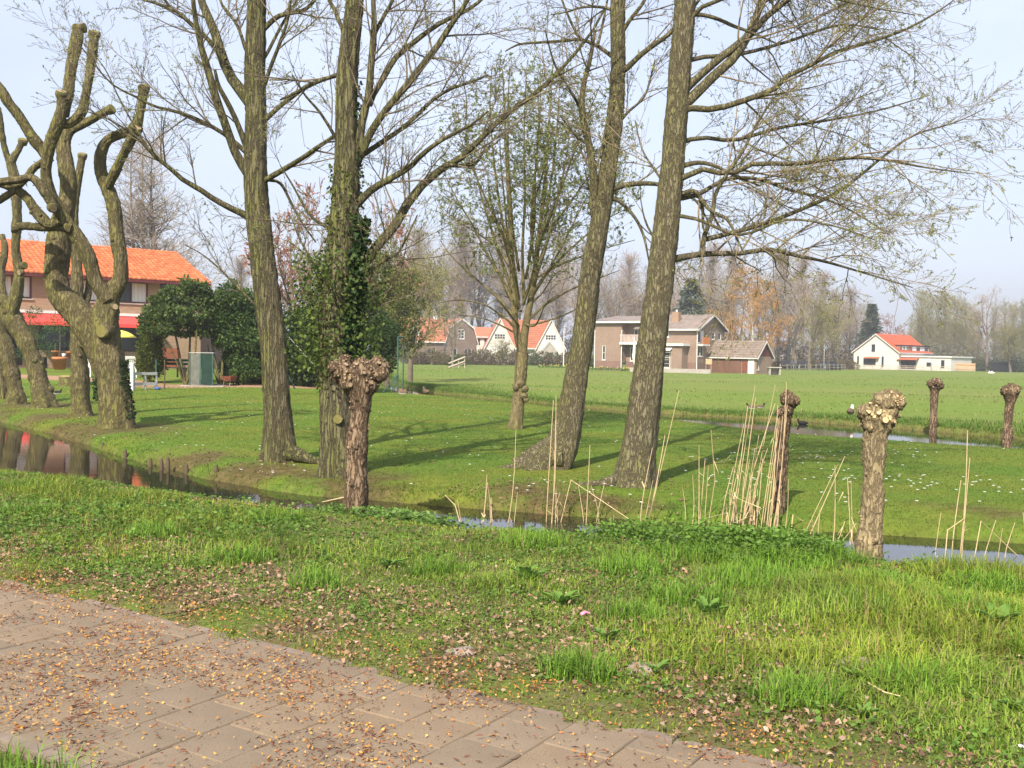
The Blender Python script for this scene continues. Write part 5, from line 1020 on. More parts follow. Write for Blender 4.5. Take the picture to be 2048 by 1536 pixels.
def pantiles(name, m, o, u, s, width, length, root, tw=.21, tl=.33, sub=5, amp=.042, step=.045):
    """roof of wavy tiles in stepped courses: u along the eave, s up the slope, o the lower left corner"""
    o = np.array(o, float); u = np.array(u, float); s = np.array(s, float); nrm = np.cross(u, s); nrm /= np.linalg.norm(nrm)
    nc = max(1, int(round(length / tl))); nu = int(width / tw) * sub + 1; x = np.linspace(0, width, nu); wv = amp * np.abs(np.sin(np.pi * x / tw)) ** .7
    V, Q, Cc = [], [], []; g_ = np.random.default_rng(5)
    for c_ in range(nc):
        jit = .006 * g_.normal(size=nu // sub + 1).repeat(sub)[:nu]; b0 = o + s * (c_ * length / nc - .02); b1 = o + s * ((c_ + 1) * length / nc)
        lo = b0 + np.outer(x, u) + np.outer(wv + step + jit, nrm); hi = b1 + np.outer(x, u) + np.outer(wv + jit, nrm); ed = b0 + np.outer(x, u) + np.outer(wv * .5 - .01, nrm)
        ct = g_.uniform(.72, 1.18, nu // sub + 1).repeat(sub)[:nu, None] * np.ones((1, 3)); Cc += [ct, ct, ct]; k0 = len(V) * nu; V += [ed, lo, hi]; i = np.arange(nu - 1)
        for r_ in (0, 1): Q.append(np.stack([k0 + r_ * nu + i, k0 + r_ * nu + i + 1, k0 + (r_ + 1) * nu + i + 1, k0 + (r_ + 1) * nu + i], 1))
    return link(name, np_mesh(name, np.concatenate(V), np.concatenate(Q), mats=[m], smooth=False, col=np.concatenate(Cc)), root, 'stuff')
X_, Y_, Z_ = np.array([1., 0, 0]), np.array([0, 1., 0]), np.array([0, 0, 1.])

# --- orange-roofed row house in the left garden
HB = .36
hr = np.array([-19.9, 65.4]); ha = math.radians(38.0)
row = thing('row_house', 'tan brick row house with bright orange pantile roof and red awnings', 'house', (hr[0], hr[1], HB), ha); row.scale = (1.38, 1.38, 1.38)
# local frame: facade along x (negative = towards the left of the street front), facing -y
Wd, EV, RZ, DP = 28., 3.98, 5.55, 8.4
bands = [(-26.5, -23.0), (-21.4, -19.9), (-18.6, -15.1), (-13.9, -10.4), (-8.75, -7.25), (-5.95, -2.42)]
ops = [(a, b_, 2.9, 3.86) for a, b_ in bands] + [(-1.9, -.9, 2.55, 3.86)]
gops = [(-26.5, -21.5, .35, 1.95), (-19.6, -14.4, .12, 1.95), (-13., -7.6, .12, 1.95), (-7.0, -2.4, .75, 1.95)]
mb = MB(); wall(mb, (0, 0, 0), X_, -Y_, [(-Wd, EV), (0, EV)], 0, ops + gops); wall(mb, (0, 0, 0), Y_, X_, [(0, EV), (DP / 2, RZ - .12), (DP, EV)], 0)
wall(mb, (-Wd, DP, 0), -Y_, -X_, [(0, EV), (DP / 2, RZ - .12), (DP, EV)], 0); wall(mb, (0, DP, 0), -X_, Y_, [(0, EV), (Wd, EV)], 0); mb.build('wall', M['brick_tan'], row)
for i, (a, b_) in enumerate(bands):
    nb = max(2, int(round((b_ - a) / .72))); window(row, (0, 0, 0), X_, -Y_, a, b_, 2.9, 3.86, nb, 1, 'frame_brown', 'glass', [True, True, True, False, True, True, True], .07)
window(row, (0, 0, 0), X_, -Y_, -1.9, -.9, 2.55, 3.86, 1, 1, 'frame_brown', 'glass', None, .07)
for i, (a, b_, c_, e) in enumerate(gops): window(row, (0, 0, 0), X_, -Y_, a, b_, c_, e, 4, 1, 'frame_dark', 'glass', [False, i == 1, False, False], .09, sill=False)
sl = np.array([0, DP / 2 + .45, RZ - EV + .17]); sl_l = np.linalg.norm(sl); sl /= sl_l
rf = pantiles('roof_tiles', M['roof_orange'], (-Wd - .2, -.42, EV - .03), X_, sl, Wd + .5, sl_l, row, amp=.055, step=.06)
mb = MB(); mb.slab([(-Wd - .2, -.40, EV - .07), (.28, -.40, EV - .07), (.28, DP / 2, RZ), (-Wd - .2, DP / 2, RZ)], .08); mb.slab([(.28, DP + .40, EV - .07), (-Wd - .2, DP + .40, EV - .07), (-Wd - .2, DP / 2, RZ + .02), (.28, DP / 2, RZ + .02)], .08); mb.build('roof_deck', M['roof_orange_plain'], row)
mb = MB(); mb.tube([(-Wd - .2, DP / 2, RZ + .05), (.3, DP / 2, RZ + .05)], .11, 8); mb.build('ridge_tiles', M['roof_orange_plain'], row)
mb = MB(); mb.box(-Wd - .2, .29, -.50, -.38, EV - .17, EV - .05); gt = mb.build('gutter', M['frame_brown'], row)
mb = MB(); mb.box(-Wd, .02, -.37, -.003, EV - .12, EV - .08); mb.build('soffit', M['white'], row)
for (a, b_) in ((-21.3, -13.6), (-13.4, -8.2), (-8.0, -2.3)):
    mb = MB(); mb.slab([(a, -1.0, 1.93), (b_, -1.0, 1.93), (b_, -.06, 2.30), (a, -.06, 2.30)], .02); mb.slab([(a, -1.003, 1.79), (b_, -1.003, 1.79), (b_, -1.003, 1.92), (a, -1.003, 1.92)], .015); aw = mb.build('awning', M['awning'], row)
    mb = MB(); mb.box(a - .05, b_ + .05, -.14, -.015, 2.31, 2.43); mb.build('awning_case', M['white'], aw)
mb = MB(); mb.box(-21.4, -20.6, DP / 2 - .3, DP / 2 + .3, RZ - .2, RZ + .75); mb.build('chimney', M['brick_tan'], row)
def rowpt(px_, py_):   # photo position -> row-house facade coordinates, for checking
    return None
mb = MB(); mb.box(-24., -6.5, -3.6, -.02, -.12, -.005); dk = mb.build('deck', M['wood_grey'], row)

# --- generic small gabled house in local frame: gable wall on -y side, ridge along y
def gable_house(name, label, loc, rz, w, l, ev, ri, wallm, roofm, ops_front=(), ops_right=(), over=.3, cat='house', tri=None, tiles=True):
    r = thing(name, label, cat, loc, rz); h = w / 2
    mb = MB(); wall(mb, (-h, 0, 0), X_, -Y_, [(0, ev), (h, ri), (w, ev)], 0, [q[:4] for q in ops_front]); wall(mb, (h, 0, 0), Y_, X_, [(0, ev), (l, ev)], 0, [q[:4] for q in ops_right])
    wall(mb, (h, l, 0), -X_, Y_, [(0, ev), (h, ri), (w, ev)], 0); wall(mb, (-h, l, 0), -Y_, -X_, [(0, ev), (l, ev)], 0); mb.build('wall', wallm, r)
    for (q, o, u, n) in [(q, (-h, 0, 0), X_, -Y_) for q in ops_front] + [(q, (h, 0, 0), Y_, X_) for q in ops_right]:
        window(r, o, u, n, *q[:4], *(q[4:] if len(q) > 4 else ()))
    k = (ri - ev) / h; zo = ev - over * k
    for s_ in (-1, 1):
        mb = MB(); quad = [(s_ * (h + over), -over, zo + .05), (s_ * (h + over), l + over, zo + .05), (0, l + over, ri + .05), (0, -over, ri + .05)]
        mb.slab(quad if s_ > 0 else quad[::-1], .10); ro_ = mb.build('roof', roofm, r)
        if tiles:
            s = np.array([-s_ * (h + over), 0, ri - zo]); sl_ = np.linalg.norm(s); s /= sl_
            o = (s_ * (h + over), -over if s_ > 0 else l + over, zo + .055); pantiles('roof_tiles', roofm, o, Y_ * s_, s, l + 2 * over, sl_, ro_, .3, .42, 3, .03, .04)
        mb = MB(); q1 = np.array([s_ * (h + over + .02), -over - .03, zo + .02]); q2 = np.array([0, -over - .03, ri + .03]); d_ = np.array([0, 0, .2])
        mb.slab([q1 - d_, q2 - d_, q2, q1] if s_ < 0 else [q2 - d_, q1 - d_, q1, q2], -.03); mb.build('bargeboard', M['white'], r)
        mb = MB(); mb.box(min(s_ * (h + over), s_ * (h + over + .1)), max(s_ * (h + over), s_ * (h + over + .1)), -over, l + over, zo - .08, zo + .03); mb.build('gutter', M['white'], r)
    if tri:
        mb = MB(); mb.add([(-h + .02, -.02, ev), (h - .02, -.02, ev), (0, -.02, ri - .06)], [(0, 1, 2)]); mb.build('gable_boards', M[tri], r)
    return r

# --- white house with red roof at the far right of the meadow
o = gp(1751, 737, .12); Yw = 205.; o = at(1751, 737, Yw); k_ = Yw / F
wh = gable_house('white_house', 'white rendered house with orange-red roof and long flat extension across the meadow', (o[0], Yw, 0.), math.radians(-45), 9.4, 15., 3.6, 7.1, M['render_white'], M['roof_red'],
  ops_front=[(.75, 1.15, .5, 2.6, 1, 1, 'frame_dark'), (2.1, 4.7, .75, 2.2, 3, 1, 'frame_dark'), (5.9, 6.35, .4, 2.6, 1, 1, 'frame_dark'), (3.75, 4.5, 3.5, 5.0, 1, 1, 'frame_dark')])
mb = MB(); mb.slab([(-2.3, -.75, 2.2), (.8, -.75, 2.2), (.8, -.03, 2.5), (-2.3, -.03, 2.5)], .04); mb.build('awning', M['awning_rust'], wh)
# flat-roofed extension along the right flank, with dormers above
mb = MB(); eo = [(.6, 3.6, .15, 2.1), (5.6, 6.6, .6, 1.6), (8.4, 9.2, .5, 2.1)]
wall(mb, (4.12, 1.0, 0), X_, -Y_, [(0, 2.55), (10.4, 2.55)], 0, eo); wall(mb, (14.52, 1.0, 0), Y_, X_, [(0, 2.55), (10, 2.55)], 0); wall(mb, (14.52, 11, 0), -X_, Y_, [(0, 2.55), (10.4, 2.55)], 0); mb.build('extension_wall', M['render_white'], wh)
for i, q in enumerate(eo): window(wh, (4.12, 1.0, 0), X_, -Y_, *q, 4 if i == 0 else 1, 1, 'frame_dark' if i == 0 else 'white')
mb = MB(); mb.box(4.13, 14.75, .75, 11.2, 2.56, 2.82); mb.build('flat_roof', M['white'], wh)
mb = MB(); mb.slab([(4.4, -.35, 2.0), (8.4, -.35, 2.0), (8.4, .97, 2.45), (4.4, .97, 2.45)], .04); mb.build('awning', M['awning_rust'], wh)
mb = MB(); mb.slab([(5.05, -.1, 3.35), (5.05, 15.1, 3.35), (4.1, 15.1, 4.1), (4.1, -.1, 4.1)], -.05); mb.build('lower_roof', M['wood_brown'], wh)
for (x0, x1, y0, y1) in ((2.7, 4.4, 1.6, 5.4), (2.7, 4.6, 5.9, 14.6)):
    mb = MB(); dops = [(.4, y1 - y0 - .4, 3.7, 4.7)]
    wall(mb, (x1, y0, 0), Y_, X_, [(0, 4.85), (y1 - y0, 4.85)], 2.8, dops); wall(mb, (x0, y0, 0), X_, -Y_, [(0, 4.85), (x1 - x0, 4.85)], 2.8, [(.3, x1 - x0 - .3, 3.7, 4.6)]); dm = mb.build('dormer', M['wood_brown'], wh)
    mb = MB(); mb.box(x0 - .3, x1 + .2, y0 - .15, y1 + .15, 4.86, 4.98); mb.build('dormer_roof', M['frame_dark'], dm)
    window(wh, (x1, y0, 0), Y_, X_, *dops[0], 4, 1, 'white', 'glass', [True, False], .07); window(wh, (x0, y0, 0), X_, -Y_, .3, x1 - x0 - .3, 3.7, 4.6, 3, 1, 'white', 'glass', [False, True], .07)
mb = MB(); mb.box(-.35, .35, 11.5, 12.1, 6.6, 7.75); mb.build('chimney', M['brick_brown'], wh)

def bar_fence(name, label, p0, p1, h, n_post, rails, m, cat='fence', boards=0, th=.05, kind=None):
    p0 = np.array(p0, float); p1 = np.array(p1, float); L_ = np.linalg.norm((p1 - p0)[:2]); a = math.atan2(p1[1] - p0[1], p1[0] - p0[0]); r = thing(name, label, cat, p0, a)
    for i in range(n_post):
        x = L_ * i / max(1, n_post - 1); mb = MB(); mb.box(x - th, x + th, -th, th, -.05, h); mb.build('post', m, r)
    for z in rails: mb = MB(); mb.box(0, L_, -th * .5 - th - .004, -th - .004, z - .05, z + .05); mb.build('rail', m, r)
    for i in range(boards):
        x = L_ * (i + .5) / boards; w = L_ / boards * .46; mb = MB(); mb.box(x - w, x + w, th + .004, th + .03, .05, h * .96); mb.build('board', m, r)
    return r
bar_fence('plank_fence', 'low grey plank fence along the ditch before the white house', at(1695, 738, 196) * [1, 1, 0], at(1950, 748, 190) * [1, 1, 0], .95, 16, (.25, .55, .85), M['wood_grey'])
bar_fence('board_screen', 'tan wooden board screen beside the white extension', at(1910, 735, 197) * [1, 1, 0], at(1950, 735, 196) * [1, 1, 0], 1.6, 3, (.4, 1.3), M['wood_tan'], boards=12)
bar_fence('board_screen', 'weathered grey board screen between the white extension and the tan screen', at(1862, 735, 198) * [1, 1, 0], at(1909, 735, 197.6) * [1, 1, 0], 1.65, 4, (.4, 1.3), M['concrete'], boards=14)
bar_fence('board_screen', 'black screen under the bare tree at the meadow edge', at(1983, 745, 197) * [1, 1, 0], at(2020, 745, 196) * [1, 1, 0], 1.9, 3, (.4, 1.5), M['black_cloth'], boards=9)

# --- brown brick villa
Yv = 124.; vo = at(1190, 737, Yv); va = math.radians(-36)
vl = thing('brick_villa', 'brown brick villa with grey roofs, white eaves and a corner balcony', 'house', (vo[0], Yv, .0), va)
# facade along x from 0; wings: left 0-3.6, recess 3.6-6.6, right 6.6-14.6
lw = [(.95, 1.4, 1.2, 2.95), ]; L1 = 3.6
mb = MB(); wall(mb, (0, 0, 0), X_, -Y_, [(0, 5.6), (L1, 5.6)], 1.1, lw); wall(mb, (L1, 0, 0), Y_, X_, [(0, 5.6), (1.2, 5.6)], 1.1); wall(mb, (0, 9, 0), -Y_, -X_, [(0, 5.6), (9, 5.6)], 1.1)
rc = [(.5, 2.6, .9, 2.75), (1.0, 2.0, 3.45, 5.2)]; wall(mb, (L1, 1.2, 0), X_, -Y_, [(0, 5.6), (4.2, 5.6)], 1.1, [(.5, 2.6, 1.12, 2.75), rc[1]])
rw = [(1.3, 2.05, 3.95, 4.85)]; RX = 7.8; RW = 5.6
wall(mb, (RX, 0, 0), X_, -Y_, [(0, 5.0), (RW, 5.0)], 1.1, rw); wall(mb, (RX, 1.2, 0), -Y_, -X_, [(0, 5.0), (1.2, 5.0)], 1.1)
gw = [(.25, 1.75, 1.8, 3.0), (.25, 1.85, 3.35, 4.75), (3.9, 4.8, 3.8, 4.7), (5.6, 6.5, 3.8, 4.7)]; GL = 7.4
wall(mb, (RX + RW, 0, 0), Y_, X_, [(0, 5.0), (GL / 2, 6.55), (GL, 5.0)], 1.1, gw); wall(mb, (RX + RW, GL, 0), -X_, Y_, [(0, 5.), (RX + RW, 5.)], 1.1); mb.build('wall', M['brick_brown'], vl)
mb = MB(); mb.box(-.02, L1 + .02, -.02, .3, -.1, 1.098); mb.box(L1 + .02, RX - .02, 1.18, 1.5, -.1, 1.098); mb.box(RX - .02, RX + RW + .02, -.02, GL, -.1, 1.098); mb.build('plinth', M['brick_plinth'], vl)
window(vl, (0, 0, 0), X_, -Y_, *lw[0], 1, 2, 'white', 'glass', [False], .08); window(vl, (L1, 1.2, 0), X_, -Y_, .5, 2.6, 1.12, 2.75, 2, 2, 'white', 'glass', [False], .1); window(vl, (L1, 1.2, 0), X_, -Y_, *rc[1], 2, 1, 'white', 'glass', None, .09, name='balcony_door')
window(vl, (RX, 0, 0), X_, -Y_, *rw[0], 1, 1, 'white', 'glass', None, .1)
for i, q in enumerate(gw): window(vl, (RX + RW, 0, 0), Y_, X_, *q, 2 if i < 2 else 1, 1, 'white', 'glass', [False, True] if i == 1 else [False], .1)
# ground-floor bay of the right wing with a white flat roof
by = [(.25, 1.2, .85, 2.6), (2.05, 2.95, .45, 2.75)]
mb = MB(); wall(mb, (RX + .1, -1.5, 0), X_, -Y_, [(0, 2.95), (4.4, 2.95)], 0, by); wall(mb, (RX + 4.5, -1.5, 0), Y_, X_, [(0, 2.95), (1.47, 2.95)], 0); wall(mb, (RX + .1, -.03, 0), -Y_, -X_, [(0, 2.95), (1.47, 2.95)], 0); mb.build('bay_wall', M['brick_brown'], vl)
window(vl, (RX + .1, -1.5, 0), X_, -Y_, *by[0], 2, 1, 'white', 'glass', [False], .1); window(vl, (RX + .1, -1.5, 0), X_, -Y_, *by[1], 1, 2, 'white', 'glass', [False], .1)
mb = MB(); mb.box(RX - .2, RX + 4.8, -1.8, -.02, 2.96, 3.22); mb.build('bay_roof', M['white'], vl)
mb = MB(); mb.slab([(RX + 2.0, -2.1, 2.42), (RX + 3.3, -2.1, 2.42), (RX + 3.3, -1.53, 2.72), (RX + 2.0, -1.53, 2.72)], .04); mb.build('door_awning', M['white'], vl)
mb = MB(); mb.box(L1 - .1, RX - .4, -.35, 1.17, 3.08, 3.34); bal = mb.build('balcony', M['white'], vl)
mb = MB()
for i in range(22): x = L1 + .02 + i * .175; mb.box(x, x + .09, -.33, -.29, 3.35, 4.15)
mb.box(L1 - .08, RX - .42, -.35, -.27, 4.16, 4.24); mb.build('balcony_railing', mat('pale_rail', (.62, .5, .46), (.5, .4, .37), 3, 2), bal)
mb = MB(); mb.tube([(L1 + 1.9, -.2, 3.1), (L1 + 1.85, -.25, 1.6), (L1 + 2.0, -.2, .6)], [.16, .22, .1], 8); mb.build('folded_drape', M['white'], vl)
mb = MB(); mb.box(RX + RW + .02, RX + RW + .7, .15, 1.95, 3.02, 3.2); gb = mb.build('gable_balcony', M['white'], vl); mb = MB(); mb.box(RX + RW + .62, RX + RW + .68, .15, 1.95, 3.22, 4.0); mb.build('orange_balustrade', M['orange_panel'], gb)
# roofs
mb = MB(); mb.box(-.35, RX - .2, -.45, 5.8, 5.62, 5.92); mb.build('fascia', M['white'], vl)
mb = MB(); a_, b_, c_, d_ = (-.38, -.48, 5.93), (RX + .3, -.48, 5.93), (RX + .3, 3.2, 6.6), (1.0, 3.2, 6.6); mb.slab([a_, b_, c_, d_], .06); mb.slab([(-.38, 6.5, 5.93), a_, d_, d_], .06); mb.slab([(RX + .3, 6.5, 5.93), (-.38, 6.5, 5.93), d_, c_], .06); mb.build('left_roof', M['roof_grey'], vl)
for s_, y0, y1 in ((1, -.4, GL / 2), (-1, GL + .4, GL / 2)):
    mb = MB(); q = [(RX - 2.4, y0, 4.9), (RX + RW + .4, y0, 4.9), (RX + RW + .4, y1, 6.68), (RX - 2.4, y1, 6.68)]; mb.slab(q if s_ > 0 else q[::-1], .12); rr_ = mb.build('roof', M['roof_grey'], vl)
    if s_ > 0: s = np.array([0, GL / 2 + .4, 1.78]); sl_ = np.linalg.norm(s); pantiles('roof_tiles', M['roof_grey'], (RX - 2.4, -.4, 4.91), X_, s / sl_, RW + 2.8, sl_, rr_, .3, .4, 3, .03, .035)
    mb = MB(); q1 = np.array([RX + RW + .43, y0, 4.9]); q2 = np.array([RX + RW + .43, y1, 6.72]); dz = np.array([0, 0, .22]); mb.slab([q1 - dz, q2 - dz, q2, q1] if s_ > 0 else [q2 - dz, q1 - dz, q1, q2], .04); mb.build('bargeboard', M['white'], vl)
mb = MB(); mb.box(RX - .3, RX + RW + .42, -.55, -.41, 4.72, 4.9); mb.build('gutter', M['white'], vl)
mb = MB(); mb.box(RX + 1.7, RX + 2.5, 1.4, 2.1, 5.3, 6.95); ch = mb.build('chimney', M['brick_tan'], vl); mb = MB(); mb.tube([(RX + 2.1, 1.75, 6.95), (RX + 2.1, 1.75, 7.2)], .12, 8); mb.build('chimney_pot', M['white'], ch)
for (x, y) in ((-.06, -.06), (L1 + .06, -.06), (RX + RW + .06, -.06), (RX + 1.75, -1.56)):
    mb = MB(); mb.tube([(x, y, 0.05), (x, y, 2.9 if y < -1 else 4.8)], .06, 6); mb.build('downpipe', M['white'], vl)
mb = MB(); mb.box(RX - .4, RX + 9.5, -4.6, -4.35, -.1, .42); tw_ = mb.build('terrace_wall', M['concrete'], vl)
for i in range(2):   # trellis panels on the terrace
    mb = MB(); x0 = RX + .6 + i * 2.7
    for j in range(5): mb.box(x0, x0 + 1.2, -4.0, -3.96, .5 + j * .42, .56 + j * .42)
    for j in range(2): mb.box(x0 + j * 1.14, x0 + j * 1.14 + .06, -3.955, -3.92, .3, 2.3)
    tr = mb.build('garden_trellis', M['wood_grey']); tr.matrix_world = Matrix.Translation((vo[0], Yv, 0)) @ Matrix.Rotation(va, 4, 'Z')
    tag(tr, ('grey trellis panel on the villa terrace, before the bay window', 'grey trellis panel on the villa terrace, beside the garden door')[i], 'trellis')
# shed
Ys = 116.; so = at(1526, 742, Ys)
sh = gable_house('shed', 'low brick shed with mossy grey tile roof beside the brown villa', (so[0] + .1, Ys, -.1), math.radians(50), 3.7, 6.6, 2.05, 3.75, M['brick_brown'], M['roof_shed'], ops_front=[(.1, .7, .5, 1.7, 1, 1, 'white', 'glass_grey')], over=.25, cat='shed', tri='wood_red')
mb = MB(); mb.box(-1.93, -1.86, 1.9, 6.2, .0, 1.9); mb.build('garage_door', M['wood_brown'], sh); mb = MB(); mb.box(-1.92, -1.87, .25, 1.0, .0, 1.95); mb.build('door', M['white'], sh); mb = MB(); mb.box(-1.925, -1.87, 1.15, 1.75, .2, 1.5); mb.build('orange_board', M['metal_rust'], sh)
p_ = at(1417, 742, 112.); bs = thing('notice_board', 'yellowish board on two posts before the shed', 'board', (p_[0], 112., 0)); mb = MB(); mb.box(-.34, .34, -.03, .03, .95, 1.55); mb.build('panel', M['wood_tan'], bs)
for s_ in (-.28, .28): mb = MB(); mb.box(s_ - .03, s_ + .03, .034, .09, -.1, 1.6); mb.build('post', M['wood_grey'], bs)
p_ = at(1548, 750, 109.); kn = thing('small_kennel', 'small concrete shelter with dark opening at the meadow edge', 'shelter', (p_[0], 109., -.05)); mb = MB(); mb.box(-.6, -.45, -.4, .4, 0, .75); mb.box(.45, .6, -.4, .4, 0, .75); mb.box(-.6, .6, .25, .4, 0, .75); mb.build('walls', M['concrete'], kn); mb = MB(); mb.box(-.7, .7, -.5, .5, .753, .87); mb.build('slab_roof', M['concrete'], kn)
bar_fence('wire_fence', 'thin posts of a meadow fence between shed and white house', at(1560, 748, 118) * [1, 1, 0], at(1690, 742, 170) * [1, 1, 0], 1.1, 14, (.5, .95), M['wood_grey'], th=.035)

# --- twin white gables in the middle distance
Yt = 200.
def center_house(px_, w, lab, nm, Yq, rz, l, ev, ri, wm_, rm_, opsf, base=0., py_=722):
    o = at(px_, py_, Yq); return gable_house(nm, lab, (o[0], Yq, base), rz, w, l, ev, ri, wm_, rm_, ops_front=opsf)
tg = thing('twin_gable_house', 'white house with two steep gables joined by an orange tiled roof', 'house', (at(1050, 720, Yt)[0], Yt, .2), math.radians(6))
for sx in (-5.0, 5.0):
    mb = MB(); op = [(1.7, 3.9, 4.4, 5.5)]
    wall(mb, (sx - 2.8, 0, 0), X_, -Y_, [(0, 3.0), (2.8, 8.4), (5.6, 3.0)], 0, op + [(3.0, 4.4, 1., 2.3)]); wall(mb, (sx + 2.8, 0, 0), Y_, X_, [(0, 3.), (7, 3.)], 0); wall(mb, (sx - 2.8, 7, 0), -Y_, -X_, [(0, 3.), (7, 3.)], 0); wl_ = mb.build('gable_wall', M['render_white'], tg)
    window(tg, (sx - 2.8, 0, 0), X_, -Y_, *op[0], 4, 2, 'white', 'glass', None, .12); window(tg, (sx - 2.8, 0, 0), X_, -Y_, 3.0, 4.4, 1., 2.3, 2, 1, 'white', 'glass', None, .1)
    for s_ in (-1, 1):
        mb = MB(); q = [(sx + s_ * 3.1, -.3, 2.55), (sx + s_ * 3.1, 7.3, 2.55), (sx, 7.3, 8.55), (sx, -.3, 8.55)]; mb.slab(q if s_ > 0 else q[::-1], .12); rr_ = mb.build('roof', M['roof_orange_far'], tg)
        mb = MB(); q1 = np.array([sx + s_ * 3.13, -.34, 2.55]); q2 = np.array([sx, -.34, 8.6]); dz = np.array([0, 0, .34]); mb.slab([q1 - dz, q2 - dz, q2, q1] if s_ < 0 else [q2 - dz, q1 - dz, q1, q2], -.04); mb.build('bargeboard', M['white'], rr_)
mb = MB(); wall(mb, (-2.2, 1.2, 0), X_, -Y_, [(0, 2.9), (4.4, 2.9)], 0, [(.6, 2.0, .9, 2.2)]); mb.build('middle_wall', M['render_white'], tg); window(tg, (-2.2, 1.2, 0), X_, -Y_, .6, 2.0, .9, 2.2, 2, 1)
mb = MB(); mb.slab([(-5, .6, 2.75), (5, .6, 2.75), (5, 4.2, 8.45), (-5, 4.2, 8.45)], .12); mid_ = mb.build('middle_roof', M['roof_orange_far'], tg); s = np.array([0, 3.6, 5.7]); sl_ = np.linalg.norm(s); pantiles('roof_tiles', M['roof_orange_far'], (-5, .6, 2.76), X_, s / sl_, 10, sl_, mid_, .35, .5, 3, .03, .04)
mb = MB(); mb.box(-2.2, 2.2, .42, .58, 2.6, 2.78); mb.build('gutter', M['white'], tg)
mb = MB(); wall(mb, (3.2, -2.6, 0), X_, -Y_, [(0, 2.3), (1.3, 3.9), (2.6, 2.3)], 0, [(.8, 1.8, 0.05, 2.0)]); mb.slab([(3.1, -2.7, 2.3), (4.5, -2.7, 4.05), (4.5, 0, 4.05), (3.1, 0, 2.3)], .1); mb.slab([(4.5, -2.7, 4.05), (5.9, -2.7, 2.3), (5.9, 0, 2.3), (4.5, 0, 4.05)], .1); mb.build('porch', M['concrete'], tg)
# gambrel house and its neighbours
Yg = 190.; go = at(922, 722, Yg); gh = thing('gambrel_house', 'dark brick house with white-edged mansard gable', 'house', (go[0], Yg, .2), math.radians(20))
mb = MB(); gp_ = [(0, 3.6), (.8, 6.2), (3.0, 7.9), (5.2, 6.2), (6.0, 3.6)]; wall(mb, (-3, 0, 0), X_, -Y_, gp_, 0, [(2.3, 3.6, 4.2, 6.0), (1.0, 2.2, 1., 2.4), (3.6, 5., 1., 2.4)]); wall(mb, (3, 0, 0), Y_, X_, [(0, 3.6), (8, 3.6)], 0); mb.build('wall', M['brick_dark'], gh)
window(gh, (-3, 0, 0), X_, -Y_, 2.3, 3.6, 4.2, 6.0, 2, 3, 'white', 'glass', None, .12); window(gh, (-3, 0, 0), X_, -Y_, 1.0, 2.2, 1., 2.4, 2, 1, 'white'); window(gh, (-3, 0, 0), X_, -Y_, 3.6, 5., 1., 2.4, 2, 1, 'white')
gpo = [(-3.25, 3.3), (-2.35, 6.35), (0, 8.1), (2.35, 6.35), (3.25, 3.3)]
for (p, q) in zip(gpo[:-1], gpo[1:]):
    mb = MB(); mb.slab([(p[0], -.3, p[1]), (q[0], -.3, q[1]), (q[0], 8.3, q[1]), (p[0], 8.3, p[1])], .12); rr_ = mb.build('roof', M['roof_orange_far'], gh)
    mb = MB(); mb.slab([(p[0], -.33, p[1] - .3), (q[0], -.33, q[1] - .3), (q[0], -.33, q[1] + .03), (p[0], -.33, p[1] + .03)], -.04); mb.build('bargeboard', M['white'], rr_)
go = at(843, 722, Yg - 2); oh = thing('dormer_house', 'brick house with steep orange roof and small white dormer behind shrubs', 'house', (go[0], Yg - 2, .2), math.radians(12))
mb = MB(); wall(mb, (-3.6, 0, 0), X_, -Y_, [(0, 3.9), (7.6, 3.9)], 0, [(1., 2.4, 1., 2.4), (4.6, 6.2, 1., 2.4)]); wall(mb, (-3.6, 7, 0), -Y_, -X_, [(0, 3.9), (3.5, 7.8), (7, 3.9)], 0); wall(mb, (4, 0, 0), Y_, X_, [(0, 3.9), (3.5, 7.8), (7, 3.9)], 0); mb.build('wall', M['brick_dark'], oh)
window(oh, (-3.6, 0, 0), X_, -Y_, 1., 2.4, 1., 2.4, 2, 1); window(oh, (-3.6, 0, 0), X_, -Y_, 4.6, 6.2, 1., 2.4, 2, 1)
mb = MB(); mb.slab([(-3.9, -.4, 3.6), (4.3, -.4, 3.6), (4.3, 3.5, 8.), (-3.9, 3.5, 8.)], .12); mb.slab([(4.3, 7.4, 3.6), (-3.9, 7.4, 3.6), (-3.9, 3.5, 8.02), (4.3, 3.5, 8.02)], .12); rr_ = mb.build('roof', M['roof_orange_far'], oh); s = np.array([0, 3.9, 4.4]); sl_ = np.linalg.norm(s); pantiles('roof_tiles', M['roof_orange_far'], (-3.9, -.4, 3.61), X_, s / sl_, 8.2, sl_, rr_, .35, .5, 3, .03, .04)
mb = MB(); wall(mb, (-2.2, .4, 0), X_, -Y_, [(0, 5.4), (.9, 6.3), (1.8, 5.4)], 4.2, [(.35, 1.45, 4.5, 5.4)]); mb.box(-2.2, -2.1, .45, 2, 4.2, 5.4); mb.box(-.5, -.4, .45, 2, 4.2, 5.4); mb.slab([(-2.35, .3, 5.35), (-1.3, .3, 6.42), (-1.3, 2.6, 6.42), (-2.35, 2.6, 5.35)], .08); mb.slab([(-1.3, .3, 6.42), (-.25, .3, 5.35), (-.25, 2.6, 5.35), (-1.3, 2.6, 6.42)], .08); dm = mb.build('dormer', M['white'], oh)
window(oh, (-2.2, .4, 0), X_, -Y_, .35, 1.45, 4.5, 5.4, 2, 1, 'white', 'glass', None, .09); mb = MB(); mb.box(-3.9, 4.3, -.52, -.38, 3.4, 3.6); mb.build('gutter', M['white'], oh); mb = MB(); mb.box(2.6, 3.2, 3.2, 3.8, 7.4, 8.9); mb.build('chimney', M['render_white'], oh)
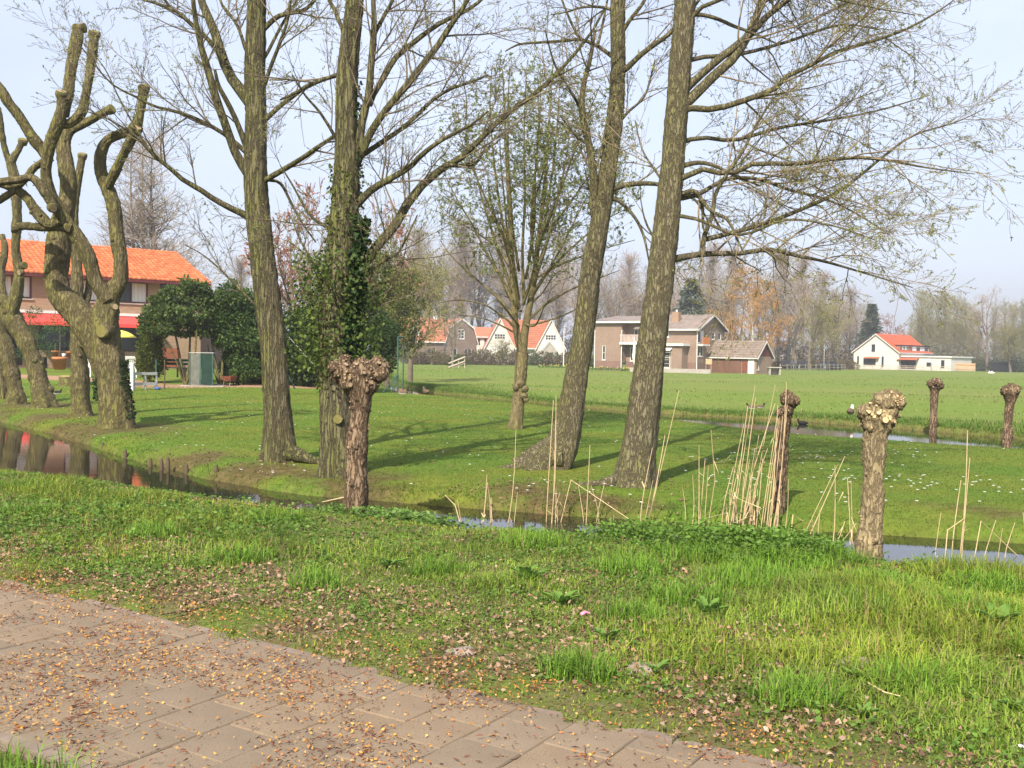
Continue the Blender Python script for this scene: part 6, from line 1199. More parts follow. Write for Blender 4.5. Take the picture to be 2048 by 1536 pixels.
go = at(966, 722, Yt + 4); lh = thing('link_house', 'small white house with low orange roof between mansard gable and twin gables', 'house', (go[0], Yt + 4, .2), math.radians(10))
mb = MB(); lo_ = [(.5, 1.7, 3.1, 4.6), (2.3, 3.5, 3.1, 4.6), (1.2, 2.6, .8, 2.1)]; wall(mb, (-2.2, 0, 0), X_, -Y_, [(0, 5.0), (4.4, 5.0)], 0, lo_); wall(mb, (2.2, 0, 0), Y_, X_, [(0, 5.), (6, 5.)], 0); wall(mb, (-2.2, 6, 0), -Y_, -X_, [(0, 5.), (6, 5.)], 0); mb.build('wall', M['render_white'], lh)
for q in lo_: window(lh, (-2.2, 0, 0), X_, -Y_, *q, 2, 2, 'white', 'glass', None, .1)
mb = MB(); mb.slab([(-2.5, -.4, 4.95), (2.5, -.4, 4.95), (2.5, 3, 6.9), (-2.5, 3, 6.9)], .12); mb.slab([(2.5, 6.4, 4.95), (-2.5, 6.4, 4.95), (-2.5, 3, 6.92), (2.5, 3, 6.92)], .12); mb.build('roof', M['roof_orange_far'], lh); mb = MB(); mb.box(-2.5, 2.5, -.52, -.38, 4.75, 4.95); mb.build('gutter', M['white'], lh)
# dark roof behind the garden hedge, and a pale gable between the far trees
go = at(450, 690, 75.); gable_house('hipped_bungalow', 'dark-roofed bungalow peeping over the garden conifers', (go[0] - 1., 75., .3), math.radians(25), 7.5, 9, 2.9, 5.6, M['brick_brown'], M['frame_dark'], tiles=False)
go = at(1588, 722, 225.); gable_house('pale_bungalow', 'pale gabled bungalow half hidden by the bare trees', (go[0], 225., .0), math.radians(10), 8, 10, 2.6, 5.9, M['render_white'], M['roof_grey'], ops_front=[(1.5, 3., .8, 2.1, 2, 1), (5., 6.5, .8, 2.1, 2, 1)], tiles=False)
# ------------------------------------------------------------------ garden things by the row house
def loc_on(px_, py_, Y, z=None): p = at(px_, py_, Y); return np.array([p[0], Y, float(H(p[0], Y)) if z is None else z])
g = np.random.default_rng(55)
def lathe(mb, prof, k=16, m=0, c=(0, 0, 0)):
    n = len(prof); a = np.arange(k) * 2 * np.pi / k; vs = [(c[0] + r * math.cos(t), c[1] + r * math.sin(t), c[2] + z) for r, z in prof for t in a]
    mb.add(vs, [(i * k + j, i * k + (j + 1) % k, (i + 1) * k + (j + 1) % k, (i + 1) * k + j) for i in range(n - 1) for j in range(k)], m, True); return mb
def leafball(name, root, c, rad, q, size, ca, cb, g, wid=.5, zs=1., flat=False, hollow=.55, drop=0.):
    d = rnd_dir(g, q); r_ = rad * (hollow + (1 - hollow) * g.random(q) ** .6); pos = np.array(c) + d * r_[:, None] * np.array([1, 1, zs]) * (1 + .3 * (fnoise(d[:, 0] * 3, d[:, 1] * 3 + d[:, 2] * 2.3, .8, 3) - .5))[:, None]
    dd = d + rnd_dir(g, q) * .8; dd[:, 2] -= drop; sz = size * g.uniform(.6, 1.3, q); V, Q = leaf_quads(pos, dd, sz, sz * wid, g); t = g.random((q, 1)); cc = np.array(ca) * (1 - t) + np.array(cb) * t
    return link(name, np_mesh(name, V, Q, mats=[M['leaf']], col=np.repeat(cc, 4, 0), smooth=False), root, 'stuff')
def pot(label, px_, py_, Y, r, h, z, plant=None):
    p = at(px_, py_, Y); o = thing('flower_pot', label, 'flower pot', (p[0], Y, z)); mb = MB(); lathe(mb, [(0, 0), (r * .68, 0), (r * .92, h * .8), (r, h * .8), (r * 1.02, h), (r * .88, h), (r * .85, h * .88), (0, h * .88)]); mb.build('pot', M['terracotta'], o)
    if plant:
        mb = MB(); mb.tube([(0, 0, h * .8), (.03, 0, h + plant[0] * .5), (0, 0, h + plant[0])], [.03, .025, .015], 6); mb.build('stem', M['bark_lime'], o)
        leafball('foliage', o, (0, 0, h + plant[0]), plant[1], plant[2], .12, (.05, .10, .03), (.13, .2, .06), g, .35, .8, hollow=.2)
    return o
DZ = HB
pot('large terracotta pot with a young pine on the garden deck', 119, 733, 56.5, .40, .72, DZ - .02, (1.8, .8, 600))
tb = thing('plant_table', 'dark low bench under small flower pots by the house', 'bench', (at(126, 712, 59.)[0], 59., DZ)); mb = MB(); mb.box(-1.2, 1.2, -.25, .25, .62, .67); mb.build('top', M['frame_dark'], tb)
for x in (-1.05, 1.05): mb = MB(); mb.box(x - .04, x + .04, -.2, .2, 0, .618); mb.build('leg', M['frame_dark'], tb)
pot('small terracotta pot on the low bench behind the large pot', 110, 712, 59., .2, .36, DZ + .67, (.45, .28, 60)); pot('small terracotta pot at the other end of the low bench', 139, 712, 59., .18, .32, DZ + .67, (.4, .25, 60))
o = thing('white_pot', 'small white pot between the two terracotta pots', 'flower pot', (at(128, 712, 59.)[0], 59., DZ + .67)); mb = MB(); lathe(mb, [(0, 0), (.09, 0), (.12, .2), (.10, .2), (.09, .16), (0, .16)]); mb.build('pot', M['plastic_white'], o)
# yucca-like plant and pine shrub in front of the awning
p = loc_on(62, 735, 50.); o = thing('pine_shrub', 'feathery young pine before the red awning', 'shrub', p); mb = MB(); mb.tube([(0, 0, -.1), (.05, 0, 1.2), (-.05, 0, 2.6)], [.06, .045, .015], 7); mb.build('trunk', M['bark_lime'], o)
for (dx, dz, r_) in ((-.2, 2.5, .55), (.35, 2.0, .5), (.1, 1.4, .65), (.7, 1.1, .5), (-.3, .9, .5), (.2, 2.9, .35)): leafball('foliage', o, (dx, g.normal() * .2, dz), r_, 260, .2, (.04, .09, .03), (.10, .17, .06), g, .12, .7, hollow=.1)
# yellow parasol, folded low
p = at(238, 735, 52.); o = thing('parasol', 'yellow parasol standing over the garden table', 'parasol', (p[0], 52., .36)); o.scale = (1.28, 1.28, 1.28); mb = MB(); mb.tube([(0, 0, 0), (.05, 0, .9), (.08, 0, 1.62)], .02, 6); mb.build('pole', M['metal_grey'], o)
mb = MB(); lathe(mb, [(.02, .26), (.25, .2), (.45, .1), (.62, -.02), (.61, -.03), (.44, .08), (.02, .22)], 8, c=(.08, 0, 1.42)); mb.build('canopy', M['yellow'], o)
# garden table with brown cloth
p = at(243, 735, 51.3); o = thing('garden_table', 'round garden table under the yellow parasol', 'table', (p[0], 51.3, .36)); mb = MB(); lathe(mb, [(0, .68), (.5, .68), (.5, .72), (0, .72)]); mb.build('table_top', M['plastic_white'], o)
for a in range(4): mb = MB(); x, y = .36 * math.cos(a * 1.57 + .78), .36 * math.sin(a * 1.57 + .78); mb.tube([(x, y, 0), (x, y, .678)], .025, 6); mb.build('leg', M['plastic_white'], o)
# white plastic garden chair
p = loc_on(258, 752, 44.); o = thing('garden_chair', 'white moulded plastic garden armchair by the low rail', 'chair', p, math.radians(205)); pw = M['plastic_white']
mb = MB(); mb.box(-.24, .24, -.24, .24, .40, .44); mb.build('seat', pw, o)
mb = MB()
for i in range(7): x = -.21 + i * .07; mb.slab([(x - .025, .22, .46), (x + .025, .22, .46), (x + .025, .36, .90 - .012 * (i - 3) ** 2), (x - .025, .36, .90 - .012 * (i - 3) ** 2)], .02)
mb.slab([(-.26, .35, .82), (.26, .35, .82), (.24, .375, .92), (-.24, .375, .92)], .025); mb.slab([(-.26, .215, .45), (.26, .215, .45), (.26, .235, .52), (-.26, .235, .52)], .02); mb.build('backrest', pw, o)
for sx in (-1, 1):
    mb = MB(); mb.tube([(sx * .28, -.26, .64), (sx * .29, .05, .66), (sx * .26, .3, .68)], .028, 6); mb.build('armrest', pw, o)
    for y0, y1 in ((-.25, -.28), (.24, .3)): mb = MB(); mb.tube([(sx * .28, y1, 0), (sx * .25, y0, .63 if y0 < 0 else .42)], [.022, .03], 6); mb.build('leg', pw, o)
# white crate-like box behind the chair / folded things
p = loc_on(180, 752, 44.); o = thing('garden_chair', 'white plastic garden chair half hidden behind the lime trunk', 'chair', p, math.radians(160)); mb = MB(); mb.box(-.24, .24, -.24, .24, .40, .44); mb.build('seat', pw, o); mb = MB(); mb.slab([(-.24, .22, .45), (.24, .22, .45), (.22, .34, .88), (-.22, .34, .88)], .025); mb.build('backrest', pw, o)
for sx in (-.2, .2):
    for sy in (-.2, .2): mb = MB(); mb.tube([(sx * 1.15, sy * 1.15, 0), (sx, sy, .4)], .024, 6); mb.build('leg', pw, o)
# low rail fence
o = bar_fence('garden_rail', 'low pale metal rail fence at the edge of the garden lawn', loc_on(268, 766, 35.6), loc_on(313, 768, 36.3), .62, 3, (.22, .58), M['metal_grey'], th=.022)
p = loc_on(264, 767, 35.4); o = thing('gate_post', 'white wooden gate post beside the low rail fence', 'post', p); mb = MB(); mb.box(-.05, .05, -.05, .05, -.1, .92); mb.build('post', M['plastic_white'], o); mb = MB(); mb.box(-.065, .065, -.065, .065, .923, .96); mb.build('cap', M['plastic_white'], o)
for i, px_ in enumerate((312, 329)):
    p = loc_on(px_, 768, 36.6); o = thing('fence_post', ('thin green fence post at the end of the low rail', 'thin rusty fence post under the garden conifers')[i], 'post', p); mb = MB(); mb.tube([(0, 0, -.1), (0, 0, 1.05)], .025, 6); mb.build('post', M['metal_green' if i == 0 else 'wood_post'], o)
# tree stump, red-brown board screen, glazed cold frame, green bench
p = loc_on(134, 757, 37.6); o = thing('tree_stump', 'pale sawn tree stump on the garden lawn', 'stump', p); mb = MB(); lathe(mb, [(.36, -.05), (.30, .12), (.28, .3), (.25, .34), (0, .35)], 12); mb.build('trunk', M['bark_lime'], o); mb = MB(); mb.tube([(0, 0, .3), (0, 0, .355)], .24, 12); mb.build('cut_face', M['cut_wood'], o)
p = at(336, 720, 42.); o = thing('panel_screen', 'reddish brown board panel on posts among the garden conifers', 'screen', (p[0], 42., .5)); mb = MB()
for i in range(4): b2 = MB(); b2.box(-.42, .42, -.02, .02, .35 + i * .2, .54 + i * .2); b2.build('board', M['metal_rust'], o)
for x in (-.38, .38): b2 = MB(); b2.box(x - .03, x + .03, .024, .07, -.05, 1.16); b2.build('post', M['frame_dark'], o)
p = at(340, 745, 40.5); o = thing('garden_bench', 'green slatted garden bench under the conifers', 'bench', (p[0], 40.5, .45), math.radians(-8))
for i in range(3): mb = MB(); mb.box(-.7, .7, -.2 + i * .14, -.09 + i * .14, .40, .43); mb.build('seat_slat', M['green_paint'], o)
for i in range(2): mb = MB(); mb.box(-.7, .7, .25, .28, .52 + i * .14, .62 + i * .14); mb.build('back_slat', M['green_paint'], o)
for x in (-.6, .6): mb = MB(); mb.box(x - .03, x + .03, -.2, .245, 0, .397); mb.build('leg', M['metal_grey'], o)
p = loc_on(401, 768, 38.6); o = thing('glazed_shelter', 'grey and green glazed lean-to frame under the garden conifers', 'shelter', p, math.radians(4)); gz = p[2]
for i, (x0, x1, mm) in enumerate(((-.40, -.02, 'glass_grey'), (.02, .45, 'glass_green'))):
    mb = MB(); mb.box(x0 + .02, x1 - .02, -.01, .01, .05, 1.2); mb.build('pane', M[mm], o)
for x in (-.40, .0, .45): mb = MB(); mb.box(x - .018, x + .018, -.03, .03, -.02, 1.24); mb.build('post', M['metal_green'], o)
mb = MB(); mb.box(-.43, .48, -.035, .5, 1.243, 1.27); mb.build('roof_sheet', M['metal_grey'], o); mb = MB(); mb.box(-.75, .9, -.25, .5, -.1, .02); mb.build('base_slab', M['concrete'], o)
p = loc_on(459, 766, 39.2); o = thing('wheelbarrow', 'rusty red wheelbarrow at the foot of the dark hedge', 'wheelbarrow', p, math.radians(75)); o.scale = (.6, .6, .6)
mb = MB(); mb.add([(-.35, -.25, .3), (.3, -.2, .3), (.3, .2, .3), (-.35, .25, .3), (-.45, -.35, .62), (.5, -.3, .62), (.5, .3, .62), (-.45, .35, .62)], [(3, 2, 1, 0), (0, 1, 5, 4), (1, 2, 6, 5), (2, 3, 7, 6), (3, 0, 4, 7)]); mb.build('tray', M['metal_rust'], o)
mb = MB(); a_ = np.linspace(0, 2 * np.pi, 15); mb.tube([(.62 + .17 * math.cos(t), 0, .2 + .17 * math.sin(t)) for t in a_], .035, 6, cap=False); mb.build('wheel', M['rubber'], o)
for sy in (-1, 1): mb = MB(); mb.tube([(.62, sy * .06, .2), (-.3, sy * .2, .33), (-1., sy * .28, .5)], .02, 6); mb.build('handle', M['wood_post'], o); mb = MB(); mb.tube([(-.3, sy * .22, .3), (-.38, sy * .24, 0)], .018, 6); mb.build('leg', M['metal_grey'], o)
# blue ball / bowl on the path
p = loc_on(315, 772, 36.2); o = thing('blue_bowl', 'small blue plastic bowl on the wood-chip path', 'bowl', p); mb = MB(); lathe(mb, [(0, 0), (.08, 0), (.13, .09), (.12, .09), (.07, .02), (0, .02)], 12); mb.build('bowl', M['blue_plastic'], o)

# swing frame, guy rope, rotary-drier frame
p = loc_on(572, 776, 36.); o = thing('swing_frame', 'thin green metal swing frame against the dark hedge', 'swing frame', p)
s_ = 36. / F
for (ax, ay, bx, by) in ((567, 668, 568, 745), (568, 735, 590, 778), (568, 735, 560, 778)):
    P0, P1 = at(ax, ay, 36.), at(bx, by, 36.2 if bx > 580 else 35.6); mb = MB(); mb.tube([P0 - p, P1 - p], .028, 6); mb.build('leg', M['metal_green'], o)
mb = MB(); P0 = at(567, 668, 36.) - p; mb.tube([P0, P0 + np.array([-.2, 2.2, 0])], .028, 6); mb.build('crossbar', M['metal_green'], o)
P0, P1 = at(578, 674, 35.9), at(662, 764, 33.); o = thing('guy_rope', 'pale slack rope stretched from the swing frame towards the ivy-clad tree', 'rope', (P1[0], P1[1], float(H(P1[0], P1[1])))); bb = np.array(o.location); mb = MB(); mb.tube([P0 - bb, (P0 + P1) / 2 - bb - [0, 0, .04], P1 - bb], .009, 5); mb.build('rope', M['rope'], o)
p = loc_on(800, 783, 40.); o = thing('goal_frame', 'tall narrow green metal frame with slanting braces by the lawn ditch', 'frame', p)
tp = {k: at(*v) - p for k, v in dict(a=(796, 674, 40.), b=(807, 674, 40.6), c=(795, 778, 40.), d=(806, 782, 40.6), e=(766, 784, 39.2), f=(782, 784, 38.6)).items()}
for (a_, b_, nm) in (('a', 'c', 'upright'), ('b', 'd', 'upright'), ('a', 'b', 'crossbar')): mb = MB(); mb.tube([tp[a_], tp[b_]], .032, 6); mb.build(nm, M['metal_green'], o)
m1 = tp['a'] * .28 + tp['c'] * .72
for k_ in 'ef': mb = MB(); mb.tube([m1, tp[k_]], .022, 6); mb.build('brace', M['metal_green'], o)

# ------------------------------------------------------------------ hedge and garden conifers
def stems_tree(name, label, base, stems, puffs, q, size, ca, cb, seed, cat='shrub', bark='bark_lime', wid=.45, drop=.25, zs=.7, group=None):
    g = np.random.default_rng(seed); o = thing(name, label, cat, base, 0, group)
    for (pts, r0) in stems: mb = MB(); mb.tube(resample(pts, [r0] * len(pts), 9)[0], np.linspace(r0, r0 * .4, 9), 8); mb.build('stem', M[bark], o)
    Vs, Cs = [], []; wt_ = np.array([p[3] ** 2 for p in puffs]); wt_ = wt_ / wt_.sum()
    for p, w_ in zip(puffs, wt_):
        n = int(q * w_); d = rnd_dir(g, n); r_ = p[3] * (.45 + .6 * g.random(n) ** .5); lump = 1 + .5 * (fnoise(d[:, 0] * 4 + p[0], d[:, 1] * 4 + d[:, 2] * 3, .9, int(abs(p[0]) * 7) % 40) - .5)
        pos = np.array(p[:3]) + d * (r_ * lump)[:, None] * np.array([1, 1, zs]); dd = d * .8 + rnd_dir(g, n) * .7; dd[:, 2] -= drop; sz = size * g.uniform(.5, 1.35, n)
        V, Q = leaf_quads(pos, dd, sz, sz * wid, g); t = g.random((n, 1)); c = np.array(ca) * (1 - t) + np.array(cb) * t; Vs.append(V); Cs.append(np.repeat(c, 4, 0))
    V = np.concatenate(Vs); link('foliage', np_mesh('foliage', V, np.arange(len(V)).reshape(-1, 4), mats=[M['leaf']], col=np.concatenate(Cs), smooth=False), o, 'stuff'); return o
def puff_px(base, Y, lst): return [tuple(at(a, b_, Y + dy) - base) + (r * Y / F,) for (a, b_, r, dy) in lst]
def stem_px(base, Y, lst): return [at(a, b_, Y + dy) - base for (a, b_, dy) in lst]
jc = ((.045, .09, .022), (.165, .225, .06))
Yj = 39.5; b_ = loc_on(368, 770, Yj)
stems_tree('juniper_tree', 'spreading layered juniper with several bare stems before the row house', b_, [(stem_px(b_, Yj, [(370, 770, 0), (362, 730, 0), (355, 690, .2), (345, 640, .3)]), .07), (stem_px(b_, Yj, [(370, 770, 0), (378, 730, .2), (380, 680, .3), (385, 620, .2)]), .06), (stem_px(b_, Yj, [(372, 770, 0), (388, 725, -.2), (392, 680, -.3), (400, 610, 0)]), .055), (stem_px(b_, Yj, [(368, 768, 0), (352, 720, -.3), (330, 680, -.5), (305, 650, -.6)]), .045)],
  puff_px(b_, Yj, [(385, 572, 20, 0), (400, 600, 28, .3), (355, 595, 26, .3), (320, 625, 30, 0), (300, 640, 20, -.4), (350, 630, 32, -.3), (395, 630, 32, 0), (420, 610, 25, .5), (330, 655, 24, -.5), (370, 655, 30, .2), (410, 655, 30, .3), (400, 575, 14, 0), (315, 600, 14, 0), (345, 580, 14, .2), (290, 655, 12, -.6), (330, 585, 10, 0), (412, 580, 10, .2), (430, 640, 14, .3), (305, 622, 12, -.2), (372, 560, 9, 0)]), 9000, .17, *jc, 401, 'tree', zs=.5)
b_ = loc_on(438, 768, 40.2); Yj = 40.2
stems_tree('cypress_tree', 'bushy dark green cypress with ivy-clad stems beside the juniper', b_, [(stem_px(b_, Yj, [(440, 770, 0), (430, 720, 0), (420, 660, 0)]), .06), (stem_px(b_, Yj, [(442, 770, 0), (446, 720, .2), (450, 650, .2)]), .07), (stem_px(b_, Yj, [(438, 770, 0), (425, 735, -.2), (415, 690, -.2)]), .04)],
  puff_px(b_, Yj, [(450, 600, 30, 0), (440, 635, 34, 0), (470, 640, 36, .3), (425, 640, 26, -.3), (480, 600, 28, .4), (460, 675, 34, 0), (490, 680, 34, 0), (455, 580, 16, 0), (485, 720, 26, 0), (505, 735, 26, -.2), (480, 750, 20, -.3), (470, 715, 22, .4), (455, 735, 16, .6), (440, 660, 18, -.2), (500, 590, 14, .3), (430, 600, 12, 0), (466, 565, 9, 0)]), 11000, .15, (.035, .085, .02), (.14, .21, .05), 402, 'tree')
b_ = loc_on(300, 745, 40.); Yj = 40.
stems_tree('thuja', 'pointed columnar thuja beside the white garden chair', b_, [([np.array([0, 0, -.1]), np.array([0, 0, 2.2])], .05)],
  puff_px(b_, Yj, [(300, 718, 26, 0), (301, 735, 24, 0), (302, 695, 24, 0), (303, 670, 21, 0), (306, 645, 16, 0), (309, 620, 11, 0), (311, 600, 7, 0), (290, 730, 16, .2), (318, 728, 15, .2)]), 5200, .13, (.06, .085, .015), (.16, .19, .04), 403, 'shrub', zs=1., drop=-.5, wid=.35)
def mass(name, label, px_, Y, puffs, q, size, ca, cb, seed, **kw):
    b_ = loc_on(px_, 772, Y); return stems_tree(name, label, b_, [([np.array([0, 0, -.1]), np.array([.1, 0, 1.2])], .06)], puff_px(b_, Y, puffs), q, size, ca, cb, seed, **kw)
mass('laurel_bush', 'dark glossy laurel bush between cypress and mossy willow', 500, 42., [(500, 640, 40, 0), (490, 690, 40, 0), (515, 730, 40, 0), (480, 740, 36, -.3), (530, 680, 40, .4), (510, 760, 28, -.4), (470, 620, 26, .3)], 12000, .17, (.015, .035, .012), (.085, .14, .03), 404, drop=.1)
mass('laurel_bush', 'dark glossy laurel bush behind the green swing frame', 590, 42., [(575, 660, 40, .3), (600, 700, 44, 0), (570, 720, 40, 0), (600, 745, 40, -.3), (560, 690, 36, .4), (630, 720, 40, 0), (610, 640, 34, .5), (640, 680, 34, .3)], 13000, .17, (.015, .035, .012), (.08, .135, .03), 405, drop=.1)
mass('yew_bush', 'broad dark yew bush behind the ivy-clad tree and the knobbly stump', 720, 41., [(690, 680, 44, .5), (730, 640, 44, .3), (740, 690, 46, 0), (760, 660, 36, 0), (700, 730, 44, 0), (760, 720, 34, 0), (660, 720, 40, .3), (730, 600, 34, .4), (770, 690, 26, 0), (700, 610, 36, .6), (650, 660, 34, .6), (720, 755, 34, -.2), (680, 755, 34, -.2)], 17000, .15, (.02, .05, .014), (.10, .16, .035), 406, drop=.15)
mass('budding_bush', 'tall light green budding bush rising behind the dark hedge', 610, 45., [(600, 610, 36, 0), (640, 600, 34, 0), (570, 620, 28, 0), (470, 590, 24, 3), (660, 560, 30, 0), (780, 600, 30, 0), (790, 560, 26, .5), (760, 550, 26, .5), (805, 620, 30, 0), (800, 660, 26, 0), (770, 500, 26, .5), (820, 560, 24, .5), (745, 520, 26, .5), (812, 700, 18, 0)], 9500, .11, (.10, .13, .03), (.24, .24, .07), 407, zs=1., wid=.5)

# ------------------------------------------------------------------ middle and far trees
def grow_tree(seed, h, w, style, leafcol=None):
    """returns (trunk mesh, crown mesh, leaf mesh or None) for a bare tree standing at the origin"""
    g = np.random.default_rng(seed); t = np.linspace(0, 1, 20); lean = g.normal(size=2) * .03
    tp = np.stack([lean[0] * h * t + .02 * h * np.sin(t * 5 + seed), lean[1] * h * t, h * t * (.9 if style != 'round' else .72)], 1)
    tr = np.maximum(.016 * h * (1 - t) ** .9, .012 * h * .15) * (1.25 if style == 'round' else .9)
    TP, TR = tp[None], tr[None]
    if style == 'round': L1 = spawn(TP, TR, g, 26 / h, .22, .98, (28, 60), (w * .5, w * .85), 19, up=.35, wig=.10, rr=.6, rmax=.10, tip=.12, taper_len=.35)
    elif style == 'poplar': L1 = spawn(TP, TR, g, 46 / h, .1, .98, (14, 34), (h * .22, h * .34), 19, up=.55, wig=.06, rr=.5, rmax=.07, tip=.12, taper_len=.55)
    elif style == 'cone': L1 = spawn(TP, TR, g, 130 / h, .10, .98, (58, 80), (w * .45, w * .6), 19, up=.10, wig=.05, rr=.4, rmax=.05, tip=.12, taper_len=.92)
    elif style == 'weep': L1 = spawn(TP, TR, g, 26 / h, .25, .98, (35, 65), (w * .45, w * .7), 19, up=.25, wig=.12, droop=.05, rr=.6, rmax=.09, tip=.12)
    P2, R2 = spawn(*L1, g, 3.0 if style != 'cone' else 3.4, .15, 1., (25, 60), (.12 * h, .2 * h) if style not in ('cone',) else (.5, 1.3), 5, up=.15 if style != 'weep' else -.1, wig=.18, droop=.25 if style == 'weep' else 0, rr=.6, rmax=.03, tip=.35)
    P3, R3 = spawn(P2, R2, g, 3.2, .1, 1., (25, 55), (.04 * h, .10 * h), 3, up=.1 if style != 'weep' else -.3, wig=.2, droop=.4 if style == 'weep' else 0, rr=.7, rmax=.018, tip=.6)
    a = Acc(); V, Q = tubes(TP, TR, 9); a.add(V, Q); V, Q = tubes(*L1, 5); a.add(V, Q)
    c = Acc(); V, Q = tubes(P2, np.maximum(R2, .014), 3); c.add(V, Q)
    if len(P3) > 11000: k = g.permutation(len(P3))[:11000]; P3, R3 = P3[k], R3[k]
    V, Q = tubes(P3, np.maximum(R3, .012), 3); c.add(V, Q)
    lf = None
    if leafcol:
        q = leafcol[2]; pos, d = along(P3, g, q, .2, 1.); dd = d + rnd_dir(g, q) * .8; sz = leafcol[3] * g.uniform(.5, 1.4, q); V, Q = leaf_quads(pos, dd, sz, sz * .6, g); tt = g.random((q, 1)); cc = np.array(leafcol[0]) * (1 - tt) + np.array(leafcol[1]) * tt
        lf = np_mesh('bud_haze', V, Q, mats=[M['leaf']], col=np.repeat(cc, 4, 0), smooth=False)
    return a, c, lf
PROTO = {}
def proto(key, seed, h, w, style, bark, twig, leafcol=None):
    a, c, lf = grow_tree(seed, h, w, style, leafcol); PROTO[key] = (a.mesh('trunk', M[bark]), c.mesh('crown', M[twig]), lf, h)
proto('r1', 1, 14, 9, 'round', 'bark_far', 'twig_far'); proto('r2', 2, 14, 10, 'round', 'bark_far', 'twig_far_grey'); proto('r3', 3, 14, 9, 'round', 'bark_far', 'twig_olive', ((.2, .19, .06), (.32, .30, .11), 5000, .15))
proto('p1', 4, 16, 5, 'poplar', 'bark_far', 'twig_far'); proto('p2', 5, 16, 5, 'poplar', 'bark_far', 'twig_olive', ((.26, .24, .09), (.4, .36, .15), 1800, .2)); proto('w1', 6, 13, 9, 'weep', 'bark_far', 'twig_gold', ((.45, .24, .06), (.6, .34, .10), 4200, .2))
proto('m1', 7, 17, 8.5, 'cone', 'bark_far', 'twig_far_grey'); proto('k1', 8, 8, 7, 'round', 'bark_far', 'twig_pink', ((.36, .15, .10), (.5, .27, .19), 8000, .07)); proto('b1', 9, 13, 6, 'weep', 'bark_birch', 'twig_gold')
def far_tree(key, px_, top, Y, label, group=None, name='bare_tree', squash=1.):
    me = PROTO[key]; zt = at(px_, top, Y)[2]; s = zt / (me[3] * .97); b_ = at(px_, 720, Y); o = thing(name, label, 'tree', (b_[0], Y, float(H(b_[0], Y)) - .05), random.uniform(0, 6.28), group); o.scale = (s * squash, s * squash, s)
    link('trunk', me[0], o); link('crown', me[1], o, 'stuff')
    if me[2]: link('bud_haze', me[2], o, 'stuff')
    return o
KIND = dict(r1='round-crowned brown bare tree', r2='round-crowned grey bare tree', p1='slim upright bare tree', p2='pale yellow-green budding poplar', r3='olive budding tree')
def row_tree(key, px_, top, Y, marks, name='bare_tree'):
    where = next(m for lim, m in marks if px_ < lim); far_tree(key, px_, top, Y, KIND[key] + ' ' + where, KIND[key] + 's ' + where, name)
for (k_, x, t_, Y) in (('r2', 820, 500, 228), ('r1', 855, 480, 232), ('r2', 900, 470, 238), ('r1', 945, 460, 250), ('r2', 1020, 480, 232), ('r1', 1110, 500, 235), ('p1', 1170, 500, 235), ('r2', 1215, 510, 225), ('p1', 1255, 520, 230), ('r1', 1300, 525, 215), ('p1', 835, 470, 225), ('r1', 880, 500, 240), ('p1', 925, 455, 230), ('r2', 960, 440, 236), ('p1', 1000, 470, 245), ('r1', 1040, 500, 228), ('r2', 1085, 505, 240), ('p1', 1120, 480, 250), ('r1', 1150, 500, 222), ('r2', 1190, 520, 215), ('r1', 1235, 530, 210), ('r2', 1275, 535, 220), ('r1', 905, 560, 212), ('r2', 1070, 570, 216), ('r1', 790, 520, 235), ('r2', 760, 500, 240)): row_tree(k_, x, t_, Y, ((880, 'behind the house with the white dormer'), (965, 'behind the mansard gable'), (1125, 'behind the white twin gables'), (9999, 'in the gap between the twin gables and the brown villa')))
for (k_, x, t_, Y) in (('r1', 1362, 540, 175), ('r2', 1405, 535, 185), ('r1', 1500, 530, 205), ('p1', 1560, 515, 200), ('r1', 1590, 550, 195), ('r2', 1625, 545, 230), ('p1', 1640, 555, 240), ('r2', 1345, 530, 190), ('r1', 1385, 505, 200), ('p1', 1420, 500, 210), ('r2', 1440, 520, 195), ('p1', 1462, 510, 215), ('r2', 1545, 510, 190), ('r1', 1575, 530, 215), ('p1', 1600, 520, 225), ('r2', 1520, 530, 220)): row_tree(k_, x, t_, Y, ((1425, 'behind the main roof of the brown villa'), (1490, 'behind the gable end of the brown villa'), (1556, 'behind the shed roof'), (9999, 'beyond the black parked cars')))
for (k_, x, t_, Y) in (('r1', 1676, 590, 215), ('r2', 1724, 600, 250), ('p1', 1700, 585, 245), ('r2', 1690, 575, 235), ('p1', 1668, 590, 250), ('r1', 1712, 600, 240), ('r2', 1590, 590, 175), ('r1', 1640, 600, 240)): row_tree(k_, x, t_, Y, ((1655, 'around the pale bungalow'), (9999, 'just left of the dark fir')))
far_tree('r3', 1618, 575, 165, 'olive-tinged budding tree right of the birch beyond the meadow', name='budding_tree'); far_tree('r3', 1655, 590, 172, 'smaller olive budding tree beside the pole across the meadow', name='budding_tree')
for (k_, x, t_, Y) in (('p2', 1852, 595, 285), ('p2', 1873, 600, 275), ('p2', 1895, 598, 288), ('p2', 1915, 606, 275), ('p2', 1936, 620, 282), ('p2', 1958, 628, 270), ('p2', 1990, 620, 268), ('p2', 2018, 615, 270), ('p2', 2040, 612, 266), ('p2', 1832, 620, 290), ('p2', 1842, 588, 275), ('p2', 1862, 605, 270), ('p2', 1884, 592, 280), ('p2', 1905, 600, 270), ('p2', 1926, 612, 268), ('p2', 2005, 610, 260), ('p2', 2030, 622, 262), ('p2', 2050, 605, 262), ('p2', 1822, 640, 300), ('p2', 1945, 630, 280)): row_tree(k_, x, t_, Y, ((1862, 'behind the roof end of the white house'), (1905, 'behind the flat extension of the white house'), (1965, 'behind the tan board screen'), (9999, 'behind the black screen')), 'budding_tree')
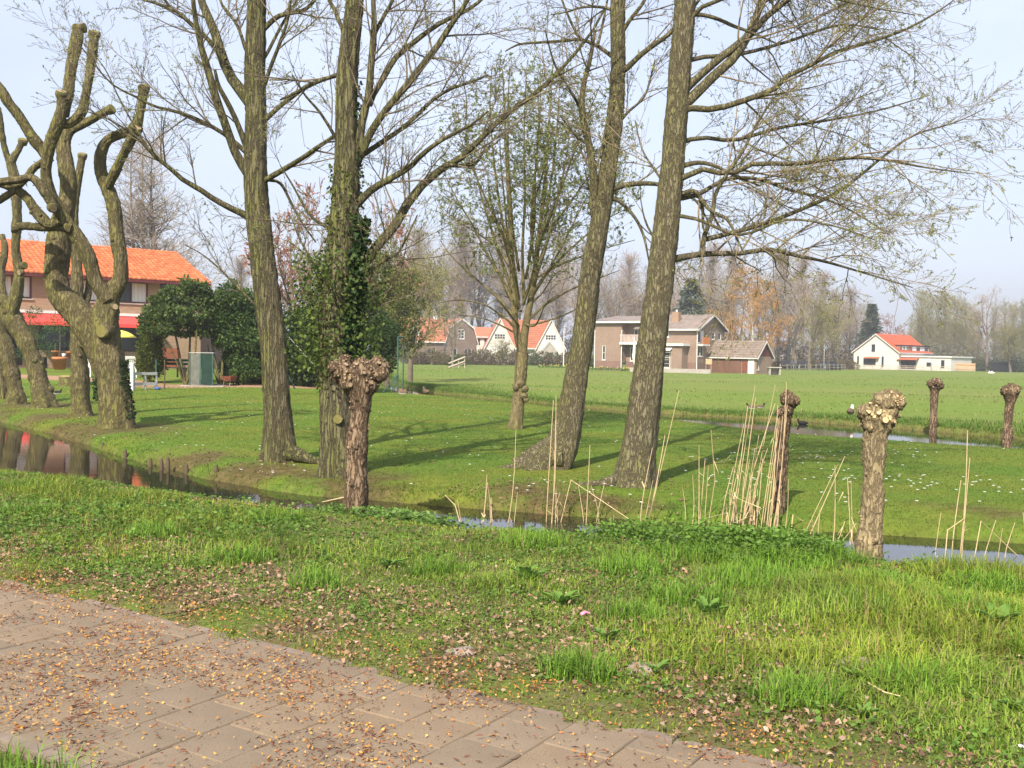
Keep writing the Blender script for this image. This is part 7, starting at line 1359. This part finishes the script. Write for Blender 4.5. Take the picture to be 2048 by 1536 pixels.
far_tree('r1', 1975, 566, 205, 'tall grey bare tree standing at the right end of the meadow'); far_tree('r3', 2022, 640, 196, 'low olive tree beside the black screen at the meadow edge', name='budding_tree', squash=1.3)
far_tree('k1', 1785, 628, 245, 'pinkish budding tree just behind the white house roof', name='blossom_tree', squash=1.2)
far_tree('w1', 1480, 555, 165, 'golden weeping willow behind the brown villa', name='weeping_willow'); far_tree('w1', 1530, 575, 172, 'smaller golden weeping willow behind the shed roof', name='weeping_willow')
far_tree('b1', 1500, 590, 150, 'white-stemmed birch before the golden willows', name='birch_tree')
# young birch trunk reads white
far_tree('m1', 268, 262, 80, 'tall conical bare larch, left one of three behind the orange roof', 'larches behind the orange roof', 'bare_larch'); far_tree('m1', 288, 250, 84, 'tall conical bare larch, middle one of three behind the orange roof', 'larches behind the orange roof', 'bare_larch', .9); far_tree('m1', 308, 236, 80, 'tallest conical bare larch of the three behind the orange roof', 'larches behind the orange roof', 'bare_larch', 1.15)
far_tree('r1', 75, 462, 90, 'bare tree top showing over the chimney of the row house'); far_tree('r1', 225, 440, 110, 'small bare tree beside the larches behind the orange roof'); far_tree('r2', 360, 470, 105, 'low bare tree under the larches beyond the end of the orange roof', squash=1.2); far_tree('p1', 480, 530, 95, 'slim bare tree over the dark bungalow roof')
far_tree('r3', 505, 560, 60, 'yellow-green budding tree before the dark bungalow roof', name='budding_tree')
o = far_tree('k1', 600, 370, 44, 'reddish budding maple behind the dark hedge', name='red_maple', squash=.95); far_tree('k1', 745, 400, 46, 'second reddish budding maple, behind the ivy-clad tree', name='red_maple', squash=.8)
far_tree('r3', 820, 470, 60, 'bushy bare tree with first leaves by the green metal frame', name='budding_tree'); far_tree('r3', 775, 440, 52, 'twiggy tree with first leaves between the yew and the green metal frame', name='budding_tree', squash=.9); far_tree('r1', 640, 470, 50, 'bare brown tree rising between the two red maples', squash=1.1)
far_tree('r2', 905, 600, 130, 'gnarled low tree before the mansard gable', squash=1.2)
mass('evergreen_bush', 'loose green bush between the green metal frame and the ivy-clad tree', 775, 47., [(770, 560, 30, 0), (800, 590, 30, 0), (780, 630, 34, 0), (815, 640, 26, 0), (760, 600, 30, .4), (800, 680, 28, 0), (830, 680, 18, 0), (790, 530, 20, 0), (815, 560, 20, .4), (835, 610, 16, 0)], 6500, .13, (.06, .085, .025), (.17, .20, .06), 408, zs=1.)
far_tree('r3', 1010, 672, 150, 'round budding shrub tree before the twin gables', name='budding_tree', squash=1.6)

def conifer(label, px_, top, Y, w, ca, cb, seed, name='spruce_tree'):
    g = np.random.default_rng(seed); h = at(px_, top, Y)[2]; b_ = at(px_, 720, Y); o = thing(name, label, 'tree', (b_[0], Y, 0.)); mb = MB(); mb.tube([(0, 0, -.1), (0, 0, h * .6), (0, 0, h)], [.018 * h, .01 * h, .02], 7); mb.build('trunk', M['bark_far'], o)
    q = 3600; t = g.random(q) ** .8; z = h * (.08 + .92 * t); tier = .62 + .38 * np.sin(z / h * 44 + 3 * np.sin(a_ := g.uniform(0, 6.283, q))); r_ = w * (1 - t) ** .85 * tier * g.random(q) ** .45; a = a_; r_ = r_ * (.55 + .9 * vnoise(np.cos(a) * 3 + 9, np.sin(a) * 3 + z, 1.2, 7))
    pos = np.stack([r_ * np.cos(a), r_ * np.sin(a), z - r_ * .18], 1); d = np.stack([np.cos(a), np.sin(a), -.25 + 0 * a], 1) + rnd_dir(g, q) * .5; sz = .07 * h * g.uniform(.4, 1.2, q); V, Q = leaf_quads(pos, d, sz, sz * .3, g); tt = g.random((q, 1)); c = np.array(ca) * (1 - tt) + np.array(cb) * tt
    link('crown', np_mesh('crown', V, Q, mats=[M['leaf']], col=np.repeat(c, 4, 0), smooth=False), o, 'stuff'); return o
conifer('broad grey-blue spruce behind the villa roof', 1380, 560, 150, 6.5, (.09, .12, .09), (.22, .26, .20), 501, 'blue_spruce')
conifer('dark pointed fir left of the white house', 1741, 608, 222, 4.6, (.04, .07, .04), (.11, .15, .08), 503, 'fir_tree')
# shrub belt before the white gables and along the meadow edge, in countable bushes
def bush(label, px_, py_, Y, r, ca, cb, seed, group=None, sz=.2, name='garden_bush', zs=.8): b_ = at(px_, 728, Y); b_[2] = 0; rr_ = r * Y / F; return stems_tree(name, label, b_, [([np.array([0, 0, 0]), np.array([.1, 0, rr_])], .05)], [(0, 0, rr_ * .7, rr_), (rr_ * .7, .2, rr_ * .5, rr_ * .7), (-rr_ * .6, .3, rr_ * .55, rr_ * .75)], 1300, sz * 1.5, ca, cb, seed, zs=zs, group=group)
for i, (x, r_, Y, c_) in enumerate(((838, 16, 150, 0), (860, 20, 155, 1), (880, 18, 150, 1), (915, 14, 145, 2), (942, 18, 160, 0), (962, 20, 165, 1), (985, 20, 160, 0), (1012, 22, 165, 0), (1038, 20, 170, 1), (1062, 18, 165, 2), (1085, 18, 170, 0), (1105, 16, 175, 2), (1135, 18, 165, 0), (1160, 22, 160, 1), (1178, 16, 150, 2), (826, 20, 160, 0))):
    cs = (((.10, .075, .04), (.22, .16, .09)), ((.12, .10, .045), (.25, .2, .10)), ((.05, .08, .025), (.14, .17, .06)))[c_]; kb = ('brown twiggy bush', 'olive-brown garden bush', 'green garden bush')[c_] + (' before the house with the white dormer' if x < 895 else ' before the mansard gable' if x < 970 else ' before the white twin gables' if x < 1125 else ' between twin gables and brown villa'); bush(kb, x, 0, Y, r_, *cs, 600 + i, kb.replace('bush', 'bushes'))
lb = 'scrubby low bush along the road edge between shed and white house'; gb_ = 'bushes along the road edge'
for i, (x, r_, Y) in enumerate(((1560, 12, 180), (1590, 14, 190), (1622, 14, 185), (1648, 14, 190), (1668, 12, 185), (1690, 13, 195), (1705, 10, 200))): bush(lb, x, 0, Y, r_, (.12, .095, .05), (.25, .2, .10), 640 + i, gb_)
lb = 'dark green bush in the hedge right of the white house'; gb_ = 'hedge bushes right of the white house'
for i, (x, r_, Y) in enumerate(((1935, 14, 212), (1955, 18, 210), (1972, 16, 206), (1995, 18, 205), (2015, 20, 200), (2035, 20, 200), (2050, 22, 202))): bush(lb, x, 0, Y, r_, (.04, .06, .025), (.13, .15, .06), 660 + i, gb_)

for i, x in enumerate(range(800, 1330, 30)):
    kb = 'brown thicket ' + ('under the bare trees behind the mansard gable' if x < 970 else 'under the bare trees behind the twin gables' if x < 1130 else 'under the bare trees left of the brown villa'); bush(kb, x, 0, 228 + (i * 7) % 22, 34 + (i * 5) % 12, (.10, .075, .05), (.22, .165, .11), 700 + i, kb.replace('thicket', 'thickets'), .34, 'thicket', 1.1)
for i, x in enumerate(range(1465, 1730, 26)):
    kb = 'brown thicket ' + ('behind the shed' if x < 1560 else 'behind the parked cars' if x < 1640 else 'left of the dark fir'); bush(kb, x, 0, 212 + (i * 7) % 22, 28 + (i * 5) % 10, (.10, .08, .05), (.22, .17, .11), 730 + i, kb.replace('thicket', 'thickets'), .34, 'thicket', 1.1)
for i, x in enumerate(range(1835, 2060, 26)):
    kb = 'pale olive thicket beyond the white house, under the budding poplars'; bush(kb, x, 0, 255 + (i * 7) % 15, 26 + (i * 5) % 10, (.13, .12, .06), (.26, .23, .12), 760 + i, 'olive thickets beyond the white house', .34, 'thicket', 1.1)

# daffodils along the villa plinth and before the gables
def daff(label, x0, x1, Y, n, seed):
    g = np.random.default_rng(seed); a = at(x0, 735, Y); b2 = at(x1, 738, Y); o = thing('daffodil_bed', label, 'flowers', ((a[0] + b2[0]) / 2, Y, 0)); L_ = b2[0] - a[0]
    x = g.uniform(-L_ / 2, L_ / 2, n); y = g.normal(size=n) * .35; z = g.uniform(.2, .42, n); V, Q = leaf_quads(np.stack([x, y, z * 0], 1), np.stack([g.normal(size=n) * .2, g.normal(size=n) * .2, np.ones(n)], 1), z * 1.1, .09, g); link('leaves', np_mesh('leaves', V, Q, mats=[M['leaf']], col=np.repeat(green(g, n, (.06, .12, .03), (.14, .22, .06), 0), 4, 0), smooth=False), o, 'stuff')
    m_ = n // 3; V, Q = leaf_quads(np.stack([x, y - .05, z], 1)[:m_], rnd_dir(g, m_), .12, .11, g); link('flowers', np_mesh('flowers', V, Q, mats=[M['yellow']], smooth=False), o, 'stuff')
daff('row of yellow daffodils along the plinth of the brown villa', 1176, 1268, 121., 260, 1); daff('band of yellow daffodils before the white twin gables', 1076, 1136, 135., 220, 2)

# poles, ramp, cars
for (x, t_, b2, Y, lab) in ((822, 580, 727, 120., 'tall thin white flagpole at the meadow edge'), (1127, 655, 715, 160., 'white pole beside the twin-gabled house'), (1648, 690, 733, 175., 'pale lamp post between the olive trees')):
    p = at(x, 725, Y); zt = at(x, t_, Y)[2]; o = thing('flagpole' if 'flag' in lab else 'pole', lab, 'pole', (p[0], Y, 0.)); mb = MB(); mb.tube([(0, 0, -.1), (0, 0, zt * .5), (0, 0, zt)], [.085, .075, .055], 7); mb.build('shaft', M['white'], o); mb = MB(); lathe(mb, [(0, .1), (.08, .06), (.1, 0), (.08, -.06), (0, -.1)], 8, c=(0, 0, zt + .1)); mb.build('finial', M['white'], o)
p0 = at(897, 733, 118.) * [1, 1, 0]; o = thing('wooden_ramp', 'sloping grey wooden ramp with handrail at the meadow edge', 'ramp', p0)
for i, (z0, z1) in enumerate(((.0, .75), (.45, 1.25))): mb = MB(); mb.slab([(0, -.1, z0), (1.9, -.1, z1), (1.9, .0, z1 + .14), (0, .0, z0 + .14)], .08); mb.build('rail', M['wood_grey'], o)
mb = MB(); mb.slab([(0, 0.02, -.05), (1.9, 0.02, .6), (1.9, .8, .6), (0, .8, -.05)], .08); mb.build('deck', M['wood_grey'], o)
for x in (.5, 1.15, 1.85): mb = MB(); mb.box(x - .05, x + .05, .01, .09, -.1, .55 + .4 * x); mb.build('post', M['wood_grey'], o)
def car(label, px_, Y, rz, body):
    p = at(px_, 730, Y); o = thing('parked_car', label, 'car', (p[0], Y, .05), rz); L2 = 2.1
    prof = [(-L2, .35), (-L2, .8), (-L2 + .1, .92), (-1.45, .98), (-1.0, 1.42), (.45, 1.46), (1.05, .98), (1.75, .88), (L2, .7), (L2, .35)]; n = len(prof)
    mb = MB(); rows = [(-.85, .93), (-.8, 1.), (.8, 1.), (.85, .93)]; vs = [(x, y * (.86 if z > 1.05 else 1), z * (s if z > .5 else 1)) for (y, s) in rows for (x, z) in prof]
    mb.add(vs, [(i * n + j, i * n + (j + 1) % n, (i + 1) * n + (j + 1) % n, (i + 1) * n + j) for i in range(3) for j in range(n)], 0); mb.add(vs[:n], [tuple(range(n))]); mb.add(vs[3 * n:], [tuple(range(n))[::-1]]); bd = mb.build('body', M[body], o)
    for sy in (-1, 1):
        mb = MB(); y = sy * .80; mb.add([(-1.2, y, 1.0), (.8, y, 1.0), (.4, y * .92, 1.36), (-.9, y * .92, 1.34)], [(0, 1, 2, 3)]); mb.build('side_window', M['glass'], bd)
        for x in (-1.3, 1.3): mb = MB(); mb.tube([(x, sy * .72, .32), (x, sy * .88, .32)], .32, 14); wh_ = mb.build('wheel', M['rubber'], o); mb = MB(); mb.tube([(x, sy * .87, .32), (x, sy * .892, .32)], .19, 10); mb.build('rim', M['metal_grey'], wh_)
        mb = MB(); mb.box(-2.12, -2.08, sy * .78 - .12, sy * .78 + .0, .68, .84) if sy > 0 else mb.box(-2.12, -2.08, sy * .78, sy * .78 + .12, .68, .84); mb.build('tail_lamp', M['red_lamp'], bd)
    mb = MB(); mb.add([(-1.42, -.62, 1.03), (-1.42, .62, 1.03), (-1.05, .58, 1.37), (-1.05, -.58, 1.37)], [(0, 1, 2, 3)]); mb.build('rear_window', M['glass'], bd); return o
car('black parked car with red tail lamps beyond the shed', 1576, 170., math.radians(60), 'car_black'); car('dark parked car half hidden beside the black car', 1598, 176., math.radians(40), 'car_black'); car('dark blue parked car by the pale lamp post', 1658, 182., math.radians(15), 'car_blue')

# ------------------------------------------------------------------ reeds
def reed_clump(label, stems, seed, Yoff=0.):
    g = np.random.default_rng(seed); bx = np.mean([s[0][0] for s in stems]); by = np.mean([s[0][1] for s in stems]); b_ = gp(bx, by, -.2); b_[1] += Yoff; b_[2] = min(float(H(b_[0], b_[1])), -.15); o = thing('reed_clump', label, 'reeds', b_)
    for s in stems:
        Y = b_[1] + g.normal() * .06; P = np.array([at(p[0], p[1], Y + g.normal() * .02 + (i * g.normal() * .10)) for i, p in enumerate(s)]); P[0, 2] = b_[2] - .05
        if len(P) == 2: m_ = (P[0] + P[1]) / 2 + g.normal(size=3) * .035; P = np.array([P[0], m_, P[1]])
        r0 = g.uniform(.0055, .0082); rr_ = np.linspace(r0, r0 * (.45 if len(s) == 2 else .8), len(P)); PP, RR = (resample(P, rr_, 7) if len(s) == 2 else (P, rr_)); mb = MB(); mb.tube(PP - b_, RR, 5)
        for _ in range(int(g.integers(0, 3)) if g.random() < .45 else 0):      # withered leaf hanging from the stem
            p_ = PP[int(g.integers(1, len(PP)))] - b_; a_ = g.uniform(0, 6.28); L2 = g.uniform(.08, .24); d_ = np.array([math.cos(a_), math.sin(a_), .5]); w_ = np.array([-math.sin(a_), math.cos(a_), 0]) * .006; q1 = p_ + d_ * L2 * .5; q2 = q1 + np.array([d_[0], d_[1], -1.2]) * L2 * .5
            mb.add([p_ - w_, p_ + w_, q1 + w_, q1 - w_, q2], [(0, 1, 2, 3), (3, 2, 4)])
        mb.build('stem', M['reed'], o)
    return o
S2 = lambda *l: [((a, b_), (c_, d_)) for (a, b_, c_, d_) in l]
reed_clump('short broken reed stems forming two peaks at the ditch edge', S2((957, 1040, 974, 948), (965, 1040, 975, 965), (1003, 1042, 982, 995)) + [((985, 1042), (980, 1000), (975, 968))], 1)
reed_clump('single tall reed stem with a short companion', S2((1005, 1042, 1032, 860), (1022, 1042, 1035, 985), (1018, 1042, 1019, 1028)), 2)
reed_clump('slender sheaf of tall reed stems before the leaning poplar', S2((1090, 1040, 1107, 800), (1097, 1040, 1112, 790), (1105, 1042, 1108, 900), (1108, 1042, 1120, 985), (1127, 1040, 1116, 1000), (1101, 1042, 1111, 840)) + [((1105, 1040), (1142, 960), (1275, 1050))], 3)
reed_clump('thin short reed stems between the leaning and the stout poplar', S2((1170, 1038, 1180, 890), (1185, 1040, 1182, 970), (1202, 1040, 1208, 970), (1168, 1038, 1157, 972), (1230, 1045, 1228, 1030)), 4)
reed_clump('long slanting reed stems crossing the foot of the stout poplar', S2((1272, 1056, 1358, 780), (1283, 1056, 1305, 895), (1270, 1052, 1306, 960), (1268, 1054, 1330, 870)), 5)
reed_clump('loose short reed stems between the stout poplar and the tall reed thicket', S2((1362, 1052, 1365, 975), (1378, 1052, 1385, 950), (1395, 1052, 1410, 920), (1405, 1052, 1417, 930), (1398, 1050, 1398, 890), (1352, 1052, 1351, 1040)) + [((1408, 1040), (1430, 960), (1422, 860))], 6)
g = np.random.default_rng(71); big = []
for i in range(34):
    b0 = 1440 + 122 * (i + g.uniform(0, 1)) / 34; tl = g.uniform(30, 75) * (1 if b0 < 1530 else .6); h_ = g.choice([g.uniform(60, 140), g.uniform(150, 290)], p=[.4, .6]); big.append(((b0, 1054 + (b0 - 1440) * .05), (b0 + tl * h_ / 250, 1054 - h_)))
for i in range(12):      # broken and bent ones low in the thicket
    b0 = g.uniform(1435, 1600); hh = g.uniform(25, 70); dx = g.normal() * 30; big.append(((b0, 1056), (b0 + dx * .4, 1056 - hh), (b0 + dx * 1.6 + g.normal() * 12, 1056 - hh * g.uniform(.1, .8))))
reed_clump('dense thicket of tall dry reed stems around the thin willow stump', big, 7)
reed_clump('leaning and fallen reed stems between the two willow stumps on the near side', S2((1560, 1072, 1675, 930), (1575, 1075, 1690, 912), (1632, 1090, 1640, 1020), (1655, 1085, 1670, 930), (1590, 1095, 1722, 1035), (1580, 1078, 1705, 1090), (1620, 1092, 1690, 1042), (1645, 1090, 1625, 1040), (1700, 1085, 1695, 955), (1706, 1085, 1702, 960)), 8)
reed_clump('sparse reed stems and bent stalks standing in the bright water', S2((1870, 1108, 1882, 1025), (1912, 1116, 1935, 860), (1920, 1116, 1940, 915), (1926, 1114, 1931, 1050), (1905, 1112, 1922, 960)) + [((1885, 1106), (1895, 1060), (1930, 1036)), ((1888, 1108), (1925, 1075))], 9)
reed_clump('short cut reed stems at the bright water beyond the bent stalks', S2((1950, 1118, 1992, 1040), (2004, 1120, 2005, 1056), (2014, 1120, 2030, 1045), (2040, 1122, 2046, 1025)) + [((1938, 1055), (1962, 1042), (2042, 1118))], 10)
reed_clump('thin dead stalks leaning over the ditch left of the broken reeds', [((944, 1042), (910, 1010), (890, 990)), ((940, 1042), (915, 1000))], 11)
# reed-like stakes of the old bank boarding
for i, (x, y, h_) in enumerate(((322, 962, .16), (335, 964, .2), (372, 970, .14), (432, 980, .2), (250, 938, .14), (132, 898, .12), (300, 955, .12), (88, 880, .14), (205, 922, .13))):
    p = gp(x, y - 22, WATER); o = thing('bank_stake', 'dark rotten stake sticking out of the pond along the far bank', 'stake', (p[0], p[1], WATER - .3), 0, 'rotten stakes along the far bank'); mb = MB(); mb.tube([(0, 0, 0), (.01, 0, .3 + h_ * .5), (0, .01, .3 + h_)], [.035, .03, .022], 7); mb.build('stake', M['wood_post'], o)
p = gp(965, 790, 0.); o = thing('marker_stake', 'short pale stake at the far edge of the lawn', 'stake', (p[0], p[1], float(H(p[0], p[1])))); mb = MB(); mb.box(-.03, .03, -.03, .03, -.1, .38); mb.build('stake', M['wood_grey'], o)

# ------------------------------------------------------------------ birds
def bird(name, label, p, rz, s, body, head, breast=None, float_=False):
    o = thing(name, label, 'bird', p, rz); o.scale = (s, s, s); path = [(-.26, 0, .15), (-.2, 0, .15), (-.08, 0, .14), (.06, 0, .14), (.15, 0, .17), (.19, 0, .24), (.215, 0, .29), (.25, 0, .305), (.28, 0, .30)]; rad = [.015, .05, .10, .105, .075, .042, .045, .038, .012]
    mb = MB(); P, R = resample(path, rad, 22); mb.tube(P, R, 10); me = mb.mesh('body', [M[body], M[head], M[breast or body]])
    for f in me.polygons:
        c_ = f.center
        if c_.z > .215 and c_.x > .1: f.material_index = 1
        elif breast and c_.z < .12: f.material_index = 2
    link('body', me, o); mb = MB(); mb.tube([(.27, 0, .30), (.33, 0, .29)], [.016, .006], 6); mb.build('bill', M['bill'], o)
    if not float_:
        for sy in (-.035, .035): mb = MB(); mb.tube([(0, sy, .06), (.01, sy, 0)], .01, 5); mb.build('leg', M['bill'], o)
    return o
def bpos(x, y, z=0.): p = gp(x, y, z); return (p[0], p[1], float(H(p[0], p[1])))
bird('duck', 'white-breasted duck with dark head resting at the far edge of the lawn', bpos(806, 791), math.radians(0), .85, 'feather_brown', 'feather_black', 'feather_white'); bird('duck', 'hunched brown duck beside the white-breasted one on the lawn edge', bpos(852, 790), math.radians(120), .95, 'feather_brown', 'feather_brown')
bird('magpie', 'black and white magpie on the grass behind the leaning limes', bpos(114, 794), math.radians(10), .6, 'feather_black', 'feather_black', 'feather_white')
p = gp(1605, 853, -.26); bird('coot', 'black coot swimming in the meadow ditch', (p[0], p[1], -.245), math.radians(180), .6, 'feather_black', 'feather_black', None, True)
bird('duck', 'dark duck standing in the meadow, left one of a pair', bpos(1503, 812), math.radians(180), .7, 'feather_brown', 'feather_black', 'feather_white'); bird('duck', 'dark duck standing in the meadow, right one of a pair', bpos(1521, 811), math.radians(20), .7, 'feather_brown', 'feather_black', 'feather_white')
bird('duck', 'grey bird crouching alone in the meadow beyond the ditch', bpos(1701, 830), math.radians(60), 1., 'feather_brown', 'feather_white')
for i, x in enumerate((1980, 1990)): p = at(x, 752, 150.); bird('goose', 'white goose grazing before the black screen', (p[0], 150. + i, float(H(p[0], 150.))), math.radians(20 + 150 * i), 1.6, 'feather_white', 'feather_white').__setitem__('group', 'white geese at the meadow edge')

# ------------------------------------------------------------------ small things on the verge
def dock(label, x, y, n, size, seed):
    g = np.random.default_rng(seed); o = thing('dock_plant', label, 'plant', (x, y, float(H(x, y)) - .01))
    for i in range(n):
        a = i * 2.4 + g.normal() * .3; el = g.uniform(.85, 1.35); L_ = size * g.uniform(.7, 1.15); w = L_ * g.uniform(.2, .3); d = np.array([math.cos(a), math.sin(a)]); s = np.array([-d[1], d[0]]); vs, fs = [], []
        for j, t in enumerate(np.linspace(0, 1, 6)):
            r_ = L_ * t * math.cos(el) * (1 + .4 * t); z = L_ * math.sin(el) * (t - .45 * t * t); ww = w * (.15 + math.sin(math.pi * min(1, t * .92 + .06)) ** .8) * .5
            for q in (-1, 0, 1): vs.append((d[0] * r_ + s[0] * ww * q, d[1] * r_ + s[1] * ww * q, z + (.012 if q else 0) * (t > 0)))
        for j in range(5):
            for q in (0, 1): fs.append((j * 3 + q, j * 3 + q + 1, j * 3 + q + 4, j * 3 + q + 3))
        mb = MB(); mb.add(vs, fs, 0, True); mb.build('leaf', M['dock'], o)
M['dock'] = mat('dock_leaf', (.17, .29, .055), (.10, .20, .035), 9, 4, rough=.5, transl=.3, bump=.2)
for i, (x, y, n, s_, lab) in enumerate(((.12, 7.2, 7, .3, 'large dock plant with upright leaves midway on the verge'), (.35, 6.55, 6, .25, 'dock plant with long arching leaves beside a patch of dead leaves'), (1.25, 6.35, 6, .26, 'broad-leaved dock plant at the edge of the long grass'), (3.0, 6.2, 7, .3, 'spreading dock plant in the long grass near a brick fragment'),
    (.75, 5.15, 5, .18, 'small dock plant with folded leaves near the path'), (1.75, 5.05, 5, .17, 'low dock plant beside a flat stone'), (.55, 5.75, 4, .18, 'tiny dock plant with one upright leaf among litter'), (1.6, 4.55, 6, .15, 'low round-leaved dock at the path edge'), (-.9, 7.6, 6, .22, 'dock plant with pale leaves before the pond bank'), (2.35, 4.7, 6, .16, 'dark low dock in the short grass by the path'))): dock(lab, x, y, n + 3, s_ * .72, 800 + i)
def rock(name, label, cat, x, y, r, m, seed, flat=.35, sx=1.3):
    g = np.random.default_rng(seed); mb = MB(); nu, nv = 12, 7; vs = []
    for i in range(nv):
        th = math.pi * i / (nv - 1)
        for j in range(nu): ph = 2 * math.pi * j / nu; q = r * (1 + .18 * math.sin(3 * ph + seed) * math.sin(th) + .08 * g.normal() * (0 < i < nv - 1)); vs.append((q * math.sin(th) * math.cos(ph) * sx, q * math.sin(th) * math.sin(ph), q * math.cos(th) * flat))
    mb.add(vs, [(i * nu + j, (i + 1) * nu + j, (i + 1) * nu + (j + 1) % nu, i * nu + (j + 1) % nu) for i in range(nv - 1) for j in range(nu)], 0, True); o = mb.build(name, m); o.location = (x, y, float(H(x, y)) + r * flat * .3); return tag(o, label, cat)
for i, (px_, py_, r_, lab) in enumerate(((1290, 1340, .085, 'flat earthy stone in the grass near the middle of the verge'), (1705, 1330, .10, 'larger flat stone bedded in the grass beside a low dock'), (1560, 1376, .07, 'small flat stone at the edge of the short grass'), (925, 1312, .06, 'small earth-coloured stone just above the path edge'))): p = gp(px_, py_, 0); rock('flat_stone', lab, 'stone', p[0], p[1], r_, M['stone'], 900 + i)
p = gp(2008, 1282, 0); rock('brick_fragment', 'orange-red brick fragment lying in the grass', 'brick', p[0], p[1], .055, M['brick_bit'], 910, .6)
p = gp(1170, 1236, 0); o = thing('wrapper', 'crumpled pink paper wrapper among the dead leaves', 'litter', (p[0], p[1], float(H(p[0], p[1])) + .02), .4); mb = MB(); mb.add([(-.03, -.012, 0), (.0, -.016, .014), (.03, -.01, .004), (.032, .012, .012), (.002, .014, .02), (-.03, .012, .008)], [(0, 1, 4, 5), (1, 2, 3, 4)]); mb.build('sheet', M['pink'], o)
p = gp(2038, 1502, 0); o = thing('paper_scrap', 'folded scrap of white paper by the path edge', 'litter', (p[0], p[1], float(H(p[0], p[1])) + .015), -.2); mb = MB(); mb.add([(-.018, -.009, 0), (.012, -.011, .008), (.036, -.006, .0), (.033, .012, .006), (.006, .013, .012), (-.02, .012, .004)], [(0, 1, 4, 5), (1, 2, 3, 4)]); mb.build('sheet', M['paper'], o)
for i, (pts, r_, lab) in enumerate((([(325, 1228), (370, 1222), (415, 1212)], .006, 'thin dark twig lying across the path edge'), ([(1735, 1365), (1770, 1385), (1800, 1392)], .005, 'short pale twig lying among the grass stones'), ([(205, 1165), (235, 1180), (262, 1186)], .004, 'yellowish stalk lying at the path edge near the pond side'), ([(420, 1202), (447, 1196)], .006, 'short pale stick in the grass by the path'), ([(1380, 1200), (1405, 1175), (1440, 1155)], .006, 'grey stick leaning in the long grass'))):
    P = [gp(a, b2, .03 + .01 * (j == 1) + (.06 * j if i == 4 else 0)) for j, (a, b2) in enumerate(pts)]; o = thing('fallen_twig', lab, 'twig', P[0]); mb = MB(); mb.tube([q_ - P[0] for q_ in P], [r_, r_ * .9, r_ * .5][:len(P)], 5); mb.build('stick', M['bark_brown' if i in (0, 4) else 'reed'], o)
# log-like driftwood by the knobbly stump
P = [at(645, 1004, 11.0), at(668, 999, 10.8), at(692, 994, 10.7)]; o = thing('driftwood', 'pale branch lying in the ditch against the knobbly stump', 'branch', P[0]); mb = MB(); mb.tube([q_ - P[0] for q_ in P], [.005, .007, .009], 6); mb.build('stick', M['reed'], o)

# ------------------------------------------------------------------ spring haze
hz = MB(); hz.box(-700, 700, -320, 900, -1.6, 60); hm = bpy.data.materials.new('haze'); hm.use_nodes = True; nt = hm.node_tree; nt.nodes.remove(nt.nodes['Principled BSDF']); pv = nt.nodes.new('ShaderNodeVolumePrincipled'); pv.inputs['Density'].default_value = .0008; pv.inputs['Color'].default_value = (.97, .97, 1, 1); pv.inputs['Anisotropy'].default_value = .3
nt.links.new(pv.outputs['Volume'], nt.nodes['Material Output'].inputs['Volume']); ho = hz.build('haze', hm); ho['kind'] = 'stuff'; tag(ho, 'thin pale spring haze filling the air over the meadow', 'haze')
